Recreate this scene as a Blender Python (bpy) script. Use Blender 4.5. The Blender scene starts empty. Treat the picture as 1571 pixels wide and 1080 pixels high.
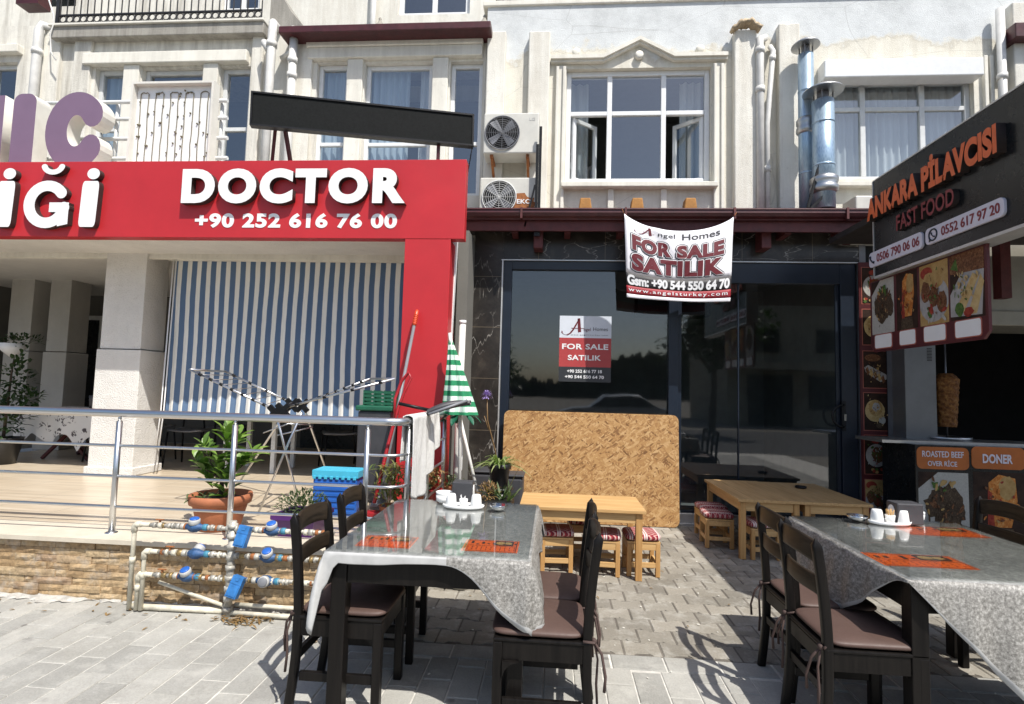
import bpy, bmesh, math, random
from mathutils import Vector, Matrix, Euler
R = math.radians
rnd = random.Random(7)
SC = bpy.context.scene
COL = SC.collection

# ------------------------------------------------------------------ camera
W, HT = 1571.0, 1080.0
FPX = 840.0; CAMH = 1.5
PITCH = math.atan(58/840); ROLL = 0.027; YAW = math.atan(0.078)
cy_, sy_ = math.cos(YAW), math.sin(YAW)
_f0 = Vector((-sy_, cy_, 0)); _r0 = Vector((cy_, sy_, 0)); _u0 = Vector((0, 0, 1))
FWD = _f0*math.cos(PITCH) + _u0*math.sin(PITCH)
_up = -_f0*math.sin(PITCH) + _u0*math.cos(PITCH)
RGT = _r0*math.cos(ROLL) + _up*math.sin(ROLL)
UPV = -_r0*math.sin(ROLL) + _up*math.cos(ROLL)
CAM = Vector((0, 0, CAMH))
cd = bpy.data.cameras.new('camera'); cam = bpy.data.objects.new('camera', cd); COL.objects.link(cam)
cd.sensor_fit = 'HORIZONTAL'; cd.sensor_width = 36; cd.lens = 36*FPX/W
cd.clip_start = 0.05; cd.clip_end = 2000
m3 = Matrix((RGT, UPV, -FWD)).transposed()
cam.matrix_world = Matrix.Translation(CAM) @ m3.to_4x4()
SC.camera = cam
def at(x, y, X=None, Y=None, Z=None):
    """where the sight line through a photo pixel meets the plane X=, Y= or Z="""
    d = RGT*((x-W/2)/FPX) - UPV*((y-HT/2)/FPX) + FWD
    if X is not None: k = X/d.x
    elif Y is not None: k = Y/d.y
    else: k = (Z-CAMH)/d.z
    return CAM + d*k

# ------------------------------------------------------------------ light
SUN = Vector((0.40, -0.50, 1.0)).normalized()
SUN_EL = math.asin(SUN.z); 
w = bpy.data.worlds.new('World'); SC.world = w; w.use_nodes = True
wn = w.node_tree; bg = wn.nodes['Background']
sky = wn.nodes.new('ShaderNodeTexSky'); sky.sky_type = 'NISHITA'; sky.sun_disc = False
sky.sun_elevation = SUN_EL; sky.sun_rotation = math.atan2(SUN.x, SUN.y)
sky.air_density = 1.0; sky.dust_density = 1.8
wn.links.new(sky.outputs[0], bg.inputs[0]); bg.inputs[1].default_value = 0.12
sd = bpy.data.lights.new('sun', 'SUN'); sd.energy = 4.6; sd.angle = R(0.5); sd.color = (1.0, 0.962, 0.90)
so = bpy.data.objects.new('sun', sd); COL.objects.link(so)
so.rotation_euler = (-SUN).to_track_quat('-Z', 'Y').to_euler(); so.location = (6, -6, 18)
SC.view_settings.view_transform = 'Standard'; SC.view_settings.look = 'None'
SC.view_settings.exposure = 0.42; SC.view_settings.gamma = 1.0
SC.cycles.max_bounces = 8; SC.cycles.transparent_max_bounces = 12

# ------------------------------------------------------------------ materials
class NB:
    def __init__(s, name):
        s.m = bpy.data.materials.new(name); s.m.use_nodes = True
        s.nt = s.m.node_tree; s.b = s.nt.nodes['Principled BSDF']; s.out = s.nt.nodes['Material Output']
        s.tc = s.nt.nodes.new('ShaderNodeTexCoord')
    def n(s, t, **kw):
        nd = s.nt.nodes.new('ShaderNode'+t)
        for k, v in kw.items():
            if k in nd.inputs: s.set(nd.inputs[k], v)
            else: setattr(nd, k, v)
        return nd
    def set(s, inp, v):
        if isinstance(v, bpy.types.NodeSocket): s.nt.links.new(v, inp)
        elif isinstance(v, (tuple, list)) and len(v) == 3 and inp.type == 'RGBA': inp.default_value = (*v, 1)
        else: inp.default_value = v
    def map(s, scale=(1,1,1), rot=(0,0,0), src=None):
        src = src or s.tc.outputs['Object']
        if any(rot):
            m0 = s.n('Mapping'); s.set(m0.inputs['Vector'], src); m0.inputs['Rotation'].default_value = rot; src = m0.outputs[0]
        mp = s.n('Mapping'); s.set(mp.inputs['Vector'], src); mp.inputs['Scale'].default_value = scale
        return mp.outputs[0]
    def noise(s, scale, detail=4, rough=.6, vec=None, dist=0):
        nd = s.n('TexNoise'); nd.inputs['Scale'].default_value = scale; nd.inputs['Detail'].default_value = detail
        nd.inputs['Roughness'].default_value = rough; nd.inputs['Distortion'].default_value = dist
        s.set(nd.inputs['Vector'], vec or s.tc.outputs['Object']); return nd.outputs['Fac']
    def ramp(s, fac, stops):
        nd = s.n('ValToRGB'); cr = nd.color_ramp
        while len(cr.elements) < len(stops): cr.elements.new(.5)
        for e, (p, c) in zip(cr.elements, stops):
            e.position = p; e.color = (*c, 1) if len(c) == 3 else c
        s.set(nd.inputs[0], fac); return nd.outputs[0]
    def mix(s, fac, a, b, mode='MIX'):
        nd = s.n('Mix', data_type='RGBA', blend_type=mode)
        s.set(nd.inputs[0], fac); s.set(nd.inputs[6], a if not isinstance(a, tuple) else a); s.set(nd.inputs[7], b)
        return nd.outputs[2]
    def math(s, op, a, b=0.0, clamp=False):
        nd = s.n('Math', operation=op); nd.use_clamp = clamp; s.set(nd.inputs[0], a); s.set(nd.inputs[1], b); return nd.outputs[0]
    def bump(s, h, strength=.3, dist=.01):
        nd = s.n('Bump'); s.set(nd.inputs['Height'], h); nd.inputs['Strength'].default_value = strength
        nd.inputs['Distance'].default_value = dist; s.nt.links.new(nd.outputs[0], s.b.inputs['Normal'])
    def fin(s, col=None, rough=None, metal=None, spec=None):
        if col is not None: s.set(s.b.inputs['Base Color'], col)
        if rough is not None: s.set(s.b.inputs['Roughness'], rough)
        if metal is not None: s.b.inputs['Metallic'].default_value = metal
        if spec is not None: s.b.inputs['Specular IOR Level'].default_value = spec
        return s.m
def cl(c, k): return tuple(min(1, max(0, v*k)) for v in c)
def M(name, c, rough=.6, var=.15, scale=6, bump=0, bscale=60, metal=0, spec=.5, stretch=(1,1,1), rvar=.1, coat=0):
    b = NB(name)
    v = b.map(stretch)
    f = b.noise(scale, 6, .65, v)
    col = b.ramp(f, [(.3, cl(c, 1-var)), (.7, cl(c, 1+var))])
    r = b.math('ADD', b.math('MULTIPLY', b.noise(scale*2.3, 3), rvar*2), rough-rvar, True)
    if bump: b.bump(b.noise(bscale, 3, .6, v), bump, .01)
    if coat: b.b.inputs['Coat Weight'].default_value = coat; b.b.inputs['Coat Roughness'].default_value = .08
    return b.fin(col, r, metal, spec)
def stucco(name, c, dirt, rough=.9, streak=.5, top=None, bump=.5, fine=90):
    b = NB(name)
    f = b.noise(1.3, 8, .7)
    col = b.ramp(f, [(.3, cl(c, .86)), (.65, cl(c, 1.06))])
    st = b.noise(1.0, 6, .7, b.map((7, 7, .7)))
    col = b.mix(b.math('MULTIPLY', b.ramp(st, [(.42, (0,0,0)), (.70, (1,1,1))]), streak), col, dirt)
    sp = b.noise(14, 5, .75)
    col = b.mix(b.math('MULTIPLY', b.ramp(sp, [(.60, (0,0,0)), (.72, (1,1,1))]), .35), col, cl(dirt, .8))
    if top:                       # a later coat of paint ending in a ragged edge
        tcol, z0 = top
        sep = b.n('SeparateXYZ', Vector=b.tc.outputs['Object'])
        z = b.math('ADD', sep.outputs[2], b.math('MULTIPLY', b.math('SUBTRACT', b.noise(1.6, 7, .62), .5), 1.1))
        k = b.math('MULTIPLY', b.math('SUBTRACT', z, z0), 14, True)
        k = b.math('MINIMUM', k, 1.0)
        tc2 = b.ramp(b.noise(1.7, 9, .75), [(.32, cl(tcol, .76)), (.52, tcol), (.72, cl(tcol, 1.14))])
        edge = b.math('SUBTRACT', 1.0, b.math('MULTIPLY', b.math('ABSOLUTE', b.math('SUBTRACT', z, z0)), 22), True)
        col = b.mix(b.math('MULTIPLY', edge, .35), col, cl(dirt, .8))
        col = b.mix(k, col, tc2)
        cr = b.n('TexVoronoi', feature='DISTANCE_TO_EDGE'); cr.inputs['Scale'].default_value = .8
        b.set(cr.inputs['Vector'], b.mix(.25, b.map((.55, .55, 1.4)), b.n('TexNoise', Scale=3.0).outputs['Color'], 'ADD'))
        ck = b.ramp(cr.outputs['Distance'], [(.0, (1,1,1)), (.004, (0,0,0))])
        col = b.mix(b.math('MULTIPLY', ck, .28), col, (.2, .19, .17))
    b.bump(b.math('ADD', b.noise(fine, 3), b.math('MULTIPLY', b.noise(8, 4), .8)), bump, .012)
    return b.fin(col, rough)

m_cream = stucco('cream_stucco', (.76, .74, .67), (.46, .41, .33))
m_creamW = stucco('weathered_cream_stucco', (.74, .715, .64), (.34, .31, .26), streak=.75)
m_plaster = stucco('patched_plaster', (.73, .70, .61), (.45, .40, .31), streak=.4, top=((.63, .65, .65), 2.86))
m_trim = stucco('painted_trim', (.76, .735, .655), (.40, .37, .31), streak=.35, bump=.2)
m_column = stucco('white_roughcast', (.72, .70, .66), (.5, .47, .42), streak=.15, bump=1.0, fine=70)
m_grime = stucco('grimy_concrete', (.36, .34, .30), (.16, .15, .13), streak=.8)
m_ceilw = M('ceiling_paint', (.62, .60, .56), .8, .06)
m_upvc = M('white_upvc', (.74, .75, .75), .35, .05, 12)
m_grayframe = M('aged_white_frame', (.62, .63, .62), .45, .1, 9)
m_maroon = M('maroon_painted_metal', (.062, .012, .014), .42, .3, 9, .1, 40, rvar=.15)
m_maroonw = M('maroon_painted_wood', (.085, .017, .017), .6, .3, 9, .2, 60)
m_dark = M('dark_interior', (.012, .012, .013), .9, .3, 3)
m_room = M('dim_room_wall', (.20, .21, .205), .9, .2, 2)
m_black = M('black_paint', (.007, .007, .008), .45, .3, 9, .05, spec=.3)
m_iron = M('black_iron', (.014, .013, .013), .5, .3, 20)
m_pvc = M('white_pvc_pipe', (.62, .61, .58), .45, .12, 8)
m_greypipe = M('grey_pipe', (.42, .42, .41), .5, .15, 8)
m_red = M('red_sign_board', (.46, .020, .026), .42, .10, 1.4, .05, 3, rvar=.16)
m_white = M('white_plastic', (.80, .80, .79), .4, .04, 8)
m_letterside = M('dark_letter_return', (.03, .022, .02), .5, .2)
m_purple = M('purple_sign_face', (.19, .122, .188), .5, .05, 3)
m_offw = M('offwhite_acrylic', (.66, .64, .58), .5, .08, 6)
m_steel = M('brushed_steel', (.62, .63, .64), .30, .03, 4, metal=1, rvar=.02)
m_stain = M('dull_stainless', (.50, .50, .50), .38, .12, 6, metal=1, stretch=(1,1,.2))
m_galv = NB('galvanised_duct')
def _galv():
    b = m_galv
    v = b.n('TexVoronoi'); v.inputs['Scale'].default_value = 26
    c = b.ramp(v.outputs['Distance'], [(.1, (.26, .38, .50)), (.6, (.42, .54, .65))])  # bluish because the sky's reflection is put into the metal's base colour
    return b.fin(c, .36, .6)
m_galv = _galv()
m_rust = M('rusty_patch', (.30, .11, .035), .85, .45, 20, .4, 60)
m_acw = M('aged_ac_casing', (.56, .55, .50), .5, .1, 5)
m_acgrille = M('ac_fan_guard', (.12, .12, .11), .6, .2)
m_terr = M('terracotta', (.36, .125, .055), .75, .18, 7, .1)
m_soil = M('potting_soil', (.035, .024, .016), .95, .4, 30, .8, 40)
m_purpot = M('purple_pot', (.075, .018, .13), .4, .1)
m_blackpot = M('black_plastic_pot', (.012, .012, .013), .4, .2)
m_blue = M('blue_plastic', (.02, .11, .42), .4, .1)
m_cyan = M('turquoise_plastic', (.06, .42, .60), .4, .1)
m_meter = M('blue_enamel', (.025, .07, .165), .55, .6, 22, .3)
m_valve = M('valve_blue', (.03, .16, .42), .45, .3, 18, .15)
m_teal = M('teal_union', (.045, .19, .28), .5, .2, 14)
m_pipef = M('galvanised_fitting', (.42, .40, .35), .55, .45, 30, .2, metal=.3)
m_ivory = M('ivory_pvc', (.60, .56, .45), .6, .25, 16, .1)
m_mopred = M('red_plastic', (.30, .010, .014), .35, .1)
m_orange = M('orange_plastic', (.62, .07, .02), .4, .1)
m_greypl = M('grey_plastic', (.17, .175, .19), .45, .1)
m_darkgrey = M('charcoal_plastic', (.045, .045, .05), .5, .2)
m_green = M('green_plastic', (.012, .10, .055), .45, .15)
m_ceramic = M('white_ceramic', (.80, .80, .78), .12, .02)
m_chrome = M('steel_bowl', (.72, .72, .72), .16, .05, metal=1)
m_toothp = M('toothpick_wood', (.55, .34, .13), .7, .2, 40)
m_brownc = M('brown_cushion_vinyl', (.082, .048, .038), .58, .10, 8, .12, 30)
m_brass = M('tarnished_brass', (.30, .21, .09), .5, .4, 25, .2, metal=.5)
m_ribbon = M('brown_ribbon', (.06, .036, .03), .8, .2)
m_towel = M('white_terry', (.78, .77, .74), .95, .08, 40, 1.0, 220)
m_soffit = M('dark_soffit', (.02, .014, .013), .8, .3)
m_brick = M('broken_brick', (.42, .33, .22), .9, .3, 25, 1.0, 40)
m_ochre = M('ochre_clay', (.36, .17, .045), .8, .2, 15, .2)
m_navy = M('navy_aluminium', (.007, .013, .025), .38, .15, 6)
m_alum = M('aluminium_sill', (.58, .58, .57), .4, .1, metal=.6)
m_signblk = M('black_composite_panel', (.010, .011, .012), .28, .15, 3, spec=.35)
m_lorange = M('orange_sign_letter', (.66, .11, .02), .4, .12, 9)
m_lred = M('dark_red_letter', (.20, .012, .02), .4, .1)
m_lilac = M('pale_sign_pill', (.62, .60, .68), .4, .03)
m_brd = M('maroon_print', (.075, .008, .011), .45, .25, 4)
m_brdline = M('salmon_print_line', (.36, .10, .07), .5, .1)
m_txtw = M('white_print', (.80, .80, .80), .5, .03)
m_txtred = M('dark_red_print', (.125, .008, .014), .5, .05)
m_txtblk = M('dark_print', (.02, .02, .024), .5, .1)
m_cloth_w = None
m_conc = M('grey_concrete', (.40, .385, .35), .9, .2, 4, .4, 70)
m_tilefl = NB('terrace_floor_tile')
def _tile():
    b = m_tilefl
    w_ = b.noise(2.2, 7, .6, b.map((.6, 7, 1)), .4)
    c = b.ramp(w_, [(.28, (.42, .335, .235)), (.5, (.52, .43, .315)), (.72, (.60, .52, .40))])
    br = b.n('TexBrick'); br.inputs['Scale'].default_value = 1; br.inputs['Mortar Size'].default_value = .003
    br.inputs['Brick Width'].default_value = .6; br.inputs['Row Height'].default_value = .6; br.offset = 0
    b.set(br.inputs['Vector'], b.tc.outputs['Object']); b.set(br.inputs['Color1'], c); b.set(br.inputs['Color2'], c); br.inputs['Mortar'].default_value = (.25, .22, .18, 1)
    return b.fin(br.outputs[0], .32)
m_tilefl = _tile()
def _island(name, stops, rough, fine=60, bump=.4, extra=None, spots=None, deep=.72):
    b = NB(name)
    g = b.n('NewGeometry')
    base = b.ramp(g.outputs['Random Per Island'], stops)
    f = b.noise(fine, 5, .7)
    col = b.mix(.8, base, b.ramp(f, [(.25, (deep, deep, deep)), (.58, (1, 1, 1)), (.8, (1.0, 1.0, .98))]), 'MULTIPLY')
    big = b.noise(1.4, 6, .65)
    col = b.mix(.7, col, b.ramp(big, [(.33, (.70, .69, .66)), (.6, (1, 1, 1))]), 'MULTIPLY')
    if spots:
        sp = b.noise(4.5, 5, .55)
        col = b.mix(b.math('MULTIPLY', b.ramp(sp, [(.66, (0,0,0)), (.74, (1,1,1))]), .6), col, spots)
    if spots:
        gv = b.n('TexVoronoi'); gv.inputs['Scale'].default_value = 3.4; b.set(gv.inputs['Vector'], b.tc.outputs['Object'])
        col = b.mix(b.math('MULTIPLY', b.ramp(gv.outputs['Distance'], [(.045, (1,1,1)), (.075, (0,0,0))]), .65), col, cl(spots, .55))
        dst = b.noise(7, 7, .72)
        col = b.mix(b.math('MULTIPLY', b.ramp(dst, [(.50, (0,0,0)), (.66, (1,1,1))]), .45), col, (.47, .455, .41))
        wr = b.noise(3.1, 8, .75)
        col = b.mix(b.math('MULTIPLY', b.ramp(wr, [(.54, (0,0,0)), (.68, (1,1,1))]), .4), col, cl(spots, 1.1))
    b.bump(b.math('ADD', f, b.math('MULTIPLY', b.noise(12, 4), .7)), bump, .006)
    return b.fin(col, rough)
m_slab = _island('concrete_slab_paver', [(0, (.31, .305, .28)), (.5, (.36, .352, .322)), (1, (.41, .40, .365))], .88, 90, .5, spots=(.16, .15, .14))
m_inter = _island('interlocking_paver', [(0, (.21, .192, .16)), (.5, (.275, .252, .21)), (1, (.34, .31, .26))], .9, 70, .9, spots=(.17, .15, .12))
m_stone = _island('split_face_travertine', [(0, (.36, .235, .12)), (.35, (.47, .325, .175)), (.7, (.54, .40, .235)), (1, (.42, .29, .18))], .9, 34, 1.0, spots=(.16, .09, .045), deep=.30)
m_sand = M('joint_sand', (.56, .54, .49), .95, .25, 12, .6, 90)
m_lime = M('lime_mortar_splash', (.40, .385, .35), .95, .3, 16, 1.0, 30)
def _marble():
    b = NB('dark_marble_tile')
    n1 = b.noise(2.2, 9, .72, None, .6)
    c = b.ramp(n1, [(.3, (.010, .009, .008)), (.55, (.034, .029, .025)), (.75, (.075, .064, .052))])
    v = b.n('TexVoronoi', feature='DISTANCE_TO_EDGE'); v.inputs['Scale'].default_value = 2.6
    b.set(v.inputs['Vector'], b.mix(.55, b.tc.outputs['Object'], b.n('TexNoise', Scale=2.4, Detail=7).outputs['Color'], 'ADD'))
    k = b.math('MULTIPLY', b.ramp(v.outputs['Distance'], [(0, (1,1,1)), (.020, (0,0,0))]), b.ramp(b.noise(2.6, 4), [(.44, (0,0,0)), (.60, (1,1,1))]))
    c = b.mix(k, c, (.34, .32, .29))
    br = b.n('TexBrick'); br.offset = 0; br.inputs['Scale'].default_value = 1; br.inputs['Mortar Size'].default_value = .0025
    br.inputs['Brick Width'].default_value = .8; br.inputs['Row Height'].default_value = .62
    sx = b.n('SeparateXYZ', Vector=b.tc.outputs['Object']); cx = b.n('CombineXYZ')
    b.set(cx.inputs[0], b.math('ADD', sx.outputs[0], .02)); b.set(cx.inputs[1], b.math('ADD', sx.outputs[2], .23))
    b.set(br.inputs['Vector'], cx.outputs[0]); b.set(br.inputs['Color1'], c); b.set(br.inputs['Color2'], c); br.inputs['Mortar'].default_value = (.16, .13, .09, 1)
    return b.fin(br.outputs[0], .3, spec=.35)
m_marble = _marble()
def _osb():
    b = NB('osb_board')
    cols = []
    col = None
    for i, (ang, sc) in enumerate([(88, .95), (-10, 1.2), (68, 1.1), (12, 1.0), (-75, 1.1), (-38, .9), (38, 1.0)]):
        mp = b.map((9.5*sc, 9.5*sc, 32*sc), (0, R(ang), 0))
        v = b.n('TexVoronoi'); v.inputs['Scale'].default_value = 1.9; v.inputs['Randomness'].default_value = 1
        b.set(v.inputs['Vector'], mp)
        h = b.n('SeparateColor', Color=v.outputs['Color'])
        c = b.ramp(h.outputs[0], [(0, (.17, .075, .022)), (.18, (.34, .175, .06)), (.6, (.44, .25, .092)), (1, (.56, .36, .165))])
        if col is None: col = c
        else:
            k = b.math('GREATER_THAN', h.outputs[1], .6)
            col = b.mix(k, col, c)
    g = b.noise(6, 6, .8, b.map((14, 14, 60), (0, R(30), 0)))
    col = b.mix(.6, col, b.ramp(g, [(.3, (.7, .66, .6)), (.6, (1, 1, 1))]), 'MULTIPLY')
    b.bump(g, .4, .004)
    return b.fin(col, .65)
m_osb = _osb()
def _wood(name, c0, c1, rough, axis, sc=1, coat=0):
    b = NB(name)
    s_ = {0: (1.2, 22, 22), 1: (22, 1.2, 22), 2: (22, 22, 1.2)}[axis]
    f = b.noise(1.6*sc, 7, .65, b.map(s_), .8)
    c = b.ramp(f, [(.28, c0), (.6, c1), (.8, cl(c1, 1.12))])
    kn = b.n('TexVoronoi'); kn.inputs['Scale'].default_value = 3.1
    k = b.ramp(kn.outputs['Distance'], [(.03, (1,1,1)), (.075, (0,0,0))])
    c = b.mix(b.math('MULTIPLY', k, .55), c, cl(c0, .35))
    b.bump(f, .15, .003)
    if coat: b.b.inputs['Coat Weight'].default_value = coat
    return b.fin(c, rough, spec=.18 if c1[0] < .05 else .5)
m_pineX = _wood('pine_wood', (.40, .22, .075), (.58, .37, .16), .5, 0)
m_pineY = _wood('pine_wood_lengthwise', (.38, .21, .075), (.56, .355, .155), .5, 1)
m_pineZ = _wood('pine_wood_upright', (.33, .165, .05), (.50, .285, .105), .5, 2)
m_darkw = _wood('dark_stained_wood', (.0035, .003, .003), (.010, .0085, .0075), .36, 2)
m_darkwr = _wood('worn_dark_wood', (.007, .0055, .004), (.040, .029, .019), .42, 1)
def _glass(name, tint, ior, rough=.0):
    b = NB(name); nt = b.nt
    tr = b.n('BsdfTransparent'); tr.inputs[0].default_value = (*tint, 1)
    gl = b.n('BsdfGlossy'); gl.inputs['Roughness'].default_value = rough
    lw = b.n('LayerWeight'); f0 = ((ior-1)/(ior+1))**2
    wv = b.noise(1.1, 2)
    bm_ = b.n('Bump'); bm_.inputs['Strength'].default_value = .05; bm_.inputs['Distance'].default_value = .02; b.set(bm_.inputs['Height'], wv)
    nt.links.new(bm_.outputs[0], gl.inputs['Normal'])
    fac = b.math('ADD', b.math('MULTIPLY', b.math('POWER', lw.outputs['Facing'], 5.0), 1-f0), f0)
    mx = b.n('MixShader'); nt.links.new(fac, mx.inputs[0]); nt.links.new(tr.outputs[0], mx.inputs[1]); nt.links.new(gl.outputs[0], mx.inputs[2])
    nt.links.new(mx.outputs[0], b.out.inputs[0]); return b.m
m_winglass = _glass('window_glass', (.80, .85, .87), 3.1)
m_shopglass = _glass('shop_glass', (.62, .66, .67), 2.15, .03)
m_topglass = _glass('table_glass', (.96, .97, .96), 1.7)
def _curtain(name, c):
    b = NB(name)
    f = b.noise(1, 4, .5, b.map((26, 1, .5)))
    return b.fin(b.ramp(f, [(.3, cl(c, .8)), (.7, c)]), .95)
m_curtw = _curtain('sheer_white_curtain', (.80, .81, .80))
m_curtb = _curtain('pale_blue_curtain', (.55, .63, .70))
m_curtg = _curtain('grey_voile_curtain', (.62, .64, .64))
def _stripe():
    b = NB('blue_white_canvas')
    sx = b.n('SeparateXYZ', Vector=b.tc.outputs['UV'])
    f = b.math('FRACT', b.math('ADD', sx.outputs[0], b.math('MULTIPLY', b.noise(.9, 4, .6), .35)))
    k = b.math('GREATER_THAN', f, .50)
    wv = b.noise(3, 6, .7, b.map((1, 1, .25)))
    sh = b.ramp(wv, [(.3, (.84, .84, .82)), (.7, (1, 1, 1))])
    c = b.mix(k, (.10, .165, .275), (.78, .77, .73))
    c = b.mix(1.0, c, sh, 'MULTIPLY')
    b.bump(b.noise(300, 2), .15, .002)
    return b.fin(c, .9)
m_stripe = _stripe()
def _parasol():
    b = NB('green_white_check_fabric')
    sx = b.n('SeparateXYZ', Vector=b.tc.outputs['Object'])
    f = b.math('FRACT', b.math('MULTIPLY', sx.outputs[2], 10.5))
    k = b.math('GREATER_THAN', f, .5)
    at2 = b.math('ARCTAN2', sx.outputs[1], sx.outputs[0])
    k2 = b.math('GREATER_THAN', b.math('FRACT', b.math('MULTIPLY', at2, 1.9)), .5)
    c = b.mix(k, (.015, .20, .085), b.mix(k2, (.72, .74, .70), (.45, .60, .50)))
    return b.fin(c, .9)
m_parasol = _parasol()
def _cloth(name, light):
    b = NB(name)
    a = b.noise(80 if light else 52, 8, .8, b.map((1, .6, 1)))
    big = b.noise(5, 5, .6)
    if light: st = [(.34, (.075, .07, .06)), (.5, (.25, .24, .22)), (.64, (.49, .475, .44))]
    else: st = [(.32, (.09, .09, .085)), (.5, (.24, .24, .23)), (.68, (.42, .415, .395))]
    c = b.ramp(a, st)
    c = b.mix(.5, c, b.ramp(big, [(.35, (.7, .7, .7)), (.65, (1, 1, 1))]), 'MULTIPLY')
    b.bump(a, .2, .002)
    return b.fin(c, .55)
m_clothT = _cloth('grey_marbled_cloth_top', False)
m_clothD = _cloth('grey_marbled_cloth_drape', True)
m_hem = M('pale_cloth_hem', (.42, .42, .41), .6, .1, 20)
def _kilim():
    b = NB('red_kilim_fabric')
    v = b.map((1, 1, 1)); sx = b.n('SeparateXYZ', Vector=v)
    x = b.math('FRACT', b.math('MULTIPLY', sx.outputs[0], 8.5))
    band = b.math('LESS_THAN', x, .24)
    ln = b.math('LESS_THAN', b.math('ABSOLUTE', b.math('SUBTRACT', x, .12)), .03)
    zz = b.math('ABSOLUTE', b.math('SUBTRACT', b.math('FRACT', b.math('MULTIPLY', sx.outputs[1], 22)), .5))
    d = b.math('FRACT', b.math('ADD', b.math('MULTIPLY', x, 2.6), b.math('MULTIPLY', zz, 2.2)))
    dia = b.math('GREATER_THAN', d, .68)
    d2 = b.math('GREATER_THAN', b.math('FRACT', b.math('ADD', b.math('MULTIPLY', x, 2.6), b.math('ADD', .5, b.math('MULTIPLY', zz, 2.2)))), .82)
    c = b.mix(dia, (.30, .022, .03), (.52, .34, .30))
    c = b.mix(d2, c, (.07, .015, .03))
    c = b.mix(band, c, (.62, .56, .52)); c = b.mix(ln, c, (.38, .09, .10))
    b.bump(b.noise(200, 2), .4, .002)
    return b.fin(c, .95)
m_kilim = _kilim()
def _leaf(name, c, c2):
    b = NB(name); g = b.n('NewGeometry')
    col = b.ramp(g.outputs['Random Per Island'], [(0, c), (1, c2)])
    b.b.inputs['Subsurface Weight'].default_value = 0
    m = b.fin(col, .42)
    tl = b.n('BsdfTranslucent'); b.set(tl.inputs[0], b.mix(1.0, col, (1.0, 1.3, .5), 'MULTIPLY'))
    mx = b.n('MixShader'); mx.inputs[0].default_value = .3
    b.nt.links.new(b.b.outputs[0], mx.inputs[1]); b.nt.links.new(tl.outputs[0], mx.inputs[2]); b.nt.links.new(mx.outputs[0], b.out.inputs[0])
    return m
m_leafc = _leaf('citrus_leaf', (.07, .15, .025), (.22, .34, .07))
m_leafd = _leaf('dark_leaf', (.012, .035, .01), (.035, .07, .02))
m_leafg = _leaf('grey_green_leaf', (.06, .10, .04), (.15, .19, .09))
m_reed = _leaf('reed_leaf', (.07, .12, .03), (.26, .24, .08))
m_spider = _leaf('spider_plant_leaf', (.12, .20, .05), (.36, .40, .18))
m_dry = _leaf('dry_leaf', (.20, .12, .05), (.32, .20, .09))
m_flower = M('lilac_flower', (.30, .22, .48), .7, .25, 40)
m_bark = M('bark', (.07, .05, .035), .9, .3, 30, .6)
def _tcl():
    b = NB('printed_white_cloth')
    v = b.n('TexVoronoi'); v.inputs['Scale'].default_value = 9; b.set(v.inputs['Vector'], b.map((1, 1, 1.0), (0, 0, 0)))
    k = b.ramp(b.noise(19, 3, .5, b.map((1, 1, .5), (0, .5, 0)), 1.5), [(.50, (0,0,0)), (.54, (1,1,1))])
    k2 = b.ramp(v.outputs['Distance'], [(.36, (1,1,1)), (.44, (0,0,0))])
    return b.fin(b.mix(b.math('MULTIPLY', k, k2), (.66, .65, .63), (.08, .07, .075)), .9)
m_printcl = _tcl()
def _food(name, stops, sc, rough=.45):
    b = NB(name)
    vo = b.n('TexVoronoi'); vo.inputs['Scale'].default_value = sc*1.6; b.set(vo.inputs['Vector'], b.mix(.05, b.tc.outputs['Object'], b.n('TexNoise', Scale=sc*.8).outputs['Color'], 'ADD'))
    f = b.math('ADD', b.math('MULTIPLY', b.noise(sc, 8, .8, None, 1.2), .75), b.math('MULTIPLY', vo.outputs['Distance'], .28))
    return b.fin(b.ramp(f, stops), rough+.15, spec=.2)
m_fd_wood = _food('print_dark_wood', [(.3, (0.012, 0.006, 0.005)), (.7, (0.045, 0.023, 0.015))], 7)
m_fd_plate = _food('print_plate', [(.3, (0.261, 0.252, 0.244)), (.7, (0.418, 0.400, 0.383))], 9)
m_fd_meat = _food('print_meat', [(.3, (0.030, 0.012, 0.007)), (.52, (0.139, 0.057, 0.026)), (.75, (0.313, 0.165, 0.078))], 36)
m_fd_dark = _food('print_roast_beef', [(.32, (0.017, 0.012, 0.009)), (.55, (0.074, 0.048, 0.030)), (.75, (0.174, 0.131, 0.078))], 42)
m_fd_rice = _food('print_rice', [(.3, (0.287, 0.278, 0.252)), (.7, (0.478, 0.470, 0.435))], 60)
m_fd_don = _food('print_doner', [(.3, (0.304, 0.070, 0.013)), (.55, (0.539, 0.200, 0.043)), (.75, (0.652, 0.435, 0.174))], 24)
m_fd_wrap = _food('print_wrap', [(.3, (0.400, 0.252, 0.087)), (.7, (0.574, 0.435, 0.217))], 14)
m_fd_red = _food('print_tomato', [(.3, (0.174, 0.017, 0.013)), (.7, (0.365, 0.061, 0.035))], 20)
m_fd_grn = _food('print_greens', [(.3, (0.017, 0.052, 0.010)), (.7, (0.113, 0.191, 0.043))], 30)
m_fd_gold = _food('print_bread', [(.3, (0.296, 0.165, 0.052)), (.7, (0.478, 0.331, 0.139))], 12)
m_doner = _food('doner_meat', [(.3, (.03, .012, .005)), (.5, (.15, .06, .018)), (.75, (.34, .18, .055))], 18)
m_oranprint = M('orange_gradient_print', (.40, .105, .012), .4, .25, 3)
m_placemat = M('orange_placemat', (.70, .12, .018), .5, .08, 8)

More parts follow.
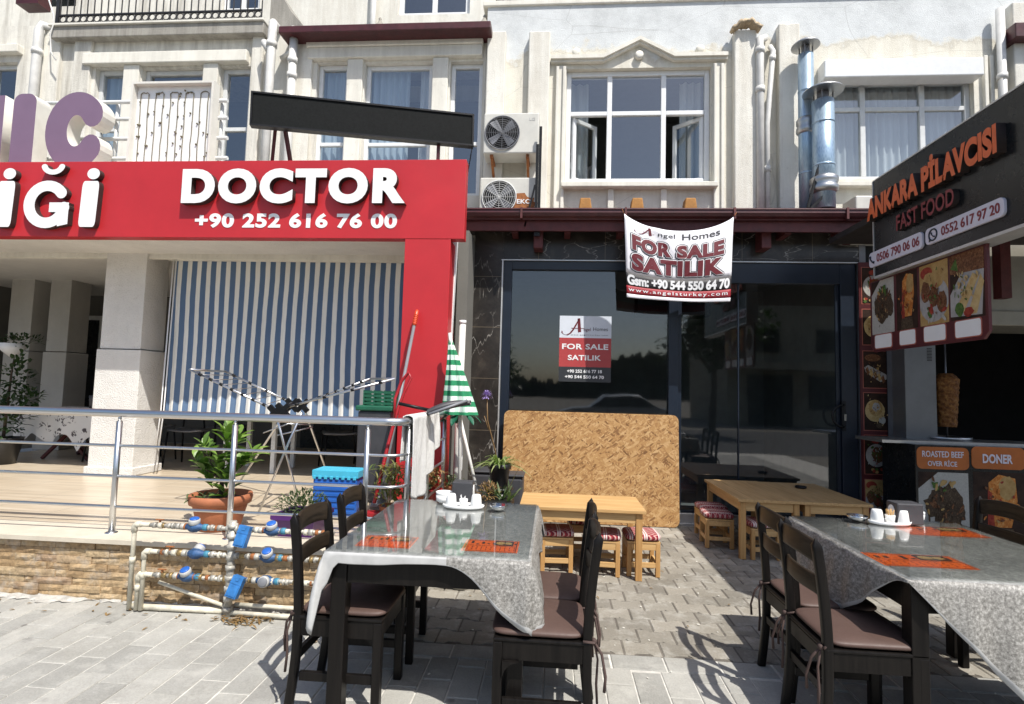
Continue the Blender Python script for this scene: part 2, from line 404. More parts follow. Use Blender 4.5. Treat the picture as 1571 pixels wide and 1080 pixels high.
# ------------------------------------------------------------------ building blocks
ORG = {}
SPLIT = {'pilaster', 'joint', 'apron', 'rail', 'cross_rail', 'architrave', 'tube_rail', 'panel_rib', 'box_frame', 'gutter_clip', 'conduit', 'canopy_post', 'lintel', 'brace', 'crossed_legs', 'cap_stay', 'pull_cord', 'dark_window', 'edge_strip', 'ground_pipe', 'eaves', 'head_rail', 'leg_panel', 'stretcher', 'ribbon_tie', 'edge_trim', 'metal_trim', 'marble_cladding', 'door_frame', 'frame', 'rear_wall', 'beam', 'extractor_hood'} - {'door_frame', 'frame', 'ribbon_tie', 'extractor_hood', 'head_rail', 'leg_panel'}
class MB:
    def __init__(s): s.bm = bmesh.new(); s.mi = 0; s.uv = None
    def face(s, pts, mi=None):
        try:
            f = s.bm.faces.new([s.bm.verts.new(p) for p in pts]); f.material_index = s.mi if mi is None else mi; return f
        except ValueError: return None
    def bx(s, x0, x1, y0, y1, z0, z1, m=None):
        if x0 > x1: x0, x1 = x1, x0
        if y0 > y1: y0, y1 = y1, y0
        if z0 > z1: z0, z1 = z1, z0
        v = [s.bm.verts.new((x, y, z)) for z in (z0, z1) for y in (y0, y1) for x in (x0, x1)]
        if m is not None:
            for q in v: q.co = m @ q.co
        for q in ((0,2,3,1), (4,5,7,6), (0,1,5,4), (2,6,7,3), (0,4,6,2), (1,3,7,5)):
            f = s.bm.faces.new([v[i] for i in q]); f.material_index = s.mi
        return s
    def bar(s, a, b, w, h=None, up=(0,0,1)):
        a, b = Vector(a), Vector(b); h = h or w; d = (b-a); L = d.length; d.normalize()
        u = Vector(up)
        if abs(d.dot(u)) > .98: u = Vector((0, 1, 0))
        x = d.cross(u).normalized(); z = x.cross(d)
        m = Matrix((x, d, z)).transposed().to_4x4(); m.translation = a
        return s.bx(-w/2, w/2, 0, L, -h/2, h/2, m)
    def tube(s, pts, r, n=10, cap=True):
        pts = [Vector(p) for p in pts]; rs = r if isinstance(r, (list, tuple)) else [r]*len(pts)
        rings = []; px_ = None
        for i, p in enumerate(pts):
            a = pts[max(i-1, 0)]; b = pts[min(i+1, len(pts)-1)]; d = (b-a).normalized()
            if px_ is None:
                u = Vector((0, 0, 1)) if abs(d.z) < .9 else Vector((1, 0, 0))
                x = d.cross(u).normalized()
            else:
                x = (px_ - d*px_.dot(d)).normalized()
            px_ = x; y = d.cross(x)
            rings.append([s.bm.verts.new(p + (x*math.cos(2*math.pi*k/n) + y*math.sin(2*math.pi*k/n))*rs[i]) for k in range(n)])
        for a, b in zip(rings, rings[1:]):
            for k in range(n):
                f = s.bm.faces.new((a[k], a[(k+1) % n], b[(k+1) % n], b[k])); f.material_index = s.mi; f.smooth = True
        if cap:
            for rg in (rings[0][::-1], rings[-1]):
                f = s.bm.faces.new(rg); f.material_index = s.mi
        return s
    def lathe(s, prof, c=(0,0,0), n=24, m=None):
        c = Vector(c); rings = []
        for r, z in prof:
            ring = []
            for k in range(n):
                p = Vector((r*math.cos(2*math.pi*k/n), r*math.sin(2*math.pi*k/n), z))
                if m is not None: p = m @ p
                ring.append(s.bm.verts.new(p + c))
            rings.append(ring)
        for a, b in zip(rings, rings[1:]):
            for k in range(n):
                f = s.bm.faces.new((a[k], a[(k+1) % n], b[(k+1) % n], b[k])); f.material_index = s.mi; f.smooth = True
        for rg in (rings[0][::-1], rings[-1]):
            f = s.bm.faces.new(rg); f.material_index = s.mi
        return s
    def prism(s, poly, O, u, v, depth):
        O, u, v = Vector(O), Vector(u), Vector(v); n = u.cross(v).normalized()
        a = [s.bm.verts.new(O+u*p[0]+v*p[1]) for p in poly]; b = [s.bm.verts.new(q.co+n*depth) for q in a]
        N = len(a)
        for f in ([b, a[::-1]] + [[a[i], a[(i+1) % N], b[(i+1) % N], b[i]] for i in range(N)]):
            q = s.bm.faces.new(f); q.material_index = s.mi
        return s
    def grid(s, fn, nu, nv, uvf=None, smooth=True):
        vs = [[s.bm.verts.new(fn(i/nu, j/nv)) for j in range(nv+1)] for i in range(nu+1)]
        if uvf and s.uv is None: s.uv = s.bm.loops.layers.uv.new('UVMap')
        for i in range(nu):
            for j in range(nv):
                f = s.bm.faces.new((vs[i][j], vs[i+1][j], vs[i+1][j+1], vs[i][j+1])); f.material_index = s.mi; f.smooth = smooth
                if uvf:
                    for lp, (a, b) in zip(f.loops, ((i,j), (i+1,j), (i+1,j+1), (i,j+1))): lp[s.uv].uv = uvf(a/nu, b/nv)
        return s
    def ball(s, c, r, seg=12, rings=8, sc=(1,1,1)):
        g = bmesh.ops.create_uvsphere(s.bm, u_segments=seg, v_segments=rings, radius=r)
        for v in g['verts']: v.co = Vector((v.co.x*sc[0], v.co.y*sc[1], v.co.z*sc[2])) + Vector(c)
        fs = set(f for v in g['verts'] for f in v.link_faces)
        for f in fs: f.material_index = s.mi; f.smooth = True
        return s
    def build(s, name, mats, parent=None, bevel=0, org=None, solid=0, recalc=False, label=None, seg=2):
        if parent is not None and name in SPLIT:          # loose pieces become parts of their own
            s.bm.verts.ensure_lookup_table(); seen = set(); comps = []
            for v in s.bm.verts:
                if v in seen: continue
                st_ = [v]; seen.add(v); comp = []
                while st_:
                    a = st_.pop(); comp.append(a)
                    for e in a.link_edges:
                        b_ = e.other_vert(a)
                        if b_ not in seen: seen.add(b_); st_.append(b_)
                comps.append(comp)
            if len(comps) > 1:
                out = None
                for comp in comps:
                    m2 = MB(); ix = {v: m2.bm.verts.new(v.co) for v in comp}
                    for f in {f for v in comp for f in v.link_faces}:
                        g2 = m2.bm.faces.new([ix[v] for v in f.verts]); g2.material_index = f.material_index; g2.smooth = f.smooth
                    out = m2.build(name, mats, parent, bevel, org, solid, recalc, label, seg)
                s.bm.free(); return out
        if recalc: bmesh.ops.recalc_face_normals(s.bm, faces=s.bm.faces)
        o_ = ORG.get(parent.name, Vector((0,0,0))) if parent else Vector(org or (0,0,0))
        if o_.length: bmesh.ops.translate(s.bm, verts=s.bm.verts, vec=-o_)
        me = bpy.data.meshes.new(name); s.bm.to_mesh(me); s.bm.free()
        for m in (mats if isinstance(mats, (list, tuple)) else [mats]): me.materials.append(m)
        ob = bpy.data.objects.new(name, me); COL.objects.link(ob)
        if parent: ob.parent = parent
        else: ob.location = o_
        ORG[ob.name] = o_
        if solid:
            md = ob.modifiers.new('thickness', 'SOLIDIFY'); md.thickness = solid; md.offset = 0
        if bevel:
            md = ob.modifiers.new('bevel', 'BEVEL'); md.width = bevel; md.segments = seg; md.limit_method = 'ANGLE'; md.angle_limit = R(40)
        if label: ob['label'] = label
        return ob
def tag(o, label=None, cat=None, group=None, kind=None):
    for k, v in (('label', label), ('category', cat), ('group', group), ('kind', kind)):
        if v: o[k] = v
    return o
def thing(name, label, cat, loc=(0,0,0), group=None):
    o = bpy.data.objects.new(name, None); COL.objects.link(o); o.location = loc; o.empty_display_size = .1
    ORG[o.name] = Vector(loc); return tag(o, label, cat, group)
def copy_tree(o, parent=None):
    c = o.copy(); COL.objects.link(c); ORG[c.name] = ORG.get(o.name, Vector((0,0,0)))
    if parent: c.parent = parent
    for ch in list(o.children): copy_tree(ch, c)
    return c
VX, VY, VZ = Vector((1,0,0)), Vector((0,1,0)), Vector((0,0,1))
def text_mesh(s, bold=0.0, extrude=0.0, space=1.0, res=3):
    cu = bpy.data.curves.new('t', 'FONT'); cu.body = s; cu.size = 1; cu.offset = bold; cu.extrude = extrude/2; cu.space_character = space; cu.resolution_u = res
    ob = bpy.data.objects.new('t', cu); COL.objects.link(ob)
    dg = bpy.context.evaluated_depsgraph_get(); me = bpy.data.meshes.new_from_object(ob.evaluated_get(dg))
    bpy.data.objects.remove(ob); bpy.data.curves.remove(cu); return me
def text(s, name, mats, parent, O=None, u=None, v=None, w=1, h=1, depth=.004, bold=.03, space=1.0, warp=None, res=3, sidemat=False):
    """lettering fitted to a w x h box at O spanned by unit u, v; or bent by warp(a, b, z)"""
    me = text_mesh(s, bold, 1.0, space, res)
    xs = [q.co.x for q in me.vertices]; ys = [q.co.y for q in me.vertices]
    x0, x1, y0, y1 = min(xs), max(xs), min(ys), max(ys)
    org = ORG[parent.name]
    if warp is None:
        O = Vector(O); u = Vector(u); v = Vector(v); n = u.cross(v)
        warp = lambda a, b, z: O + u*(a*w) + v*(b*h) + n*(z*depth)
    front = [p.normal.z > .5 for p in me.polygons]
    for q in me.vertices:
        q.co = warp((q.co.x-x0)/(x1-x0), (q.co.y-y0)/(y1-y0), q.co.z+.5) - org
    me.materials.clear()
    for m in (mats if isinstance(mats, (list, tuple)) else [mats]): me.materials.append(m)
    if sidemat:
        for p, f_ in zip(me.polygons, front): p.material_index = 0 if f_ else 1
    me.update()
    ob = bpy.data.objects.new(name, me); COL.objects.link(ob); ob.parent = parent; ORG[ob.name] = org
    return ob
def wall_holes(mb, x0, x1, z0, z1, Y, holes, reveal):
    xs = sorted({x0, x1, *[h[0] for h in holes], *[h[1] for h in holes]}); zs = sorted({z0, z1, *[h[2] for h in holes], *[h[3] for h in holes]})
    xs = [x for x in xs if x0 <= x <= x1]; zs = [z for z in zs if z0 <= z <= z1]
    for a, b in zip(xs, xs[1:]):
        for c, d in zip(zs, zs[1:]):
            mx, mz = (a+b)/2, (c+d)/2
            if any(h[0] < mx < h[1] and h[2] < mz < h[3] for h in holes): continue
            mb.face([(a,Y,c), (b,Y,c), (b,Y,d), (a,Y,d)])
    for a, b, c, d in holes:
        y2 = Y+reveal
        mb.face([(a,Y,c), (a,Y,d), (a,y2,d), (a,y2,c)]); mb.face([(b,Y,c), (b,y2,c), (b,y2,d), (b,Y,d)])
        mb.face([(a,Y,d), (b,Y,d), (b,y2,d), (a,y2,d)]); mb.face([(a,Y,c), (a,y2,c), (b,y2,c), (b,Y,c)])
def room(mb, x0, x1, y0, y1, z0, z1):
    """five sides of a dark room open towards the street"""
    mb.face([(x0,y1,z0), (x1,y1,z0), (x1,y1,z1), (x0,y1,z1)]); mb.face([(x0,y0,z0), (x0,y1,z0), (x0,y1,z1), (x0,y0,z1)])
    mb.face([(x1,y0,z0), (x1,y0,z1), (x1,y1,z1), (x1,y1,z0)]); mb.face([(x0,y0,z0), (x1,y0,z0), (x1,y1,z0), (x0,y1,z0)])
    mb.face([(x0,y0,z1), (x0,y1,z1), (x1,y1,z1), (x1,y0,z1)])
def rrect(w, h, r, n=5):
    p = []
    for cx_, cz_, a0 in ((w-r, r, -90), (w-r, h-r, 0), (r, h-r, 90), (r, r, 180)):
        for k in range(n+1):
            a = R(a0+90*k/n); p.append((cx_+r*math.cos(a), cz_+r*math.sin(a)))
    return p
def ell(cx_, cy2, rx, ry, n=20, jag=0, rot=0):
    p = []
    for k in range(n):
        a = 2*math.pi*k/n; q = 1+jag*(rnd.random()-.5); x, y = rx*q*math.cos(a), ry*q*math.sin(a)
        p.append((cx_+x*math.cos(rot)-y*math.sin(rot), cy2+x*math.sin(rot)+y*math.cos(rot)))
    return p
def leafq(mb, base, d, L, wd, droop=.3, up=VZ):
    """one leaf: a folded blade of six faces with a pointed tip"""
    d = Vector(d).normalized(); s = d.cross(up)
    s = s.normalized() if s.length > .01 else VX; nrm = s.cross(d).normalized()
    prof = [(0, .12), (.3, .9), (.6, 1), (.85, .55), (1, .03)]
    L1, C1, R1 = [], [], []
    for t, q in prof:
        c = Vector(base)+d*(L*t)-VZ*(droop*L*t*t)
        C1.append(mb.bm.verts.new(c)); L1.append(mb.bm.verts.new(c+s*(wd/2*q)+nrm*(.18*wd*q))); R1.append(mb.bm.verts.new(c-s*(wd/2*q)+nrm*(.18*wd*q)))
    for i in range(4):
        for a, b in ((L1, C1), (C1, R1)):
            f = mb.bm.faces.new((a[i], b[i], b[i+1], a[i+1])); f.material_index = mb.mi; f.smooth = True
def rdir(zmin=-.2, zmax=1):
    a = rnd.uniform(0, 2*math.pi); z = rnd.uniform(zmin, zmax); r = math.sqrt(max(0, 1-z*z)); return Vector((r*math.cos(a), r*math.sin(a), z))

# ================================================================== SETTING
g = MB(); g.bx(-160, 160, -160, 160, -.5, -.006); tag(g.build('ground', M('far_ground', (.17, .155, .13), .95, .3, 2)), kind='structure')
g = MB(); g.bx(-160, 160, -11, -1.75, -.02, -.0015); tag(g.build('road', M('asphalt', (.055, .055, .056), .9, .25, 6, .5, 90)), kind='structure')
g = MB(); g.bx(-9, 6, -1.7, 3.63, -.02, -.0052); tag(g.build('pavement_bed', m_sand), kind='structure')
def block(mb, poly, z=0.0, ch=.004, zb=-.03):
    """one paver: walls, a small chamfer and a top"""
    cx_ = sum(p[0] for p in poly)/len(poly); cyy = sum(p[1] for p in poly)/len(poly)
    dz = rnd.uniform(-.0022, .0022); tx, ty = rnd.uniform(-.006, .006), rnd.uniform(-.006, .006)
    zz = lambda p: z+dz+(p[0]-cx_)*tx+(p[1]-cyy)*ty
    def inset(p, d):
        vx, vy = p[0]-cx_, p[1]-cyy
        return (p[0]-d*(1 if vx > 0 else -1 if vx < 0 else 0), p[1]-d*(1 if vy > 0 else -1))
    B = [mb.bm.verts.new((p[0], p[1], zb)) for p in poly]; C_ = [mb.bm.verts.new((p[0], p[1], zz(p)-ch)) for p in poly]
    T = []
    for p in poly:
        q = inset(p, ch); T.append(mb.bm.verts.new((q[0], q[1], zz(p))))
    N = len(poly)
    for i in range(N):
        j = (i+1) % N
        mb.bm.faces.new((B[i], B[j], C_[j], C_[i])); mb.bm.faces.new((C_[i], C_[j], T[j], T[i]))
    mb.bm.faces.new(T)
g = MB(); sx, sl = .157, .305
for i in range(-52, 30):
    x0 = .293+i*sx; off = (0, .15, .07, .22)[i % 4]+rnd.uniform(-.01, .01); y = -1.0-off
    while y < 3.6:
        ymax = 3.135 if x0 > -1.15 else 3.62
        a, b = y, min(y+sl, ymax); y += sl
        if b-a < .04: continue
        q = .0024+rnd.uniform(0, .0016)
        block(g, [(x0+q, a+q), (x0+sx-q, a+q), (x0+sx-q, b-q), (x0+q, b-q)])
tag(g.build('pavement', m_slab), kind='structure')
g = MB(); x = -1.15
while x < 5:
    block(g, [(x+.004, 3.14), (x+.296, 3.14), (x+.296, 3.30), (x+.004, 3.30)], ch=.006); x += .3
tag(g.build('kerb_course', m_slab), kind='structure')
g = MB(); row, bl = .165, .222
for j in range(-1, 21):
    yc = 3.40+j*row
    for i in range(-8, 30):
        xc = .55+(i+(.5 if j % 2 else 0))*bl
        if xc < -1.2 or xc > 5: continue
        a, h1, h2, q = bl/2, .094, .071, .0042
        t1, t2 = a*.52, a*.30
        poly = [(-a+q, -h1+q), (-t1, -h1+q), (-t2, -h2+q), (t2, -h2+q), (t1, -h1+q), (a-q, -h1+q), (a-q, h1-q), (t1, h1-q), (t2, h2-q), (-t2, h2-q), (-t1, h1-q), (-a+q, h1-q)]
        poly = [(xc+p[0], max(3.306, yc+p[1])) for p in poly]
        if yc-h1 > 6.75: continue
        if yc+h1 < 3.33: continue
        block(g, poly, ch=.005)
tag(g.build('courtyard_paving', m_inter), kind='structure')
g = MB(); g.bx(-1.15, 5, 3.302, 6.7, -.02, -.0045); tag(g.build('courtyard_bed', M('dirty_joint_sand', (.13, .115, .095), .95, .5, 7, .6, 90)), kind='structure')
# spilled mortar along the foot of the terrace wall
g = MB()
def splash(u, v):
    x = -4.6+3.6*u; wd = .035+.03*math.sin(x*5.1)+.02*math.sin(x*13+1)+.014*math.sin(x*31)+.010*math.sin(x*77)+.05*math.exp(-((x+3.9)/.3)**2)
    return (x, 3.60-(1-v)*max(.01, wd), .003+.02*v+.004*math.sin(x*40+v*9))
g.grid(splash, 260, 5); tag(g.build('mortar_splash', m_lime), kind='structure')

# what stands across the street (seen in the glass only)
def ridge(u, v):
    a = R(200+140*u); r = 130-18*v
    h = 8+4*math.sin(u*9+1)+2.2*math.sin(u*23)+1.0*math.sin(u*71)+.9*abs(math.sin(u*263))+.7*abs(math.sin(u*431+1))+.5*abs(math.sin(u*917))
    return (r*math.cos(a), r*math.sin(a), h*v)
g = MB(); g.grid(ridge, 900, 5); m_hill = M('wooded_hill', (.03, .045, .022), .95, .6, .5)
tag(g.build('hill', m_hill), kind='structure')
def leafy_tree(name, label, x, y, h, rad, n, mat, lsz, group=None):
    t = thing(name, label, 'tree', (x, y, 0), group)
    b = MB(); b.tube([(x, y, -.1), (x+.1, y, h*.3), (x, y+.1, h*.7)], [.16, .12, .05], 8)
    for k in range(6):
        d = rdir(.2, .9); b.tube([(x+.1, y, h*.35), (x+d.x*rad*.7, y+d.y*rad*.7, h*.5+d.z*rad*.7)], [.07, .02], 6)
    b.build('trunk', m_bark, t); c = MB()
    cl_ = [Vector((x, y, h*.62))+rdir(-.7, 1)*rad*rnd.uniform(.3, .8) for _ in range(14)]
    for k in range(n):
        p = rnd.choice(cl_)+rdir(-1, 1)*rad*.42*rnd.random()**.4; leafq(c, p, rdir(-.6, .8), lsz, lsz*.5)
    c.build('crown', mat, t); return t
leafy_tree('street_tree', 'tall leafy tree across the street mirrored in the dark door glass', 6.2, -9, 6.6, 2.1, 1500, m_leafd, .34)
leafy_tree('street_tree', 'low bushy tree across the street mirrored in the left shop pane', -3.5, -16, 4.0, 2.4, 1100, m_leafd, .4)
b_ = thing('street_building', 'pale low shop building across the street mirrored in the door glass', 'building', (14, -17, 0))
g = MB(); hs = [(10, 12.2, 0, 2.6), (13, 15.4, .9, 2.6), (10.4, 11.6, 3.8, 5), (13.4, 14.6, 3.8, 5)]
g.bx(9, 18, -24, -16, 0, 6.6); g.bx(8.9, 18.1, -16, -14.6, 2.85, 3.2); g.build('wall', M('dull_ochre_wall', (.30, .27, .20), .9, .25, 1.2, .3), b_)
for a, b2, c, d in hs:
    q = MB(); q.bx(a, b2, -15.99, -15.9, c, d); q.build('window', m_dark, b_)
g = MB(); g.bx(8.9, 18.1, -24.1, -15.9, 6.6, 6.8); g.build('roof', m_maroonw, b_)
tag(b_, group=None)
# a parked car across the street, mirrored low in the glass
car = thing('parked_car', 'silver parked car across the street mirrored low in the glass', 'car', (2.2, -7.5, 0))
def carbody(u, v):
    prof = [(-2.1,.35),(-2.1,.75),(-1.5,.92),(-.9,.98),(-.35,1.42),(.9,1.45),(1.55,1.0),(2.05,.92),(2.12,.4)]
    t = u*(len(prof)-1); i = min(int(t), len(prof)-2); f = t-i
    x = prof[i][0]*(1-f)+prof[i+1][0]*f; z = prof[i][1]*(1-f)+prof[i+1][1]*f
    s_ = (v-.5)*2; nar = .82-.12*max(0, (z-.95)/.5)
    return (2.2+x, -7.5+nar*math.copysign(abs(s_)**.7, s_), .3+(z-.3)*(1-.06*s_**4))
g = MB(); g.grid(carbody, 32, 12)
for sg in (-1, 1):
    g.prism([(-2.1,.3),(2.1,.3),(2.05,.9),(1.55,.98),(-.9,.96),(-1.5,.9),(-2.1,.72)], (2.2, -7.5+sg*.80, 0), VX, VZ, .02)
g.build('body', M('silver_car_paint', (.35,.36,.37), .3, .05, 3, metal=.5), car)
g = MB()
for sg in (-1, 1): g.prism([(-.85,1.0),(1.4,1.02),(.85,1.36),(-.35,1.34)], (2.2, -7.5+sg*.81, 0), VX, VZ, .015)
g.build('window', m_signblk, car)
for xx in (-1.3, 1.3):
    for sg in (-1, 1):
        g = MB(); g.tube([(2.2+xx, -7.5+sg*.66, .31), (2.2+xx, -7.5+sg*.85, .31)], .31, 20); g.build('wheel', m_black, car)

# ================================================================== TERRACE
FZ = .42; TY = 3.60
ter = thing('terrace', 'raised tiled clinic terrace faced with split tan stone', 'terrace', (-4, 3.6, 0))
g = MB()
TX1 = -1.06
z = 0.0; rows = [.05, .045, .048, .05, .046, .05, .048, .05]
for rh in rows:
    x = -7.6-rnd.random()*.2
    while x < TX1:
        L = rnd.choice((.08, .12, .16, .2, .26))*rnd.uniform(.9, 1.1); x1 = min(x+L, TX1); d = rnd.uniform(.0, .013)
        if x1-x > .02:
            # split face: a 3x2 bumpy front
            nx, nz = 3, 2; G = [[None]*(nz+1) for _ in range(nx+1)]
            for i in range(nx+1):
                for k in range(nz+1):
                    edge = i in (0, nx) or k in (0, nz)
                    G[i][k] = g.bm.verts.new((x+.001+(x1-x-.002)*i/nx, TY-d-(0 if edge else rnd.uniform(.002, .010)), z+.001+(rh-.002)*k/nz))
            for i in range(nx):
                for k in range(nz): g.bm.faces.new((G[i][k], G[i+1][k], G[i+1][k+1], G[i][k+1]))
            per = [G[i][0] for i in range(nx+1)]+[G[nx][k] for k in range(1, nz+1)]+[G[i][nz] for i in range(nx-1, -1, -1)]+[G[0][k] for k in range(nz-1, 0, -1)]
            bk = [g.bm.verts.new((p.co.x, TY+.03, p.co.z)) for p in per]
            for i in range(len(per)):
                j = (i+1) % len(per); g.bm.faces.new((per[j], per[i], bk[i], bk[j]))
        x = x1
    z += rh
ZW = z
g.build('stone_cladding', m_stone, ter)
g = MB(); g.bx(-7.6, TX1-.005, TY+.028, 9.2, -.05, FZ-.045); g.build('base', m_conc, ter)
g = MB(); g.bx(-7.6, TX1+.02, TY-.045, TY+.30, ZW+.001, ZW+.034); g.bx(-7.6, TX1+.012, TY-.030, TY+.30, ZW+.037, FZ); g.build('coping', M('travertine_coping', (.56, .50, .40), .6, .12, 5, .1), ter, bevel=.006)
g = MB(); g.bx(-7.6, TX1+.012, TY+.305, 9.2, FZ-.04, FZ-.002); g.build('floor', m_tilefl, ter)

# ================================================================== CLINIC PORTICO
SY = 5.20; CY = 5.88; UY = 6.80; GY = 6.15
por = thing('clinic_portico', 'white roughcast clinic portico with square columns and shaded back wall', 'portico', (-4, CY, FZ))
zS = at(300, 365, Y=SY).z          # lower edge of the sign
zB = at(400, 388, Y=CY).z          # lower edge of the beam
m_colin = stucco('shade_toned_roughcast', (.42, .405, .37), (.3, .27, .23), streak=.2, bump=.4)  # column roughcast again, darkened: the portico's shade is put into the colour
def column(x0, x1, y0, y1, zt, parent=por, mat=m_column):
    c = MB(); zc = FZ+(zt-FZ)*.56
    c.bx(x0, x1, y0, y1, FZ, zc-.01); c.bx(x0+.02, x1-.02, y0+.02, y1-.02, zc, zt); c.bx(x0-.025, x1+.025, y0-.025, y1+.025, FZ, FZ+.09)
    c.build('column', mat, parent, bevel=.008)
cx0, cx1 = at(143, 600, Y=CY).x, at(211, 600, Y=CY).x
column(cx0, cx1, CY, CY+.42, zB)
for (xa, xb) in ((25, 64), (86, 122)):
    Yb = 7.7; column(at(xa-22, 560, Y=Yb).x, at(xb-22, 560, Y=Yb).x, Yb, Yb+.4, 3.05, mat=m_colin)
g = MB(); g.bx(-9.2, -1.3, CY+.02, CY+.40, zB, zS+.10); g.build('beam', m_column, por)
g = MB(); g.bx(-9.2, -1.2, CY+.40, 9.2, zB+.02, zB+.12); g.build('ceiling', m_ceilw, por)
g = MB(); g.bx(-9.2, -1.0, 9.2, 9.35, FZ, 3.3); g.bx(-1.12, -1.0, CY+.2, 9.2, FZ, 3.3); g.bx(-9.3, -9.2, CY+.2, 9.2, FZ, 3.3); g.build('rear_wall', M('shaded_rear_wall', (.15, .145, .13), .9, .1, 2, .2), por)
d0, d1 = at(118, 500, Y=9.18), at(166, 640, Y=9.18)
dr = MB(); dr.bx(d0.x, d1.x+.5, 9.10, 9.19, FZ, d0.z+.18); dr = dr.build('door', m_grayframe, por)
q = MB(); q.bx(d0.x+.08, d0.x+.5, 9.085, 9.098, FZ+.1, d0.z+.1); q.bx(d0.x+.62, d1.x+.42, 9.085, 9.098, FZ+.1, d0.z+.1); q.build('pane', m_signblk, dr)
# dark openings of the shaded rear wall
for xa, xb, ya in ((-9.0, -7.6, 1.2), (-4.3, -3.3, FZ), (-2.9, -1.6, FZ)):
    q = MB(); q.bx(xa, xb, 9.13, 9.198, ya, 2.5); q.build('dark_window', m_signblk, por)
# red sign
sg = thing('clinic_sign', 'long red fascia sign with raised white DOCTOR lettering over the terrace', 'sign', (-3.5, SY, zS))
zT = at(300, 247, Y=SY).z; sxr = at(714, 300, Y=SY).x
zT = (at(0, 248, Y=SY).z+at(714, 245, Y=SY).z)/2; zS2 = (at(0, 366, Y=SY).z+at(714, 363, Y=SY).z)/2
g = MB(); g.bx(-7.4, sxr-.25, SY+.121, CY+.019, zS2+.004, zT-.02); g.build('beam', m_column, por)
g = MB(); g.bx(-7.4, sxr, SY, SY+.12, zS2, zT); g.build('sign_board', m_red, sg, bevel=.004)
pl0, pl1 = at(615, 520, Y=SY).x, at(686, 520, Y=SY).x
g = MB(); g.bx(pl0, pl1, SY+.003, SY+.30, FZ-.42, zS2-.002); g.build('pillar_cladding', m_red, sg, bevel=.004)
def sign_text(s, px0, px1, py0, py1, name, depth, mats, bold=.05, space=1.0, sidemat=True):
    a, b = at(px0, (py0+py1)/2, Y=SY-depth), at(px1, (py0+py1)/2, Y=SY-depth); lo = at((px0+px1)/2, py1, Y=SY-depth).z; hi = at((px0+px1)/2, py0, Y=SY-depth).z
    return text(s, name, mats, sg, (a.x, SY-.0005, lo), VX, VZ, b.x-a.x, hi-lo, depth, bold, space, res=6, sidemat=sidemat)
sign_text('DOCTOR', 279, 622, 258, 312, 'raised_lettering', .07, [m_white, m_letterside], .058, 1.20)
sign_text('+90 252 616 76 00', 299, 609, 327, 350, 'phone_number', .004, [m_white, m_white], .04, 1.10)
def raised(polys, px0, px1, py0, py1):
    a, b = at(px0, (py0+py1)/2, Y=SY-.06), at(px1, (py0+py1)/2, Y=SY-.06); lo = at((px0+px1)/2, py1, Y=SY-.06).z; hi = at((px0+px1)/2, py0, Y=SY-.06).z
    q = MB()
    for i, p in enumerate(polys): q.prism([(x*(b.x-a.x), z*(hi-lo)) for x, z in p], (a.x, SY-.0005, lo), VX, VZ, .06+.0006*i)
    q.bm.normal_update()
    for f in q.bm.faces: f.material_index = 0 if f.normal.y < -.5 else 1
    q.build('raised_letter', [m_white, m_letterside], sg)
def band_arc(cx_, cz_, rx, ry, sx_, sz_, a0, a1, n=28):
    A = [(cx_+rx*math.cos(R(a0+(a1-a0)*k/n)), cz_+ry*math.sin(R(a0+(a1-a0)*k/n))) for k in range(n+1)]
    B = [(cx_+(rx-sx_)*math.cos(R(a0+(a1-a0)*k/n)), cz_+(ry-sz_)*math.sin(R(a0+(a1-a0)*k/n))) for k in range(n+1)]
    e1 = [((A[-1][0]+B[-1][0])/2+(A[-1][0]-B[-1][0])/2*math.cos(t)-(A[-1][1]-B[-1][1])/2*math.sin(t)*(rx/ry), (A[-1][1]+B[-1][1])/2+(A[-1][1]-B[-1][1])/2*math.cos(t)+(A[-1][0]-B[-1][0])/2*math.sin(t)*(ry/rx)) for t in [math.pi*k/8 for k in range(1, 8)]]
    e0 = [((A[0][0]+B[0][0])/2-(A[0][0]-B[0][0])/2*math.cos(t)+(A[0][1]-B[0][1])/2*math.sin(t)*(rx/ry), (A[0][1]+B[0][1])/2-(A[0][1]-B[0][1])/2*math.cos(t)-(A[0][0]-B[0][0])/2*math.sin(t)*(ry/rx)) for t in [math.pi*k/8 for k in range(1, 8)]]
    return A+e1+B[::-1]+e0
def dotted_i(px0, px1):
    bar = [(.06+.80*x, .78*z) for x, z in rrect(1, 1, .14, 5)]; bar = [(x+.10*z, z) for x, z in bar]
    raised([bar, ell(.62, .905, .30, .095, 24)], px0, px1, 258, 348)
dotted_i(121, 153); dotted_i(-8, 24)
raised([band_arc(.50, .39, .50, .40, .24, .175, 38, 350), [(.56, .42), (.56, .26), (.76, .26), (.76, .02), (.98, .06), (.98, .42)], band_arc(.58, 1.06, .26, .17, .13, .085, 195, 345, 14)], 37, 108, 258, 349)
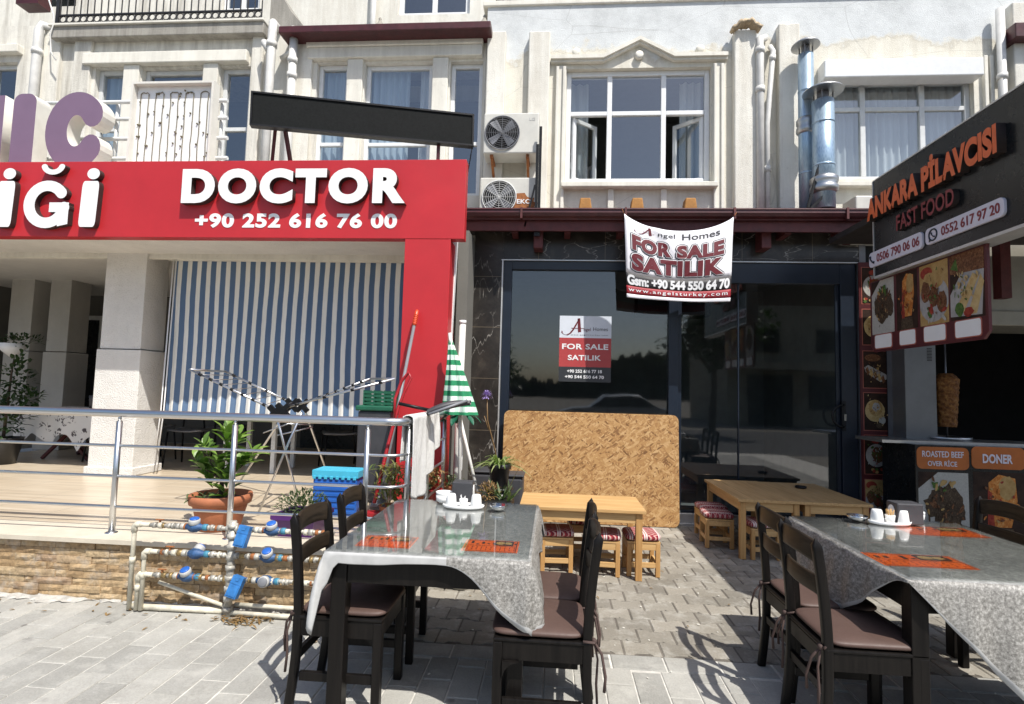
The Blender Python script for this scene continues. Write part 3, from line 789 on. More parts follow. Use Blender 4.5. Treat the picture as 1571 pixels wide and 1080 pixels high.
# purple letters and the tube rail on top of the sign
PY = 5.62
rl = thing('rooftop_letter_sign', 'big purple capital letters with white sides on tube rails above the red sign', 'sign', (-5.5, PY, zT))
def big(s, px0, px1, py0, py1, bold):
    a, b = at(px0, 205, Y=PY-.2), at(px1, 205, Y=PY-.2); lo = at((px0+px1)/2, py1, Y=PY-.2).z; hi = at((px0+px1)/2, py0, Y=PY-.2).z
    text(s, 'purple_letter', [m_purple, m_offw], rl, (a.x, PY-.03, max(lo, zT+.002)), VX, VZ, b.x-a.x, hi-max(lo, zT+.002), .17, bold, res=8, sidemat=True)
def round_i(px0, px1, py0, py1):
    a, b = at(px0, 205, Y=PY-.2), at(px1, 205, Y=PY-.2); hi = at(px0, py0, Y=PY-.2).z; lo = zT+.003
    q = MB(); wdt = b.x-a.x; q.prism(rrect(wdt, hi-lo, wdt*.36, 6), (a.x, PY-.03, lo), VX, VZ, .17)
    for f in q.bm.faces: f.material_index = 0 if f.normal.y < -.5 or False else 1
    q.bm.normal_update()
    for f in q.bm.faces: f.material_index = 0 if f.normal.y < -.5 else 1
    q.build('purple_letter', [m_purple, m_offw], rl)
round_i(17, 52, 144, 248); big('N', -84, 3, 147, 248, .055); 
a, b = at(69, 205, Y=PY-.2), at(163, 205, Y=PY-.2); hi = at(114, 141, Y=PY-.2).z; lo = zT+.003; q = MB()
q.prism([(x*(b.x-a.x), z*(hi-lo)) for x, z in band_arc(.5, .5, .5, .5, .355, .30, 38, 322, 40)], (a.x, PY-.03, lo), VX, VZ, .17); q.bm.normal_update()
for f in q.bm.faces: f.material_index = 0 if f.normal.y < -.5 else 1
q.build('purple_letter', [m_purple, m_offw], rl)
g = MB()
for py in (158, 184, 214, 244):
    a = at(100, py, Y=PY+.10); g.tube([(-7.6, PY+.10, a.z), (at(349, py, Y=PY+.1).x, PY+.10, a.z)], .022, 10)
for px in (60, 180, 340): 
    a = at(px, 200, Y=PY+.16); g.tube([(a.x, PY+.145, zT-.05), (a.x, PY+.145, at(px, 156, Y=PY+.145).z)], .02, 8)
g.build('tube_rail', m_grayframe, rl)
# the white box panel with dead light strings
m_wire = M('dull_green_wire', (.16, .14, .09), .7, .3)
dp = thing('light_string_panel', 'white box panel hung with looped light strings above the red sign', 'panel', (-4.5, PY, zT))
pa, pb = at(208, 190, Y=PY-.02).x, at(327, 190, Y=PY-.02).x; pz1 = at(265, 133, Y=PY-.02).z
g = MB(); g.bx(pa, pb, PY-.02, PY+.0, zT+.002, pz1); g.build('panel', m_white, dp)
g = MB(); t_ = .025
g.bx(pa-t_, pa-.001, PY-.09, PY+.02, zT+.002, pz1+t_); g.bx(pb+.001, pb+t_, PY-.09, PY+.02, zT+.002, pz1+t_); g.bx(pa, pb, PY-.09, PY+.02, pz1+.001, pz1+t_); g.build('box_frame', m_offw, dp)
for k in range(5):
    q = MB(); xx = pa+(pb-pa)*(.055+.192*k); wd = (pb-pa)*.10; pts = []
    for i in range(9): pts.append((xx+rnd.uniform(-.006, .006), PY-.028, zT+.004+(pz1-zT-.09)*i/8))
    for i in range(1, 5): pts.append((xx+wd*i/5, PY-.028, pz1-.07+rnd.uniform(-.008, .008)))
    for i in range(9): pts.append((xx+wd+rnd.uniform(-.006, .006), PY-.028, zT+.004+(pz1-zT-.09)*(8-i)/8))
    q.tube(pts, .0048, 6)
    for _ in range(10):
        p = rnd.choice(pts); q.ball((p[0]+rnd.uniform(-.03, .03), PY-.03, p[2]+rnd.uniform(-.03, .03)), .011, 6, 4)
    q.build('light_string', m_wire, dp)
# LED board
ld = thing('led_display_board', 'long blank black LED display board leaning above the red sign', 'display board', (-3, 5.4, zT))
TL, TR_, BR_, BL_ = at(384, 139, Y=5.12), at(726, 175, Y=5.70), at(724, 223, Y=5.70), at(383, 192, Y=5.12)
uu = (TR_-TL); L_ = Vector((uu.x, uu.y, 0)).length; ud = Vector((uu.x, uu.y, 0)).normalized(); tilt = uu.z/L_
ud = Vector((ud.x, ud.y, tilt)).normalized(); nd = Vector((ud.y, -ud.x, 0)).normalized(); vd = nd.cross(ud).normalized()
hh = (TL.z-BL_.z+TR_.z-BR_.z)/2; O_ = BL_
Mx = Matrix((ud, vd, nd)).transposed().to_4x4(); Mx.translation = O_
g = MB(); g.bx(.02, L_-.02, .02, hh-.02, -.05, .0, Mx); g.build('led_panel', M('led_matrix', (.009, .010, .010), .7, .3, 40, .3, 300, spec=.12), ld)
g = MB()
for a in ((0, L_, 0, .018), (0, L_, hh-.018, hh), (0, .018, .019, hh-.019), (L_-.018, L_, .019, hh-.019)): g.bx(a[0], a[1], a[2], a[3], -.07, .012, Mx)
g.build('frame', m_black, ld)
for p0, p1 in (((423, 192), (417, 247)), ((437, 195), (448, 247)), ((673, 218), (672, 247))):
    a = at(*p0, Y=5.30 if p0[0] < 600 else 5.66); b = at(*p1, Y=5.42 if p0[0] < 600 else 5.66); b.z = zT+.001
    q = MB(); q.bar(a, b, .032, .032); q.build('leg', m_maroon, ld)

q = MB(); q.tube([at(725, 222, Y=5.70), at(722, 240, Y=5.72), at(717, 268, Y=5.8), at(716, 310, Y=5.9)], .006, 6); q.build('cable', m_black, ld)

# ================================================================== UPPER STOREYS
def px_hole(x0, x1, y0, y1, Y=UY):
    return (at(x0, (y0+y1)/2, Y=Y).x, at(x1, (y0+y1)/2, Y=Y).x, at((x0+x1)/2, y1, Y=Y).z, at((x0+x1)/2, y0, Y=Y).z)
def window(parent, h, Y, cols=(), rows=(), fw=.062, mat=None, curtain=None, glass=True, skip=(), cy=.20):
    """frame set back in the reveal, one pane sheet per window, curtain behind"""
    mat = mat or m_upvc; x0, x1, z0, z1 = h; y0, y1 = Y+.07, Y+.13
    f = MB()
    f.bx(x0+.001, x0+fw, y0, y1, z0+.001, z1-.001); f.bx(x1-fw, x1-.001, y0, y1, z0+.001, z1-.001); f.bx(x0+fw, x1-fw, y0, y1, z0+.001, z0+fw); f.bx(x0+fw, x1-fw, y0, y1, z1-fw, z1-.001)
    xc = [x0+(x1-x0)*c for c in cols]; zr = [z0+(z1-z0)*r for r in rows]
    for c in xc: f.bx(c-fw*.5, c+fw*.5, y0+.002, y1-.002, z0+fw, z1-fw)
    ed = [x0+fw]+[q for c in xc for q in (c-fw*.5, c+fw*.5)]+[x1-fw]
    for r in zr:
        for a, b in zip(ed[::2], ed[1::2]): f.bx(a, b, y0+.004, y1-.004, r-fw*.45, r+fw*.45)
    fr = f.build('window', mat, parent, bevel=.006)
    if glass:
        p = MB(); e2 = [z0+fw]+[q for r in zr for q in (r-fw*.45, r+fw*.45)]+[z1-fw]
        for i, (a, b) in enumerate(zip(ed[::2], ed[1::2])):
            for k, (c, d) in enumerate(zip(e2[::2], e2[1::2])):
                if (i, k) in skip: continue
                p.face([(a, y0+.03, c), (b, y0+.03, c), (b, y0+.03, d), (a, y0+.03, d)])
        p.build('pane', m_winglass, fr)
    for (ca, cb, cm) in (curtain or ()):
        c = MB(); A, B = x0+(x1-x0)*ca, x0+(x1-x0)*cb; nf = max(3, int((B-A)/.09))
        c.grid(lambda u, v: (A+(B-A)*u, Y+cy+.025*math.sin(u*nf*2*math.pi)+.01*math.sin(u*nf*5.3), z0-.05+(z1-z0+.1)*v), nf*8, 2)
        c.build('curtain', cm, fr)
    return fr
# ---- left building
bl = thing('row_building', 'weathered cream building with an iron balcony rail at the far left', 'building', (-6, UY, 3))
zbal = at(250, 34, Y=UY).z
g = MB()
hB = [px_hole(141, 187, 104, 262), px_hole(213, 309, 104, 262), px_hole(334, 381, 102, 262)]
hA = [px_hole(-60, 20, 96, 250)]
xBC = at(398, 150, Y=UY).x
wall_holes(g, -11, xBC+.02, 3.0, zbal, UY, hB+hA, .22)
g.build('wall', m_creamW, bl)
g = MB(); room(g, -9.4, -7.2, UY+.22, UY+2.2, 3.4, 6.4); room(g, -6.9, xBC-.02, UY+.22, UY+2.2, 3.4, 6.4); g.build('interior_wall', m_room, bl)
for h in hB: window(bl, h, UY, (), (.42,), .06, m_grayframe, curtain=[(0, 1, m_curtb)] if h is hB[0] else None)
window(bl, hA[0], UY, (.5,), (.3,), .06, m_grayframe)
zl0, zl1 = at(260, 101, Y=UY).z, at(260, 84, Y=UY).z
g = MB(); g.bx(at(134, 95, Y=UY).x, at(383, 95, Y=UY).x, UY-.09, UY+.02, zl0, zl1); g.bx(at(-60, 80, Y=UY).x, at(36, 80, Y=UY).x, UY-.09, UY+.02, at(20, 85, Y=UY).z, at(20, 73, Y=UY).z); g.build('lintel', m_trim, bl, bevel=.01)
for a, b2 in ((188, 212), (310, 333)):
    g = MB(); g.bx(at(a, 180, Y=UY).x, at(b2, 180, Y=UY).x, UY-.05, UY+.01, 3.0, zl0-.002); g.build('pier', m_trim, bl, bevel=.01)
g = MB()
for a, b2 in ((110, 136), (383, 400)): g.bx(at(a, 180, Y=UY).x, at(b2, 180, Y=UY).x, UY-.05, UY+.01, 3.0, zbal-.12)
g.bx(at(62, 180, Y=UY).x, at(88, 180, Y=UY).x, UY-.05, UY+.01, 3.0, zbal-.02); g.build('pilaster', m_creamW, bl, bevel=.012)
zbt = at(250, 33, Y=UY-.13).z
g = MB(); g.bx(at(78, 40, Y=UY-.13).x, at(404, 40, Y=UY-.13).x, UY-.13, UY+1.6, zbt-.19, zbt-.03); g.build('balcony_slab', m_grime, bl, bevel=.01)
g = MB(); g.bx(at(78, 40, Y=UY-.13).x-.02, at(404, 40, Y=UY-.13).x+.01, UY-.16, UY+1.6, zbt-.028, zbt); g.build('balcony_edge', m_trim, bl, bevel=.004)
# balcony rail
g = MB(); xr0, xr1 = at(93, 15, Y=UY-.1).x, at(402, 15, Y=UY-.1).x; yR = UY-.10
g.bx(xr0, xr1, yR-.012, yR+.012, zbt+.02, zbt+.04); g.bx(xr0, xr1, yR-.012, yR+.012, zbt+.135, zbt+.155); g.bx(xr0, xr1, yR-.016, yR+.016, zbt+.95, zbt+.98)
n_ = 29
for k in range(n_+1):
    xx = xr0+(xr1-xr0)*k/n_; g.tube([(xx, yR, zbt+.02), (xx, yR, zbt+.96)], .008, 6, False)
    if k < n_:
        c = (xx+(xr1-xr0)/n_/2, yR, zbt+.088); r_ = .043
        g.tube([(c[0]+r_*math.cos(t*math.pi/6), yR, c[2]+r_*math.sin(t*math.pi/6)) for t in range(13)], .007, 5, False)
g.bx(xr0-.05, xr0-.005, yR-.02, yR+.02, zbt, zbt+1.0); g.build('balcony_rail', m_iron, bl)
# set back upper wall, neighbour wall and rooflines
g = MB(); hh2 = [px_hole(342, 400, -60, 14, UY+1.6), px_hole(60, 120, -80, 10, UY+1.6)]; wall_holes(g, -10.2, -4.3, zbt-.02, 9.5, UY+1.6, hh2, .2); g.build('upper_wall', m_creamW, bl)
window(bl, hh2[0], UY+1.6, (.5,), (), .07)
g = MB(); room(g, hh2[0][0]-.2, hh2[0][1]+.2, UY+1.82, UY+3, hh2[0][2]-.2, hh2[0][3]+.2); room(g, hh2[1][0]-.2, hh2[1][1]+.2, UY+1.82, UY+3, hh2[1][2]-.2, hh2[1][3]+.2); g.build('interior_wall', m_room, bl)
g = MB()                                         # sloping gable end beside the balcony, right
a, b2, c = at(404, 30, Y=UY-.2), at(505, 30, Y=UY+.2), at(465, -6, Y=UY+.2)
g.prism([(0, 0), (.82, 0), (.62, .06), (.30, .42), (.10, .75), (0, .75)], (xBC+.02, UY+1.0, zbt-.16), VX, VZ, .9); g.build('gable_parapet', m_grime, bl)
g = MB(); g.bx(-11, at(58, 30, Y=UY).x, UY+.3, UY+.6, zbal-.2, zbal+.1); g.prism([(0, 0), (1.4, 0), (0, 1.3)], (-9.6, UY+.5, zbal+.1), VX, VZ, .5); g.build('gable_parapet', m_creamW, bl)
g = MB(); g.bx(at(24, 4, Y=UY+.1).x, at(58, 4, Y=UY+.1).x, UY+.1, UY+.3, at(40, 5, Y=UY+.1).z, at(40, 5, Y=UY+.1).z+.2); g.build('eaves', m_maroon, bl)
def pipe(parent, pts, r, mat=m_pvc, name='downpipe', coll=()):
    q = MB(); q.tube(pts, r, 12)
    for t in coll:
        p = Vector(pts[t[0]]).lerp(Vector(pts[t[0]+1]), t[1]); d = (Vector(pts[t[0]+1])-Vector(pts[t[0]])).normalized(); q.tube([p-d*.035, p+d*.035], r*1.22, 12)
    return q.build(name, mat, parent)
a, b2 = at(62, 36, Y=UY-.12), at(50, 145, Y=UY-.12); a.x = (a.x+b2.x)/2
pipe(bl, [(a.x+.12, UY+.05, a.z), (a.x+.01, UY-.10, a.z-.01), (a.x, UY-.12, a.z-.10), (a.x, UY-.12, 3.2)], .055, coll=[(2, .1), (2, .5)])
q = MB(); cpx = [(75, 0), (82, 22), (83, 34), (77, 52), (78, 80), (86, 92)]; q.tube([at(*p, Y=UY-.16) for p in cpx], .009, 6); q.build('loose_cable', m_pvc, bl)
# old AC condenser on that balcony
def ac_unit(label, x0, x1, y0, z0, z1, dep=.30, rust=False, group=None, brackets=True, fanx=.34):
    t = thing('air_conditioner', label, 'air conditioner', ((x0+x1)/2, y0+dep/2, z0), group)
    q = MB(); q.bx(x0, x1, y0, y0+dep, z0, z1); q.build('casing', m_acw, t, bevel=.015)
    H_ = z1-z0; r = H_*.40; c = Vector((x0+(x1-x0)*fanx, y0-.004, (z0+z1)/2)); q = MB()
    rot = Matrix.Rotation(R(90), 4, 'X')
    q.lathe([(.001, .0), (r, .0), (r, .004), (.001, .004)], c+Vector((0, 0.003, 0)), 28, rot); q.build('fan_opening', m_dark, t)
    q = MB()
    for k in range(4):
        an = k*math.pi/2+.5; q.prism([(0, -.01), (r*.9, -.06*r-.02), (r*.86, .42*r), (.2*r, .18*r)], c+Vector((0, -.002, 0)), Vector((math.cos(an), 0, math.sin(an))), Vector((-math.sin(an), -.18, math.cos(an))).normalized(), .002)
    q.build('fan_blade', m_greypl, t)
    q = MB()
    for k in range(1, 8): q.tube([(c.x+r*k/7.5*math.cos(a_*math.pi/12), c.y-.014, c.z+r*k/7.5*math.sin(a_*math.pi/12)) for a_ in range(25)], .0022, 4, False)
    for k in range(12): q.tube([(c.x, c.y-.016, c.z), (c.x+r*math.cos(k*math.pi/6), c.y-.016, c.z+r*math.sin(k*math.pi/6))], .0022, 4, False)
    q.tube([(c.x+r*1.03*math.cos(a_*math.pi/16), c.y-.008, c.z+r*1.03*math.sin(a_*math.pi/16)) for a_ in range(33)], .008, 6, False)
    q.build('fan_guard', m_grayframe if rust else m_greypl, t)
    if brackets:
        for xx in (x0+.12*(x1-x0)/.8, x1-.16*(x1-x0)/.8):
            q = MB(); q.bx(xx-.018, xx+.018, y0+.03, y0+dep+.12, z0-.035, z0-.002); q.bar((xx, y0+.07, z0-.03), (xx, y0+dep+.10, z0-.22), .03, .03); q.build('bracket', m_rust, t)
    if rust:
        q = MB(); q.prism(ell(.0, .0, .17, .14, 26, .5), ((x0+x1)/2+.17, y0-.0015, z0+.14), VX, VZ, .001); q.prism(ell(0, 0, .05, .03, 14, .5), ((x0+x1)/2+.02, y0-.0015, z0+.17), VX, VZ, .001); q.build('rust_stain', m_rust, t)
        text('EKO', 'lettering', m_txtw, t, (x1-.245, y0-.004, z0+.17), VX, VZ, .17, .055, .002, .02)
    else:
        text('LG', 'faded_lettering', m_greypipe, t, (x1-.12, y0-.0015, z1-.10), VX, VZ, .07, .035, .001, .0)
    return t
a, b2 = at(229, 30, Y=UY+.9), at(285, 30, Y=UY+.9)
ac_unit('grubby condenser behind the iron balcony rail', a.x, a.x+.8, UY+.9, zbt+.10, zbt+.68, brackets=False)

# ---- middle building
bc = thing('row_building', 'cream building in the middle with a dark red roof edge and three narrow windows', 'building', (-2.2, UY, 3))
xCD = at(744, 150, Y=UY).x; xC0 = xBC+.021; zCt = at(600, 44, Y=UY).z
hC = [px_hole(482, 530, 96, 300), px_hole(556, 660, 96, 300), px_hole(688, 738, 94, 300)]
g = MB(); wall_holes(g, xC0, xCD, 3.0, zCt+.05, UY, hC, .24); g.build('wall', m_cream, bc)
g = MB(); room(g, xC0+.05, xCD-.05, UY+.24, UY+2.2, 3.2, 6.3); g.build('interior_wall', m_room, bc)
window(bc, hC[0], UY, (), (.40, ), .055, None, [(0, 1, m_curtb)]); window(bc, hC[1], UY, (), (.40,), .055, None, [(0, .62, m_curtb), (.78, 1, m_curtw)]); window(bc, hC[2], UY, (), (.40,), .055)
zl0, zl1 = at(610, 92, Y=UY).z, at(610, 68, Y=UY).z
g = MB(); g.bx(at(476, 80, Y=UY).x, at(741, 80, Y=UY).x, UY-.08, UY+.02, zl0, zl1-.07); g.bx(at(474, 80, Y=UY).x, at(742, 80, Y=UY).x, UY-.10, UY+.02, zl1-.068, zl1); g.build('lintel', m_trim, bc, bevel=.012)
for a, b2 in ((531, 555), (662, 686)):
    g = MB(); g.bx(at(a, 180, Y=UY).x, at(b2, 180, Y=UY).x, UY-.05, UY+.01, 3.0, zl0-.002); g.build('pier', m_trim, bc, bevel=.012)
g = MB(); g.bx(at(447, 180, Y=UY).x, at(477, 180, Y=UY).x, UY-.06, UY+.01, 3.0, zl1+.10); g.build('pilaster', m_cream, bc, bevel=.012)
# sloping red eaves board
e0, e1 = at(424, 47, Y=UY-.35), at(752, 38, Y=UY-.35); g = MB()
zE0 = at(424, 47, Y=UY-.35).z; zE1 = at(600, 30, Y=UY-.35).z
g.bx(e0.x, e1.x, UY-.30, UY+.5, (e0.z+e1.z)/2, (e0.z+e1.z)/2+.095); g.build('eaves', m_maroon, bc, bevel=.01)
g = MB(); g.bx(at(500, 25, Y=UY-.2).x, at(745, 25, Y=UY-.2).x, UY-.2, UY+1, (e0.z+e1.z)/2+.096, (e0.z+e1.z)/2+.14); g.build('roof_edge', m_trim, bc)
hC2 = [px_hole(612, 722, -70, 22, UY+1.5)]
g = MB(); wall_holes(g, -4.7, -.3, zCt-.2, 9.5, UY+1.5, hC2, .2); g.build('upper_wall', m_cream, bc)
g = MB(); room(g, hC2[0][0]-.2, hC2[0][1]+.2, UY+1.7, UY+2.7, hC2[0][2]-.2, hC2[0][3]+.2); g.build('interior_wall', m_room, bc)
window(bc, hC2[0], UY+1.5, (.5,), (), .08)
q = MB(); x_ = at(572, 10, Y=UY+1.4).x; q.tube([(x_, UY+1.42, 6.0), (x_, UY+1.42, 9.0)], .05, 10); q.build('downpipe', m_pvc, bc)
zE = (e0.z+e1.z)/2+.162
for px in (584, 744):
    q = MB(); x_ = at(px, 15, Y=UY+.05).x; q.lathe([(.09, 0), (.10, .03), (.06, .06), (.10, .08), (.085, .12), (.04, .17), (.015, .22), (.022, .24), (.001, .27)], (x_, UY+.05, zE), 14); q.build('roof_finial', M('verdigris_finial', (.28, .26, .22), .7), bc)
a, b2 = at(419, 60, Y=UY-.25), at(408, 240, Y=UY-.25); x_ = at(412, 150, Y=UY-.22).x
pipe(bc, [(x_-.05, UY+.1, a.z+.30), (x_-.03, UY-.16, a.z+.28), (x_, UY-.22, a.z+.12), (x_, UY-.22, 3.2)], .055, coll=[(2, .06), (2, .35)])
pipe(bc, [(x_-.14, UY-.16, a.z+.02), (x_-.03, UY-.22, a.z-.14)], .045)
x_ = at(447, 140, Y=UY-.16).x; a = at(450, 44, Y=UY-.16)
pipe(bc, [(x_, UY-.17, a.z), (x_, UY-.17, 3.2)], .052, coll=[(0, .15), (0, .22)]); pipe(bc, [(x_-.22, UY-.05, a.z-.33), (x_, UY-.16, a.z-.30)], .03)

# ---- right building
bd = thing('row_building', 'cream building on the right with patchy pale plaster and a gabled window moulding', 'building', (2, UY, 3))
zDt = (at(780, 9, Y=UY).z+at(1140, 2, Y=UY).z)/2; xD1 = 7.5
hD = [px_hole(868, 1091, 104, 278), px_hole(1263, 1496, 118, 275)]
g = MB(); wall_holes(g, xCD+.002, xD1, 3.3, zDt, UY, hD, .26); g.build('wall', m_plaster, bd)
g = MB(); room(g, -.4, 2.6, UY+.262, UY+2.6, 3.6, 6.2); room(g, 2.7, 7, UY+.262, UY+2.6, 3.6, 6.2); g.build('interior_wall', m_room, bd)
def fx(h, px, Y=UY, y=190): return (at(px, y, Y=Y).x-h[0])/(h[1]-h[0])
h = hD[0]; rt = (at(980, 169, Y=UY).z-h[2])/(h[3]-h[2])
w1 = window(bd, h, UY, (fx(h, 935.5), fx(h, 1019.5)), (rt,), .062, None, [(.0, .17, m_curtw), (.84, 1, m_curtw)], skip=((0, 0), (2, 0)), cy=.46)
# the two open casements
zc0, zc1 = h[2]+.055, h[2]+(h[3]-h[2])*rt-.03
for px0, ang, sgn in ((at(876, 220, Y=UY).x+.02, 40, 1), (at(1083, 220, Y=UY).x-.0, 40, -1)):
    c = MB(); wdt = .42; d = Vector((sgn*math.cos(R(ang)), math.sin(R(ang)), 0)); O2 = Vector((px0, UY+.12, 0)); f = .05
    def cb(a, b, z0_, z1_): 
        m_ = Matrix((d, Vector((-d.y, d.x, 0)), VZ)).transposed().to_4x4(); m_.translation = O2; c.bx(a, b, -.02, .02, z0_, z1_, m_)
    cb(0, f, zc0, zc1); cb(wdt-f, wdt, zc0, zc1); cb(f, wdt-f, zc0, zc0+f); cb(f, wdt-f, zc1-f, zc1)
    cs = c.build('casement', m_upvc, bd, bevel=.005); q = MB()
    q.face([O2+d*f+VZ*(zc0+f), O2+d*(wdt-f)+VZ*(zc0+f), O2+d*(wdt-f)+VZ*(zc1-f), O2+d*f+VZ*(zc1-f)]); q.build('pane', m_winglass, cs)
# mouldings round it
zs0 = at(980, 284, Y=UY-.1).z; zs1 = at(980, 279, Y=UY-.1).z
g = MB(); g.bx(at(861, 281, Y=UY).x, at(1098, 281, Y=UY).x, UY-.12, UY+.05, zs0-.02, zs1); g.build('window_sill', m_trim, bd, bevel=.008)
zp0, zp1 = 3.4, at(860, 103, Y=UY).z
for (a, b2) in ((851, 867), (1093, 1110)):
    g = MB(); xa, xb = at(a, 200, Y=UY).x, at(b2, 200, Y=UY).x; w3 = (xb-xa)/3
    g.bx(xa, xb, UY-.035, UY+.01, zp0, zp1); g.bx(xa+w3*.1, xa+w3*.9, UY-.06, UY-.036, zp0, zp1-.02); g.bx(xa+w3*2.0, xb-w3*.1, UY-.06, UY-.036, zp0, zp1-.02); g.build('architrave', m_trim, bd, bevel=.008)
g = MB(); zc_ = at(980, 94.5, Y=UY).z; rise = at(981, 68, Y=UY).z-zc_; th = .045
xs = [at(p, 92, Y=UY).x for p in (845, 925, 981, 1033, 1114)]
zz_ = [0, 0, rise, .0, 0]
low = [(x, zc_+q-.02) for x, q in zip(xs, zz_)]; hi_ = [(x, zc_+q+th) for x, q in zip(xs, zz_)]
g.prism(low+hi_[::-1], (0, UY+.01, 0), VX, VZ, .07); g.prism([(x, z+.03) for x, z in low]+[(x, z+.012) for x, z in hi_[::-1]], (0, UY-.061, 0), VX, VZ, .03); g.build('gabled_moulding', m_trim, bd, recalc=True)
for px, py in ((884, 83), (980, 87), (1073, 78)):
    q = MB(); p = at(px, py, Y=UY); q.lathe([(.052, 0), (.052, .05), (.03, .06), (.001, .06)], (p.x, UY+.0, p.z), 16, Matrix.Rotation(R(90), 4, 'X')); q.build('round_boss', m_trim, bd)
g = MB()
for a, b2 in ((932, 941), (1013, 1022)): g.bx(at(a, 300, Y=UY).x, at(b2, 300, Y=UY).x, UY-.04, UY+.01, 3.4, zs0-.022)
g.build('panel_rib', m_trim, bd, bevel=.006)
# pilasters
pil = [(743, 772, 46), (808, 841, 46), (1128, 1163, 44), (1197, 1230, 34)]
for (a, b2, yt) in pil:
    g = MB(); g.bx(at(a, 200, Y=UY-.12).x, at(b2, 200, Y=UY-.12).x, UY-.10, UY+.01, 3.3, at(a, yt, Y=UY-.12).z); g.build('pilaster', m_cream, bd, bevel=.015)
p = at(1128, 38, Y=UY-.16); q = MB()
q.grid(lambda u, v: (p.x-.03+.34*u, UY-.19+.12*v+.015*math.sin(u*17), p.z-.05+.10*math.sin(math.pi*u)*(1-.3*v)+.012*math.sin(u*31)), 14, 4); q.build('broken_coping', m_brick, bd, solid=.04)
# parapet
g = MB(); g.bx(xCD-.06, xD1, UY-.03, UY+.6, zDt, zDt+.07); g.build('parapet_coping', m_trim, bd, bevel=.01)
g = MB(); g.bx(xCD+.1, xD1, UY+1.5, UY+1.6, zDt, 9.5); g.build('upper_wall', m_plaster, bd)
g = MB(); g.bx(xCD+.1, 2.3, UY+.02, UY+.04, zDt+.12, zDt+.14)
for k in range(34): g.bx(xCD+.1+.09*k, xCD+.115+.09*k, UY+.02, UY+.036, zDt+.07, zDt+.9)
g.build('roof_rail', m_iron, bd)
# right window dressing
h = hD[1]; rt = (at(1400, 162, Y=UY).z-h[2])/(h[3]-h[2])
window(bd, h, UY, (fx(h, 1329), fx(h, 1421.5)), (rt,), .062, m_grayframe, [(.0, 1, m_curtg)])
q = MB(); a, b2 = at(1264, 104, Y=UY-.16), at(1508, 104, Y=UY-.16); q.bx(a.x, b2.x, UY-.18, UY+.02, at(1380, 118, Y=UY-.16).z, at(1380, 91, Y=UY-.16).z); q.build('shutter_box', m_upvc, bd, bevel=.012)
q = MB(); q.bx(at(1258, 280, Y=UY).x, at(1500, 280, Y=UY).x, UY-.10, UY+.04, at(1380, 282, Y=UY-.1).z-.02, at(1380, 277, Y=UY-.1).z); q.build('window_sill', m_trim, bd, bevel=.008)
for a in (1508, 1517):
    q = MB(); q.bx(at(a, 180, Y=UY).x, at(a+6, 180, Y=UY).x, UY-.05, UY+.01, 3.4, at(a, 88, Y=UY).z); q.build('architrave', m_trim, bd, bevel=.008)
x_ = at(1166.5, 190, Y=UY-.13).x; z_ = at(1166, 62, Y=UY-.13).z
pipe(bd, [(x_+.10, UY-.02, z_+.10), (x_+.01, UY-.10, z_+.03), (x_, UY-.13, z_-.08), (x_, UY-.13, 3.4)], .045, coll=[(2, .23), (2, .02)])
xa, xb = at(1186, 90, Y=UY-.12).x, at(1177, 220, Y=UY-.12).x
pipe(bd, [(xa, UY-.03, at(1186, 74, Y=UY).z), (xa, UY-.12, at(1186, 80, Y=UY-.1).z), (xb, UY-.12, at(1178, 190, Y=UY-.12).z), (xb, UY-.12, 3.4)], .032, coll=[(1, .1), (2, .4)])
x_ = at(1537, 100, Y=UY-.1).x; pipe(bd, [(x_, UY-.1, at(1537, 22, Y=UY).z), (x_, UY-.1, 3.4)], .045, coll=[(0, .3)])
q = MB(); a = at(1553, 48, Y=UY-.2); q.bx(a.x, a.x+1.2, UY-.25, UY, a.z-.1, a.z+.08); q.build('eaves', m_maroon, bd, bevel=.01)
q = MB(); q.bx(at(1541, 22, Y=UY).x, xD1, UY-.12, UY, 3.4, at(1541, 14, Y=UY).z); q.build('pilaster', m_cream, bd, bevel=.012)

# ================================================================== THINGS ON THE UPPER WALL
ay = UY-.42
def acr(px0, px1, py0, py1, Y): return at(px0, 200, Y=Y).x, at(px1, 200, Y=Y).x, at(785, py1, Y=Y).z, at(785, py0, Y=Y).z
x0, x1, z0, z1 = acr(742, 827, 173, 235, ay); ac_unit('clean upper condenser on rusty brackets beside the pilaster', x0, x1, ay, z0, z1, group='condensers stacked on the wall')
x0, x1, z0, z1 = acr(739, 827, 272, 334, ay); ac_unit('lower condenser with a big rust stain and worn white letters', x0, x1, ay, z0, z1, rust=True, group='condensers stacked on the wall', brackets=False)
q = MB(); xp = at(828.5, 250, Y=ay-.08).x; zp = at(829, 195, Y=ay-.08).z; zq = at(829, 222, Y=ay-.08).z
q.bx(xp-.016, xp+.016, ay-.10, ay-.07, 3.3, zp); q.bx(xp-.05, xp-.018, ay-.10, ay-.07, 3.3, zq); q.bar((xp, ay-.085, 3.62), (xp+.12, ay-.085, 3.4), .025); q.bar((xp-.05, ay-.12, 3.9), (xp-.16, ay-.12, 3.4), .02)
tag(q.build('steel_post', m_black, org=(xp, ay-.08, 3.3)), 'black double steel post standing in front of the condensers', 'post')
FLZ = (at(720, 318, Y=GY).z+at(1340, 321, Y=GY).z)/2+.03
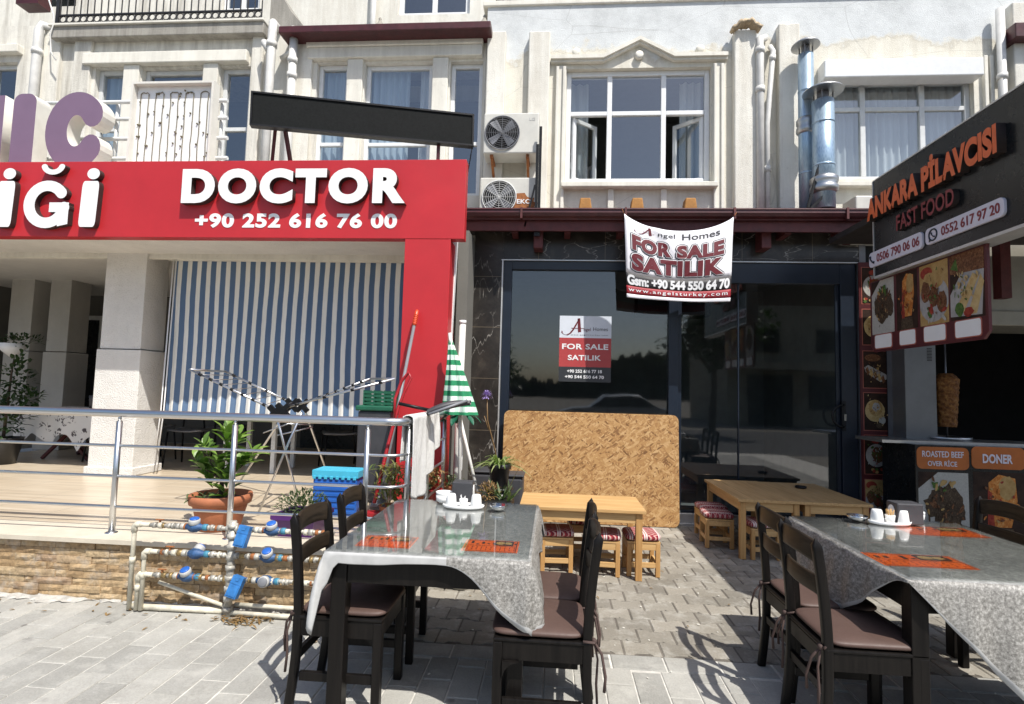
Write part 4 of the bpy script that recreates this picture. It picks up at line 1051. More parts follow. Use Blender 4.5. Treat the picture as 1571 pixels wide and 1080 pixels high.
def flue(label, px, pyt, Y, r, joint, mat=m_galv):
    x = at(px, 200, Y=Y).x; zt = at(px, pyt, Y=Y).z; t = thing('flue_pipe', label, 'flue', (x, Y, 3.4), 'galvanised kitchen flues')
    q = MB(); q.tube([(x, Y, FLZ), (x, Y, zt-.20)], r, 24); 
    for k in range(1, 6): q.tube([(x, Y, FLZ+.5*k-.012), (x, Y, FLZ+.5*k+.012)], r*1.03, 24) if FLZ+.5*k < zt-.3 else None
    q.build('duct', mat, t)
    zj = at(px, joint, Y=Y).z; q = MB(); q.lathe([(r*1.02, -.10), (r*1.28, -.07), (r*1.28, -.03), (r*1.12, 0), (r*1.28, .03), (r*1.28, .07), (r*1.02, .10)], (x, Y, zj), 24); q.build('joint_collar', m_stain, t)
    q = MB(); q.tube([(x, Y, zt-.24), (x, Y, zt-.10)], r*.55, 14)
    for k in range(3):
        a = k*2.1; q.bar((x+r*.95*math.cos(a), Y+r*.95*math.sin(a), zt-.22), (x+r*.95*math.cos(a), Y+r*.95*math.sin(a), zt-.06), .012)
    q.build('cap_stay', m_greypl, t)
    q = MB(); q.lathe([(r*1.85, -.075), (r*1.80, -.06), (r*.9, .0), (.01, .015), (.005, .01), (r*.9, -.012), (r*1.7, -.07)], (x, Y, zt-.02), 28); q.build('rain_cap', m_stain, t)
    return x, zt
flue('slim galvanised flue with a flat rain cap, the farther and taller of two', 1237, 60, UY-.30, .085, 194)
flue('fat galvanised flue with a dished rain cap, nearer and shorter', 1263, 130, UY-.52, .115, 284)
yb = UY-.58; p0, p1, p2 = at(1258, 198, Y=yb), at(1261, 318, Y=yb), at(1246, 318, Y=yb)
t = thing('antenna_bracket', 'black steel bracket post strutted in front of the fat flue', 'bracket', p1)
q = MB(); q.bar((p0.x+.01, yb, p0.z), (p0.x+.02, yb, FLZ), .035, .03); q.bar((p0.x+.015, yb, p0.z-.30), (p0.x-.14, yb, FLZ), .025); q.bar((p0.x+.04, yb, p0.z), (p0.x-.02, yb, p0.z-.02), .03); q.bar((p0.x+.02, yb-.02, p1.z+.12), (p0.x-.12, yb-.02, p1.z-.02), .03); q.build('post', m_black, t)
q = MB(); a = at(1275, 279, Y=yb); q.bx(a.x-.04, a.x+.04, yb-.04, yb+.04, a.z-.05, a.z+.05); q.tube([(a.x-.04, yb, a.z), (p0.x+.02, yb, a.z+.02)], .012, 6); q.build('floodlight', m_black, t, bevel=.01)
q = MB(); q.tube([(a.x, yb+.02, a.z-.05), (a.x+.02, yb+.02, a.z-.16), (a.x-.02, yb+.02, a.z-.3)], .008, 6); q.build('cable', m_pvc, t)
x0, x1, z0, z1 = acr(1311, 1352, 300, 330, UY-.4); x1 = x0+.7
ac_unit('third condenser half hidden behind the black food sign', x0, x1, UY-.4, z0-.3, z1, brackets=False, fanx=.66)

# ================================================================== AWNING
aw = thing('awning', 'dark red awning roof with a metal gutter above the empty shop', 'awning', (1, GY, 3.4))
zg = (at(720, 318, Y=GY).z+at(1340, 321, Y=GY).z)/2; AX0, AX1 = -1.12, 5.6
def gut(u, v):
    a = R(180*v); return (AX0+(AX1-AX0)*u, GY+.065-.075*math.cos(a-0)*1.0 if False else GY+.07-.07*math.sin(a)*1.0-.0, zg-.012-.115*v)
q = MB()
prof = [(.10, 0), (-.01, 0), (-.012, -.014), (.0, -.018), (-.003, -.05), (.015, -.085), (.05, -.105), (.055, -.118), (.10, -.118)]
for i in range(len(prof)-1):
    a, b2 = prof[i], prof[i+1]; q.face([(AX0, GY+a[0], zg+a[1]), (AX1, GY+a[0], zg+a[1]), (AX1, GY+b2[0], zg+b2[1]), (AX0, GY+b2[0], zg+b2[1])])
q.face([(AX0, GY+p[0], zg+p[1]) for p in prof]); q.build('gutter', m_maroon, aw)
q = MB()
for px in (800, 960, 1127, 1300):
    xx = at(px, 328, Y=GY).x; q.bx(xx-.012, xx+.012, GY-.018, GY+.05, zg-.12, zg+.006)
q.build('gutter_clip', m_maroonw, aw)
q = MB(); q.bx(AX0, AX1, GY+.10, GY+.13, zg-.235, zg-.01); q.build('fascia_board', m_maroonw, aw)
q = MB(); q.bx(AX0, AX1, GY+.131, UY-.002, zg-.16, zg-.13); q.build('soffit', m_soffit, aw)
q = MB(); q.face([(AX0, GY+.0, zg+.004), (AX1, GY+.0, zg+.004), (AX1, UY-.002, zg+.10), (AX0, UY-.002, zg+.10)]); q.bx(AX0, AX1, GY+.102, GY+.125, zg-.009, zg+.003); q.build('roof_sheet', m_maroon, aw)
for px, pyb in ((826.5, 384), (1171, 384), (1306, 372)):
    xx = at(px, 360, Y=GY+.3).x; q = MB(); q.bx(xx-.055, xx+.055, GY+.20, GY+.44, at(px, pyb, Y=GY+.3).z, zg-.16); q.build('rafter_end', m_maroonw, aw, bevel=.01)
for k in range(7):
    xx = -.5+k*.62; q = MB(); q.bx(xx-.035, xx+.035, GY+.14, 6.58, zg-.25, zg-.161); q.build('rafter', m_maroonw, aw)
for px in (898, 978, 1060):
    a, b2 = at(px-13, 316, Y=GY+.1).x, at(px+13, 316, Y=GY+.1).x; q = MB(); zt_ = at(px, 303, Y=GY+.1).z; wd = b2-a
    q.prism([(0, -.12), (wd, -.12), (wd*.8, zt_-zg), (wd*.2, zt_-zg)], (a, GY+.24, zg), VX, VZ, .14); q.build('ridge_tile', m_ochre, aw, bevel=.012)

# ================================================================== SHOP FRONT
HY = 6.60
sh = thing('shop_front', 'empty shop front with dark marble tiles and navy glazed sliding door', 'shop front', (1.4, HY, 0))
fx0, fx1 = at(767, 600, Y=HY).x, at(1313, 600, Y=HY).x; fz1 = (at(767, 402, Y=HY).z+at(1308, 404, Y=HY).z)/2
q = MB(); q.bx(-1.0, fx0-.001, HY-.05, HY+.12, 0, zg-.16); q.bx(fx0, fx1+.03, HY-.05, HY+.12, fz1+.012, zg-.16); q.build('marble_cladding', m_marble, sh)
q = MB(); q.bx(fx0-.02, fx1+.02, HY-.056, HY+.02, fz1, fz1+.011); q.bx(fx0-.012, fx0+.004, HY-.054, HY, 0.05, fz1-.001); q.build('metal_trim', m_alum, sh)
q = MB(); q.bx(fx1+.031, fx1+.10, HY-.06, HY+.05, 0, zg-.16); q.build('end_trim', m_greypl, sh)
mz = at(1032, 600, Y=HY).x; zt1 = at(1100, 432, Y=HY).z; zt0 = at(900, 415, Y=HY).z
q = MB()
q.bx(fx0+.005, fx0+.11, HY-.03, HY+.07, .06, fz1-.001); q.bx(fx1-.17, fx1, HY-.03, HY+.07, .06, fz1-.001); q.bx(mz-.055, mz+.055, HY-.034, HY+.074, .06, fz1-.001)
q.bx(fx0+.11, mz-.056, HY-.028, HY+.068, zt0, fz1-.001); q.bx(mz+.056, fx1-.171, HY-.028, HY+.068, zt1-.02, fz1-.001); q.bx(fx0+.11, mz-.056, HY-.028, HY+.068, .06, .16); q.build('door_frame', m_navy, sh, bevel=.004)
q = MB(); q.bx(fx0, fx1+.03, HY-.09, HY+.1, -.02, .03); q.bx(mz+.06, fx1-.171, HY-.055, HY-.001, .031, .135); q.build('threshold', m_alum, sh, bevel=.004)
gl1 = MB(); gl1.face([(fx0+.11, HY+.02, .16), (mz-.056, HY+.02, .16), (mz-.056, HY+.02, zt0), (fx0+.11, HY+.02, zt0)]); gl1.build('fixed_pane', m_shopglass, sh)
sx = at(1133, 600, Y=HY).x
dd = MB(); dd.bx(mz+.057, mz+.10, HY+.0, HY+.03, .16, zt1-.021); dd.bx(sx-.008, sx+.008, HY-.002, HY+.03, .16, zt1-.021); dd.bx(fx1-.215, fx1-.172, HY+.0, HY+.03, .16, zt1-.021); dd.bx(mz+.101, fx1-.216, HY+.001, HY+.029, .062, .16)
door = dd.build('sliding_door', m_navy, sh, bevel=.003)
q = MB(); q.face([(mz+.10, HY+.014, .16), (fx1-.215, HY+.014, .16), (fx1-.215, HY+.014, zt1-.02), (mz+.10, HY+.014, zt1-.02)]); q.build('pane', m_shopglass, door)
hp = at(1294, 638, Y=HY-.03); q = MB(); rr = .125
q.tube([(hp.x, HY-.035, hp.z+rr), (hp.x-.03, HY-.085, hp.z+rr*.98)]+[(hp.x-.03-.12*math.sin(R(a)), HY-.09, hp.z+rr*math.cos(R(a))) for a in range(10, 171, 16)]+[(hp.x-.03, HY-.085, hp.z-rr*.98), (hp.x, HY-.035, hp.z-rr)], .014, 8)
q.bx(hp.x-.022, hp.x+.022, HY-.045, HY-.031, hp.z-.17, hp.z+.17); q.build('handle', m_black, door)
q = MB(); q.bx(hp.x-.004, hp.x+.02, HY-.056, HY-.046, hp.z-.055, hp.z+.02); q.build('lock_plate', m_chrome, door)
q = MB(); room(q, -1.0, 3.55, HY+.12, 9.6, -.005, 3.3); q.build('interior_wall', m_room, sh)
q = MB(); q.bx(1.02, 1.9, HY+.25, HY+.55, at(1010, 484, Y=HY+.3).z, zt0+.05); q.build('ceiling_box', m_black, sh)
# gap between the red pillar and the marble, with its two conduits
q = MB(); q.bx(-1.7, -1.001, 6.72, 6.85, 0, 3.5); q.build('recess_wall', m_grime, sh)
q = MB(); 
for px, Y in ((704, 6.45), (713, 6.5)):
    xx = at(px, 500, Y=Y).x; q.tube([(xx, Y, .0), (xx, Y, 3.3)], .012, 6)
q.build('conduit', m_greypipe, sh)
# for sale poster on the pane
pa, pb = at(859, 484, Y=HY-.002), at(937, 587, Y=HY-.002); pw, ph = pb.x-pa.x, pa.z-pb.z; pzb = pb.z; PYY = HY+.012
po = thing('sale_poster', 'white, red and black FOR SALE poster on the left shop pane', 'poster', (pa.x+pw/2, PYY, pzb))
q = MB(); q.bx(pa.x, pa.x+pw, PYY-.003, PYY+.003, pzb+ph*.665, pzb+ph); q.build('top_band', M('poster_white', (.62, .66, .72), .4, .04), po)
q = MB(); q.bx(pa.x, pa.x+pw, PYY-.003, PYY+.003, pzb+ph*.225, pzb+ph*.665); q.build('red_band', M('poster_red', (.40, .05, .05), .4, .08), po)
q = MB(); q.bx(pa.x, pa.x+pw, PYY-.003, PYY+.003, pzb, pzb+ph*.225); q.build('black_band', M('poster_black', (.03, .032, .036), .4, .1), po)
def ptext(s, a0, b0, a1, b1, mat, bold=.02, space=1.0): text(s, 'lettering', mat, po, (pa.x+pw*a0, PYY-.0045, pzb+ph*b0), VX, VZ, pw*(a1-a0), ph*(b1-b0), .0012, bold, space)
ptext('FOR SALE', .055, .49, .945, .575, m_txtw, .025, 1.05); ptext('SATILIK', .17, .325, .81, .405, m_txtw, .025, 1.05)
ptext('+90 252 616 77 18', .16, .135, .83, .185, m_txtw, .03); ptext('+90 544 550 64 70', .12, .05, .87, .10, m_txtw, .03)
ptext('ngel', .47, .755, .60, .82, m_txtred, .0); ptext('Homes', .65, .775, .93, .83, m_txtblk, .0); ptext('www.angelsturkey.com', .22, .70, .93, .718, m_txtblk, .0, 1.2)
def swash(parent, mapf, mat, z=.0):
    """the swooping A: a curled stroke, a stem and a crossbar"""
    q = MB()
    cur = [(-.02, .26, .03), (-.02, .14, .05), (.05, .05, .06), (.15, .02, .055), (.26, .12, .05), (.36, .33, .05), (.46, .62, .05), (.545, .9, .03), (.575, 1.0, .01)]
    for (a, b2, w1), (c, d, w2) in zip(cur, cur[1:]): q.face([mapf(a-w1/2, b2+w1*.3, z), mapf(a+w1/2, b2-w1*.3, z), mapf(c+w2/2, d-w2*.3, z), mapf(c-w2/2, d+w2*.3, z)])
    q.face([mapf(.51, .98, z), mapf(.60, 1.0, z), mapf(.64, .22, z), mapf(.53, .18, z)])
    q.face([mapf(.30, .435, z-.0004), mapf(.30, .40, z-.0004), mapf(.74, .40, z-.0004), mapf(.74, .425, z-.0004)])
    return q.build('emblem', mat, parent, solid=.0008)
swash(po, lambda a, b2, z: Vector((pa.x+pw*(.06+.56*a), PYY-.0046+z, pzb+ph*(.70+.265*b2))), m_txtred)
# hanging sale banner
ba = thing('sale_banner', 'sagging white FOR SALE cloth banner tied to the red gutter', 'banner', at(1040, 332, Y=GY-.03))
BY = GY-.035
bTL, bTR, bBR, bBL = at(957.5, 328, Y=BY), at(1125.5, 332.5, Y=BY), at(1119.5, 463, Y=BY), at(961.5, 456, Y=BY)
def ban(u, v, z=0):
    top = bTL.lerp(bTR, u); bot = bBL.lerp(bBR, u); s_ = 4*u*(1-u)
    s2 = s_**.85
    topz = top.z-.185*s2; botz = bot.z-.022*s_
    zz = topz+(botz-topz)*v; xx = top.x+(bot.x-top.x)*v
    yy = BY-.012-.035*s_*math.sin(math.pi*min(1, v*1.15))*.6+.010*math.sin(u*9-v*5)*(1-.3*v)-.018*math.exp(-((u-.30-.55*v)/.055)**2)*(1-v)
    return Vector((xx, yy-z, zz))
def band(name, v0, v1, mat):
    q = MB(); q.grid(lambda u, v: ban(u, v0+(v1-v0)*v), 40, max(3, int(18*(v1-v0)))); return q.build(name, mat, ba, solid=.002)
m_bwhite = M('banner_white', (.78, .77, .80), .7, .04, 4)
band('white_cloth', 0, .70, m_bwhite); band('black_band', .70, .855, M('banner_black', (.03, .028, .03), .6, .1)); band('red_band', .855, .955, M('banner_red', (.30, .015, .025), .6, .08)); band('hem', .955, 1, m_bwhite)
def bant(s, u0, u1, vb0, vb1, vt0, vt1, mat, bold, z, name='lettering', space=1.0):
    """baseline runs from v=vb0 to vb1, cap line from vt0 to vt1"""
    text(s, name, mat, ba, bold=bold, space=space, res=4, warp=lambda a, b2, zz: ban(u0+(u1-u0)*a, (vb0+(vb1-vb0)*a)*(1-b2)+(vt0+(vt1-vt0)*a)*b2, .0035+z+zz*.0008))
for s, u0, u1, vb, vt in (('FOR', .065, .43, .395, .195), ('SALE', .48, .92, .405, .215), ('SATILIK', .055, .92, .655, .435)):
    k = .08/len(s)
    for i, an in enumerate(range(0, 360, 45)):
        du, dv = math.cos(R(an)), math.sin(R(an)); e1, e2 = .016, .008
        bant(s, u0+du*e1, u1+du*e1, vb+dv*e1*1.3, vb+dv*e1*1.3, vt+dv*e1*1.3, vt+dv*e1*1.3, m_txtblk, .05, .0001*i, 'letter_outline', 1.10); bant(s, u0+du*e2, u1+du*e2, vb+dv*e2*1.3, vb+dv*e2*1.3, vt+dv*e2*1.3, vt+dv*e2*1.3, m_txtw, .05, .0045+.0001*i, 'letter_outline', 1.10)
    bant(s, u0, u1, vb, vb, vt, vt, m_txtred, .06, .0085, 'lettering', 1.10)
bant('Gsm: +90 544 550 64 70', .01, .985, .843, .843, .712, .712, m_txtw, .045, .001, space=.97)
bant('www.angelsturkey.com', .02, .97, .935, .935, .872, .872, m_txtw, .01, 0, space=1.3)
bant('ngel', .31, .465, .135, .135, .055, .055, m_txtblk, .0, 0); bant('Homes', .53, .88, .135, .14, .05, .05, m_txtblk, .012, 0)
swash(ba, lambda a, b2, z: ban(.10+.24*a, .155-.13*b2, .004-z) if True else None, m_txtred)
for p, q2 in ((bTL, (-.02, .05)), (bTR, (.03, .045))):
    q = MB(); q.tube([p+Vector((0, -.012, 0)), p+Vector((q2[0], .0, q2[1])), p+Vector((q2[0], .06, q2[1]+.02))], .004, 5); q.build('tie', m_rust, ba)
# OSB board
o0, o1 = at(774, 795, Z=.012), at(1043, 808, Z=.012); zt_ = at(905, 634, Y=6.49).z
q = MB(); wd = at(1041, 700, Y=6.46).x-at(771.5, 700, Y=6.46).x; xo = at(771.5, 700, Y=6.46).x; v_ = Vector((0, .09, zt_)).normalized(); LN = Vector((0, .09, zt_)).length
q.prism(rrect(wd, LN, .07, 6), (xo, 6.40, .006), VX, v_, .018)
tag(q.build('chipboard_sheet', m_osb, bevel=.002, org=(xo+wd/2, 6.4, 0)), 'big tan chipboard sheet with rounded corners leaning on the shop window', 'board')

# ================================================================== FOOD KIOSK
kx0 = 3.74
ki = thing('food_kiosk', 'dark doner kiosk bay with grey post and canopy beside the shop', 'kiosk', (4.5, 6.4, 0))
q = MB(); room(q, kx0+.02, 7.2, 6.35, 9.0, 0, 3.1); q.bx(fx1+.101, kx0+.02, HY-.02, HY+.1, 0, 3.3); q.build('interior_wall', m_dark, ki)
xx = at(1374, 600, Y=6.45).x; q = MB(); q.bx(xx-.06, xx+.05, 6.40, 6.5, 0, 3.1); q.build('post', M('slate_grey_paint', (.13, .14, .155), .5, .15), ki, bevel=.006)
q = MB(); z0h = at(1540, 500, Y=6.2).z; z1h = at(1540, 400, Y=6.2).z; xh = at(1512, 450, Y=6.2).x; q.bx(xh, 7, 6.2, 6.9, z0h, z1h+.5); q.bx(xh-.05, 7, 6.17, 6.19, z0h, z0h+.16); q.build('extractor_hood', M('beige_steel', (.30, .28, .23), .5, .15, 3, metal=.3), ki, bevel=.01)
xr_ = at(1538, 430, Y=6.0).x; q = MB(); q.bx(xr_-.05, xr_+.05, 5.95, 6.06, at(1538, 458, Y=6.0).z, 3.3); q.build('rafter_end', m_maroonw, ki)
KX = 2.80
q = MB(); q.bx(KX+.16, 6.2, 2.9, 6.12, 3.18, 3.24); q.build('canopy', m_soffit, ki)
q = MB(); q.bx(6.0, 6.1, 2.95, 3.05, 0, 3.18); q.bx(6.0, 6.1, 5.6, 5.7, 0, 3.18); q.build('canopy_post', m_maroonw, ki)
# sign that juts out over the pavement; its face looks left
ks = thing('kiosk_sign', 'long black fast food sign with raised orange letters jutting over the right tables', 'sign', (KX, 4.2, 2.55))
kzT, kzB = at(1340, 279, X=KX).z, at(1340, 425, X=KX).z; kyF = at(1341, 350, X=KX).y; kyN = 2.75
q = MB(); q.bx(KX, KX+.15, kyN, kyF, kzB, kzT); q.build('sign_board', m_signblk, ks, bevel=.004)
q = MB(); q.bx(KX-.006, KX+.156, kyN, kyF+.006, kzB-.022, kzB-.001); q.bx(KX-.006, KX+.156, kyF+.001, kyF+.012, kzB, kzT); q.bx(KX-.003, KX+.156, kyN, kyF+.006, kzT+.001, kzT+.012); q.build('edge_trim', m_alum, ks)
UD = Vector((0, -1, 0))                       # along the sign, towards the street
def kpt(px, py): return at(px, py, X=KX)
def ktext(s, pL, pR, name, mats, depth, bold, side=True, res=5, parent=ks, X=KX):
    """pL=(x, ytop, ybottom) at the left end, pR likewise at the right end"""
    a0, a1 = at(pL[0], pL[2], X=X), at(pL[0], pL[1], X=X); b0, b1 = at(pR[0], pR[2], X=X), at(pR[0], pR[1], X=X)
    zb, zt2 = (a0.z+b0.z)/2, (a1.z+b1.z)/2; L = a0.y-b0.y
    text(s, name, mats, parent, (X-.0005, a0.y, zb), UD, VZ, L, zt2-zb, depth, bold, 1.03, res=res, sidemat=side)
ktext('ANKARA PİLAVCISI', (1341, 292, 340), (1545, 181, 235), 'raised_lettering', [m_lorange, m_letterside], .06, .055)
ktext('FAST FOOD', (1383, 328, 352), (1473, 289, 317), 'raised_lettering', [m_lred, m_letterside], .04, .02)
for (xa, ya, yb2), (xb, yc, yd) in (((1337, 387, 410), (1419, 357, 383)), ((1424, 350, 375), (1546, 303, 333))):
    a0, a1, b0, b1 = at(xa, yb2, X=KX), at(xa, ya, X=KX), at(xb, yd, X=KX), at(xb, yc, X=KX); zb, zt2 = (a0.z+b0.z)/2, (a1.z+b1.z)/2; L = a0.y-b0.y
    q = MB(); q.prism(rrect(L, zt2-zb, .035), (KX-.0005, a0.y, zb), UD, VZ, .02); pill = q.build('number_plate', m_lilac, ks, bevel=.003)
    yy0, H_ = a0.y, zt2-zb; X2 = KX-.021
    s = '0506 790 06 06' if xa < 1400 else '0552 617 97 20'; o_ = .17*L if xa < 1400 else .24*L
    text(s, 'phone_number', m_lred, ks, (X2, yy0-o_, zb+H_*.22), UD, VZ, L-o_-.04*L, H_*.56, .003, .012)
    q = MB(); cz = zb+H_*.5; cyy = yy0-(.075*L if xa < 1400 else .12*L); rr = H_*.34
    if xa > 1400:
        q.tube([(X2-.001, cyy-rr*math.cos(R(a)), cz+rr*math.sin(R(a))) for a in range(0, 361, 20)], .006, 6, False); q.prism([(-rr*1.05, -rr*1.1), (-rr*.45, -rr*.95), (-rr*.95, -rr*.4)], (X2, cyy, cz), UD, VZ, .003)
    k2 = rr*(.55 if xa > 1400 else .9)
    q.tube([(X2-.002, cyy+k2*.7, cz+k2*.8), (X2-.002, cyy+k2*.55, cz+k2*.1), (X2-.002, cyy-k2*.1, cz-k2*.55), (X2-.002, cyy-k2*.75, cz-k2*.75)], [k2*.30, k2*.16, k2*.16, k2*.30], 8); q.build('phone_symbol', m_navy, ks)
# hanging menu board under it
mb_ = thing('menu_board', 'hanging maroon menu board with four dishes and blank price boxes', 'menu board', (KX, 4.4, 1.9))
MXX = KX+.05
mA, mB2 = at(1336, 500, X=MXX), at(1516, 460, X=MXX); mz0 = (at(1337, 533, X=MXX).z+at(1515, 530, X=MXX).z)/2; mL = mA.y-mB2.y; mH = kzB-.024-mz0
q = MB(); cc = .05; q.prism([(cc, 0), (mL-cc, 0), (mL, cc), (mL, mH), (0, mH), (0, cc)], (MXX, mA.y, mz0), UD, VZ, -.02)
for f in q.bm.faces: pass
q.build('board', m_brd, mb_, recalc=True)
def pic(parent, O, u, v, w_, h_, kind, n_=None):
    """a printed dish: ground, plate and food laid as thin printed shapes, each a hair above the last"""
    O, u, v = Vector(O), Vector(u), Vector(v); nn = u.cross(v)
    mats = [m_fd_wood, m_fd_plate, m_fd_meat, m_fd_dark, m_fd_rice, m_fd_don, m_fd_wrap, m_fd_red, m_fd_grn, m_fd_gold, m_brdline]
    q = MB(); lay = [0]
    def sh_(poly, mi):
        lay[0] += 1; q.mi = mi; q.prism([(min(max(p[0], 0), 1)*w_, min(max(p[1], 0), 1)*h_) for p in poly], O+nn*.0003*lay[0], u, v, .0003)
    full = [(0, 0), (1, 0), (1, 1), (0, 1)]
    if kind == 'beef':
        sh_(full, 4); sh_([(0, .75), (.4, 1), (0, 1)], 0); sh_(ell(.55, .52, .40, .30, 40, .35), 3); sh_(ell(.5, .62, .22, .14, 30, .5), 3)
        for _ in range(14): sh_(ell(rnd.uniform(.25, .85), rnd.uniform(.35, .75), .07, .03, 8, .5, rnd.random()*3), rnd.choice((2, 3, 3)))
        for _ in range(9): sh_(ell(rnd.uniform(.3, .7), rnd.uniform(.75, .88), .07, .03, 8, .5, rnd.random()*3), rnd.choice((8, 9)))
    elif kind == 'doner':
        sh_(full, 0); sh_([(.28, .22), (.30, .85), (.50, .97), (.82, .92), (.85, .60), (.72, .22)], 5); sh_(ell(.66, .78, .17, .17, 20, .1), 9)
        sh_([(.26, .2), (.40, .2), (.36, .7), (.28, .75)], 7); sh_([(.2, .0), (.8, .0), (.75, .2), (.25, .2)], 3)
    elif kind == 'kofte':
        sh_(full, 9); sh_(ell(.25, .86, .22, .10), 7); sh_(ell(.5, .40, .52, .36), 1); sh_(ell(.5, .72, .34, .12, 24, .1, -.2), 9)
        for cx_, cz_ in ((.22, .55), (.50, .45), (.78, .34)): sh_(ell(cx_, cz_, .17, .17, 24, .15, .4), 2)
        for _ in range(9): sh_(ell(rnd.uniform(.1, .9), rnd.uniform(.06, .26), .09, .035, 8, .4, rnd.random()*3), rnd.choice((7, 7, 8, 4)))
    elif kind == 'wrap':
        sh_(full, 0); sh_([(0, .72), (1, .60), (1, 1), (0, 1)], 2); sh_([(.02, .8), (.25, .74), (.2, .95)], 8); sh_([(0, .40), (.35, .70), (1, .68), (.92, .03), (0, .06)], 1)
        sh_([(.18, .18), (.40, .10), (.86, .60), (.68, .66)], 6); sh_([(.50, .05), (.78, .06), (1, .50), (.90, .62)], 6); sh_(ell(.28, .16, .14, .11, 14, .3), 8); sh_(ell(.55, .10, .14, .07, 14, .3), 7)
    elif kind == 'rolls':
        sh_(full, 0); sh_(ell(.4, .82, .34, .10), 2); sh_([(.03, .55), (.2, .62), (.97, .36), (.95, .24), (.7, .16), (.1, .42)], 1)
        for k in range(5): sh_([(.08+.16*k, .50-.055*k), (.18+.16*k, .58-.055*k), (.26+.16*k, .40-.055*k), (.16+.16*k, .34-.055*k)], 9 if k % 2 else 2)
    elif kind == 'bread':
        sh_(full, 0); sh_(ell(.45, .52, .40, .30, 24, .06), 6); sh_(ell(.48, .60, .28, .22, 24, .06), 9); sh_(ell(.5, .62, .16, .12, 20, .2), 1); sh_(ell(.74, .27, .14, .10), 4); sh_(ell(.62, .13, .13, .08), 3)
    elif kind == 'plate':
        sh_(full, 0); sh_(ell(.45, .86, .16, .07), 7); sh_(ell(.48, .48, .44, .30, 30), 1); sh_(ell(.3, .40, .22, .16), 4); sh_(ell(.58, .50, .28, .2, 24, .3), 2)
        for _ in range(10): sh_(ell(rnd.uniform(.25, .8), rnd.uniform(.5, .72), .07, .03, 8, .5, rnd.random()*3), rnd.choice((7, 8, 2)))
        for _ in range(8): sh_(ell(rnd.uniform(.08, .92), rnd.uniform(.04, .14), .07, .04, 8, .4), rnd.choice((8, 9, 7)))
    else:
        sh_(full, 0); sh_(ell(.5, .45, .40, .28), 1); sh_(ell(.5, .47, .30, .2, 20, .3), 2); sh_(ell(.3, .8, .2, .1, 14, .4), 8); sh_(ell(.7, .82, .2, .08, 14, .4), 7); sh_(ell(.5, .5, .1, .06), 4)
    for _ in range(46):
        cx_, cz_ = rnd.gauss(.5, .17), rnd.gauss(.5, .15)
        if .05 < cx_ < .95 and .06 < cz_ < .94: sh_(ell(cx_, cz_, rnd.uniform(.015, .05), rnd.uniform(.008, .025), 7, .6, rnd.random()*3), rnd.choice({'beef': (2, 3, 3, 3, 9), 'doner': (2, 5, 9, 7), 'kofte': (2, 2, 7, 8), 'wrap': (6, 6, 9, 8), 'rolls': (2, 9, 3), 'bread': (9, 6, 2), 'plate': (2, 7, 8, 4)}.get(kind, (2, 7, 8, 4))))
    return q.build('food_picture', mats, parent)
edges = [(1338, 1372), (1376, 1408), (1412, 1456), (1459, 1512)]
for (xa, xb), kd in zip(edges, ('beef', 'doner', 'kofte', 'wrap')):
    ya, yb2 = at(xa, 470, X=MXX).y, at(xb, 470, X=MXX).y; zt3 = kzB-.03 if True else 0
    pic(mb_, (MXX-.001, ya, mz0+.155), UD, VZ, ya-yb2, mH-.165, kd)
    q = MB(); L = (ya-yb2); q.prism(rrect(L*.74, .115, .018), (MXX-.0005, ya-L*.13, mz0+.03), UD, VZ, .004); bxx = q.build('price_box', m_white, mb_)
    q = MB(); q.prism(rrect(L*.80, .131, .022), (MXX-.0002, ya-L*.10, mz0+.022), UD, VZ, .002); q.build('price_border', m_brdline, mb_)
# vertical picture strip on the shop's end pier
st = thing('picture_strip', 'tall narrow maroon strip of six food photos beside the sliding door', 'menu strip', (3.6, HY-.06, .2))
sx0, sx1 = at(1315, 600, Y=HY-.06).x+.03, at(1365.5, 600, Y=HY-.06).x; sz1 = at(1335, 403, Y=HY-.06).z
q = MB(); q.bx(sx0, sx1, HY-.075, HY-.061, .25, sz1); q.build('board', m_brd, st)
for k, (ya, yb2, kd) in enumerate(((410, 467, 'plate'), (474, 530, 'bread'), (538, 596, 'rolls'), (602, 661, 'bread'), (667, 728, 'plate'), (735, 795, 'kofte'))):
    za, zb = at(1340, yb2, Y=HY-.07).z, at(1340, ya, Y=HY-.07).z; wq = (sx1-sx0)
    q = MB(); q.bx(sx0+.025, sx1-.025, HY-.077, HY-.0755, za, zb); q.build('picture_border', m_brdline, st)
    pic(st, (sx0+.033, HY-.0775, za+.008), VX, VZ, wq-.066, zb-za-.016, kd)
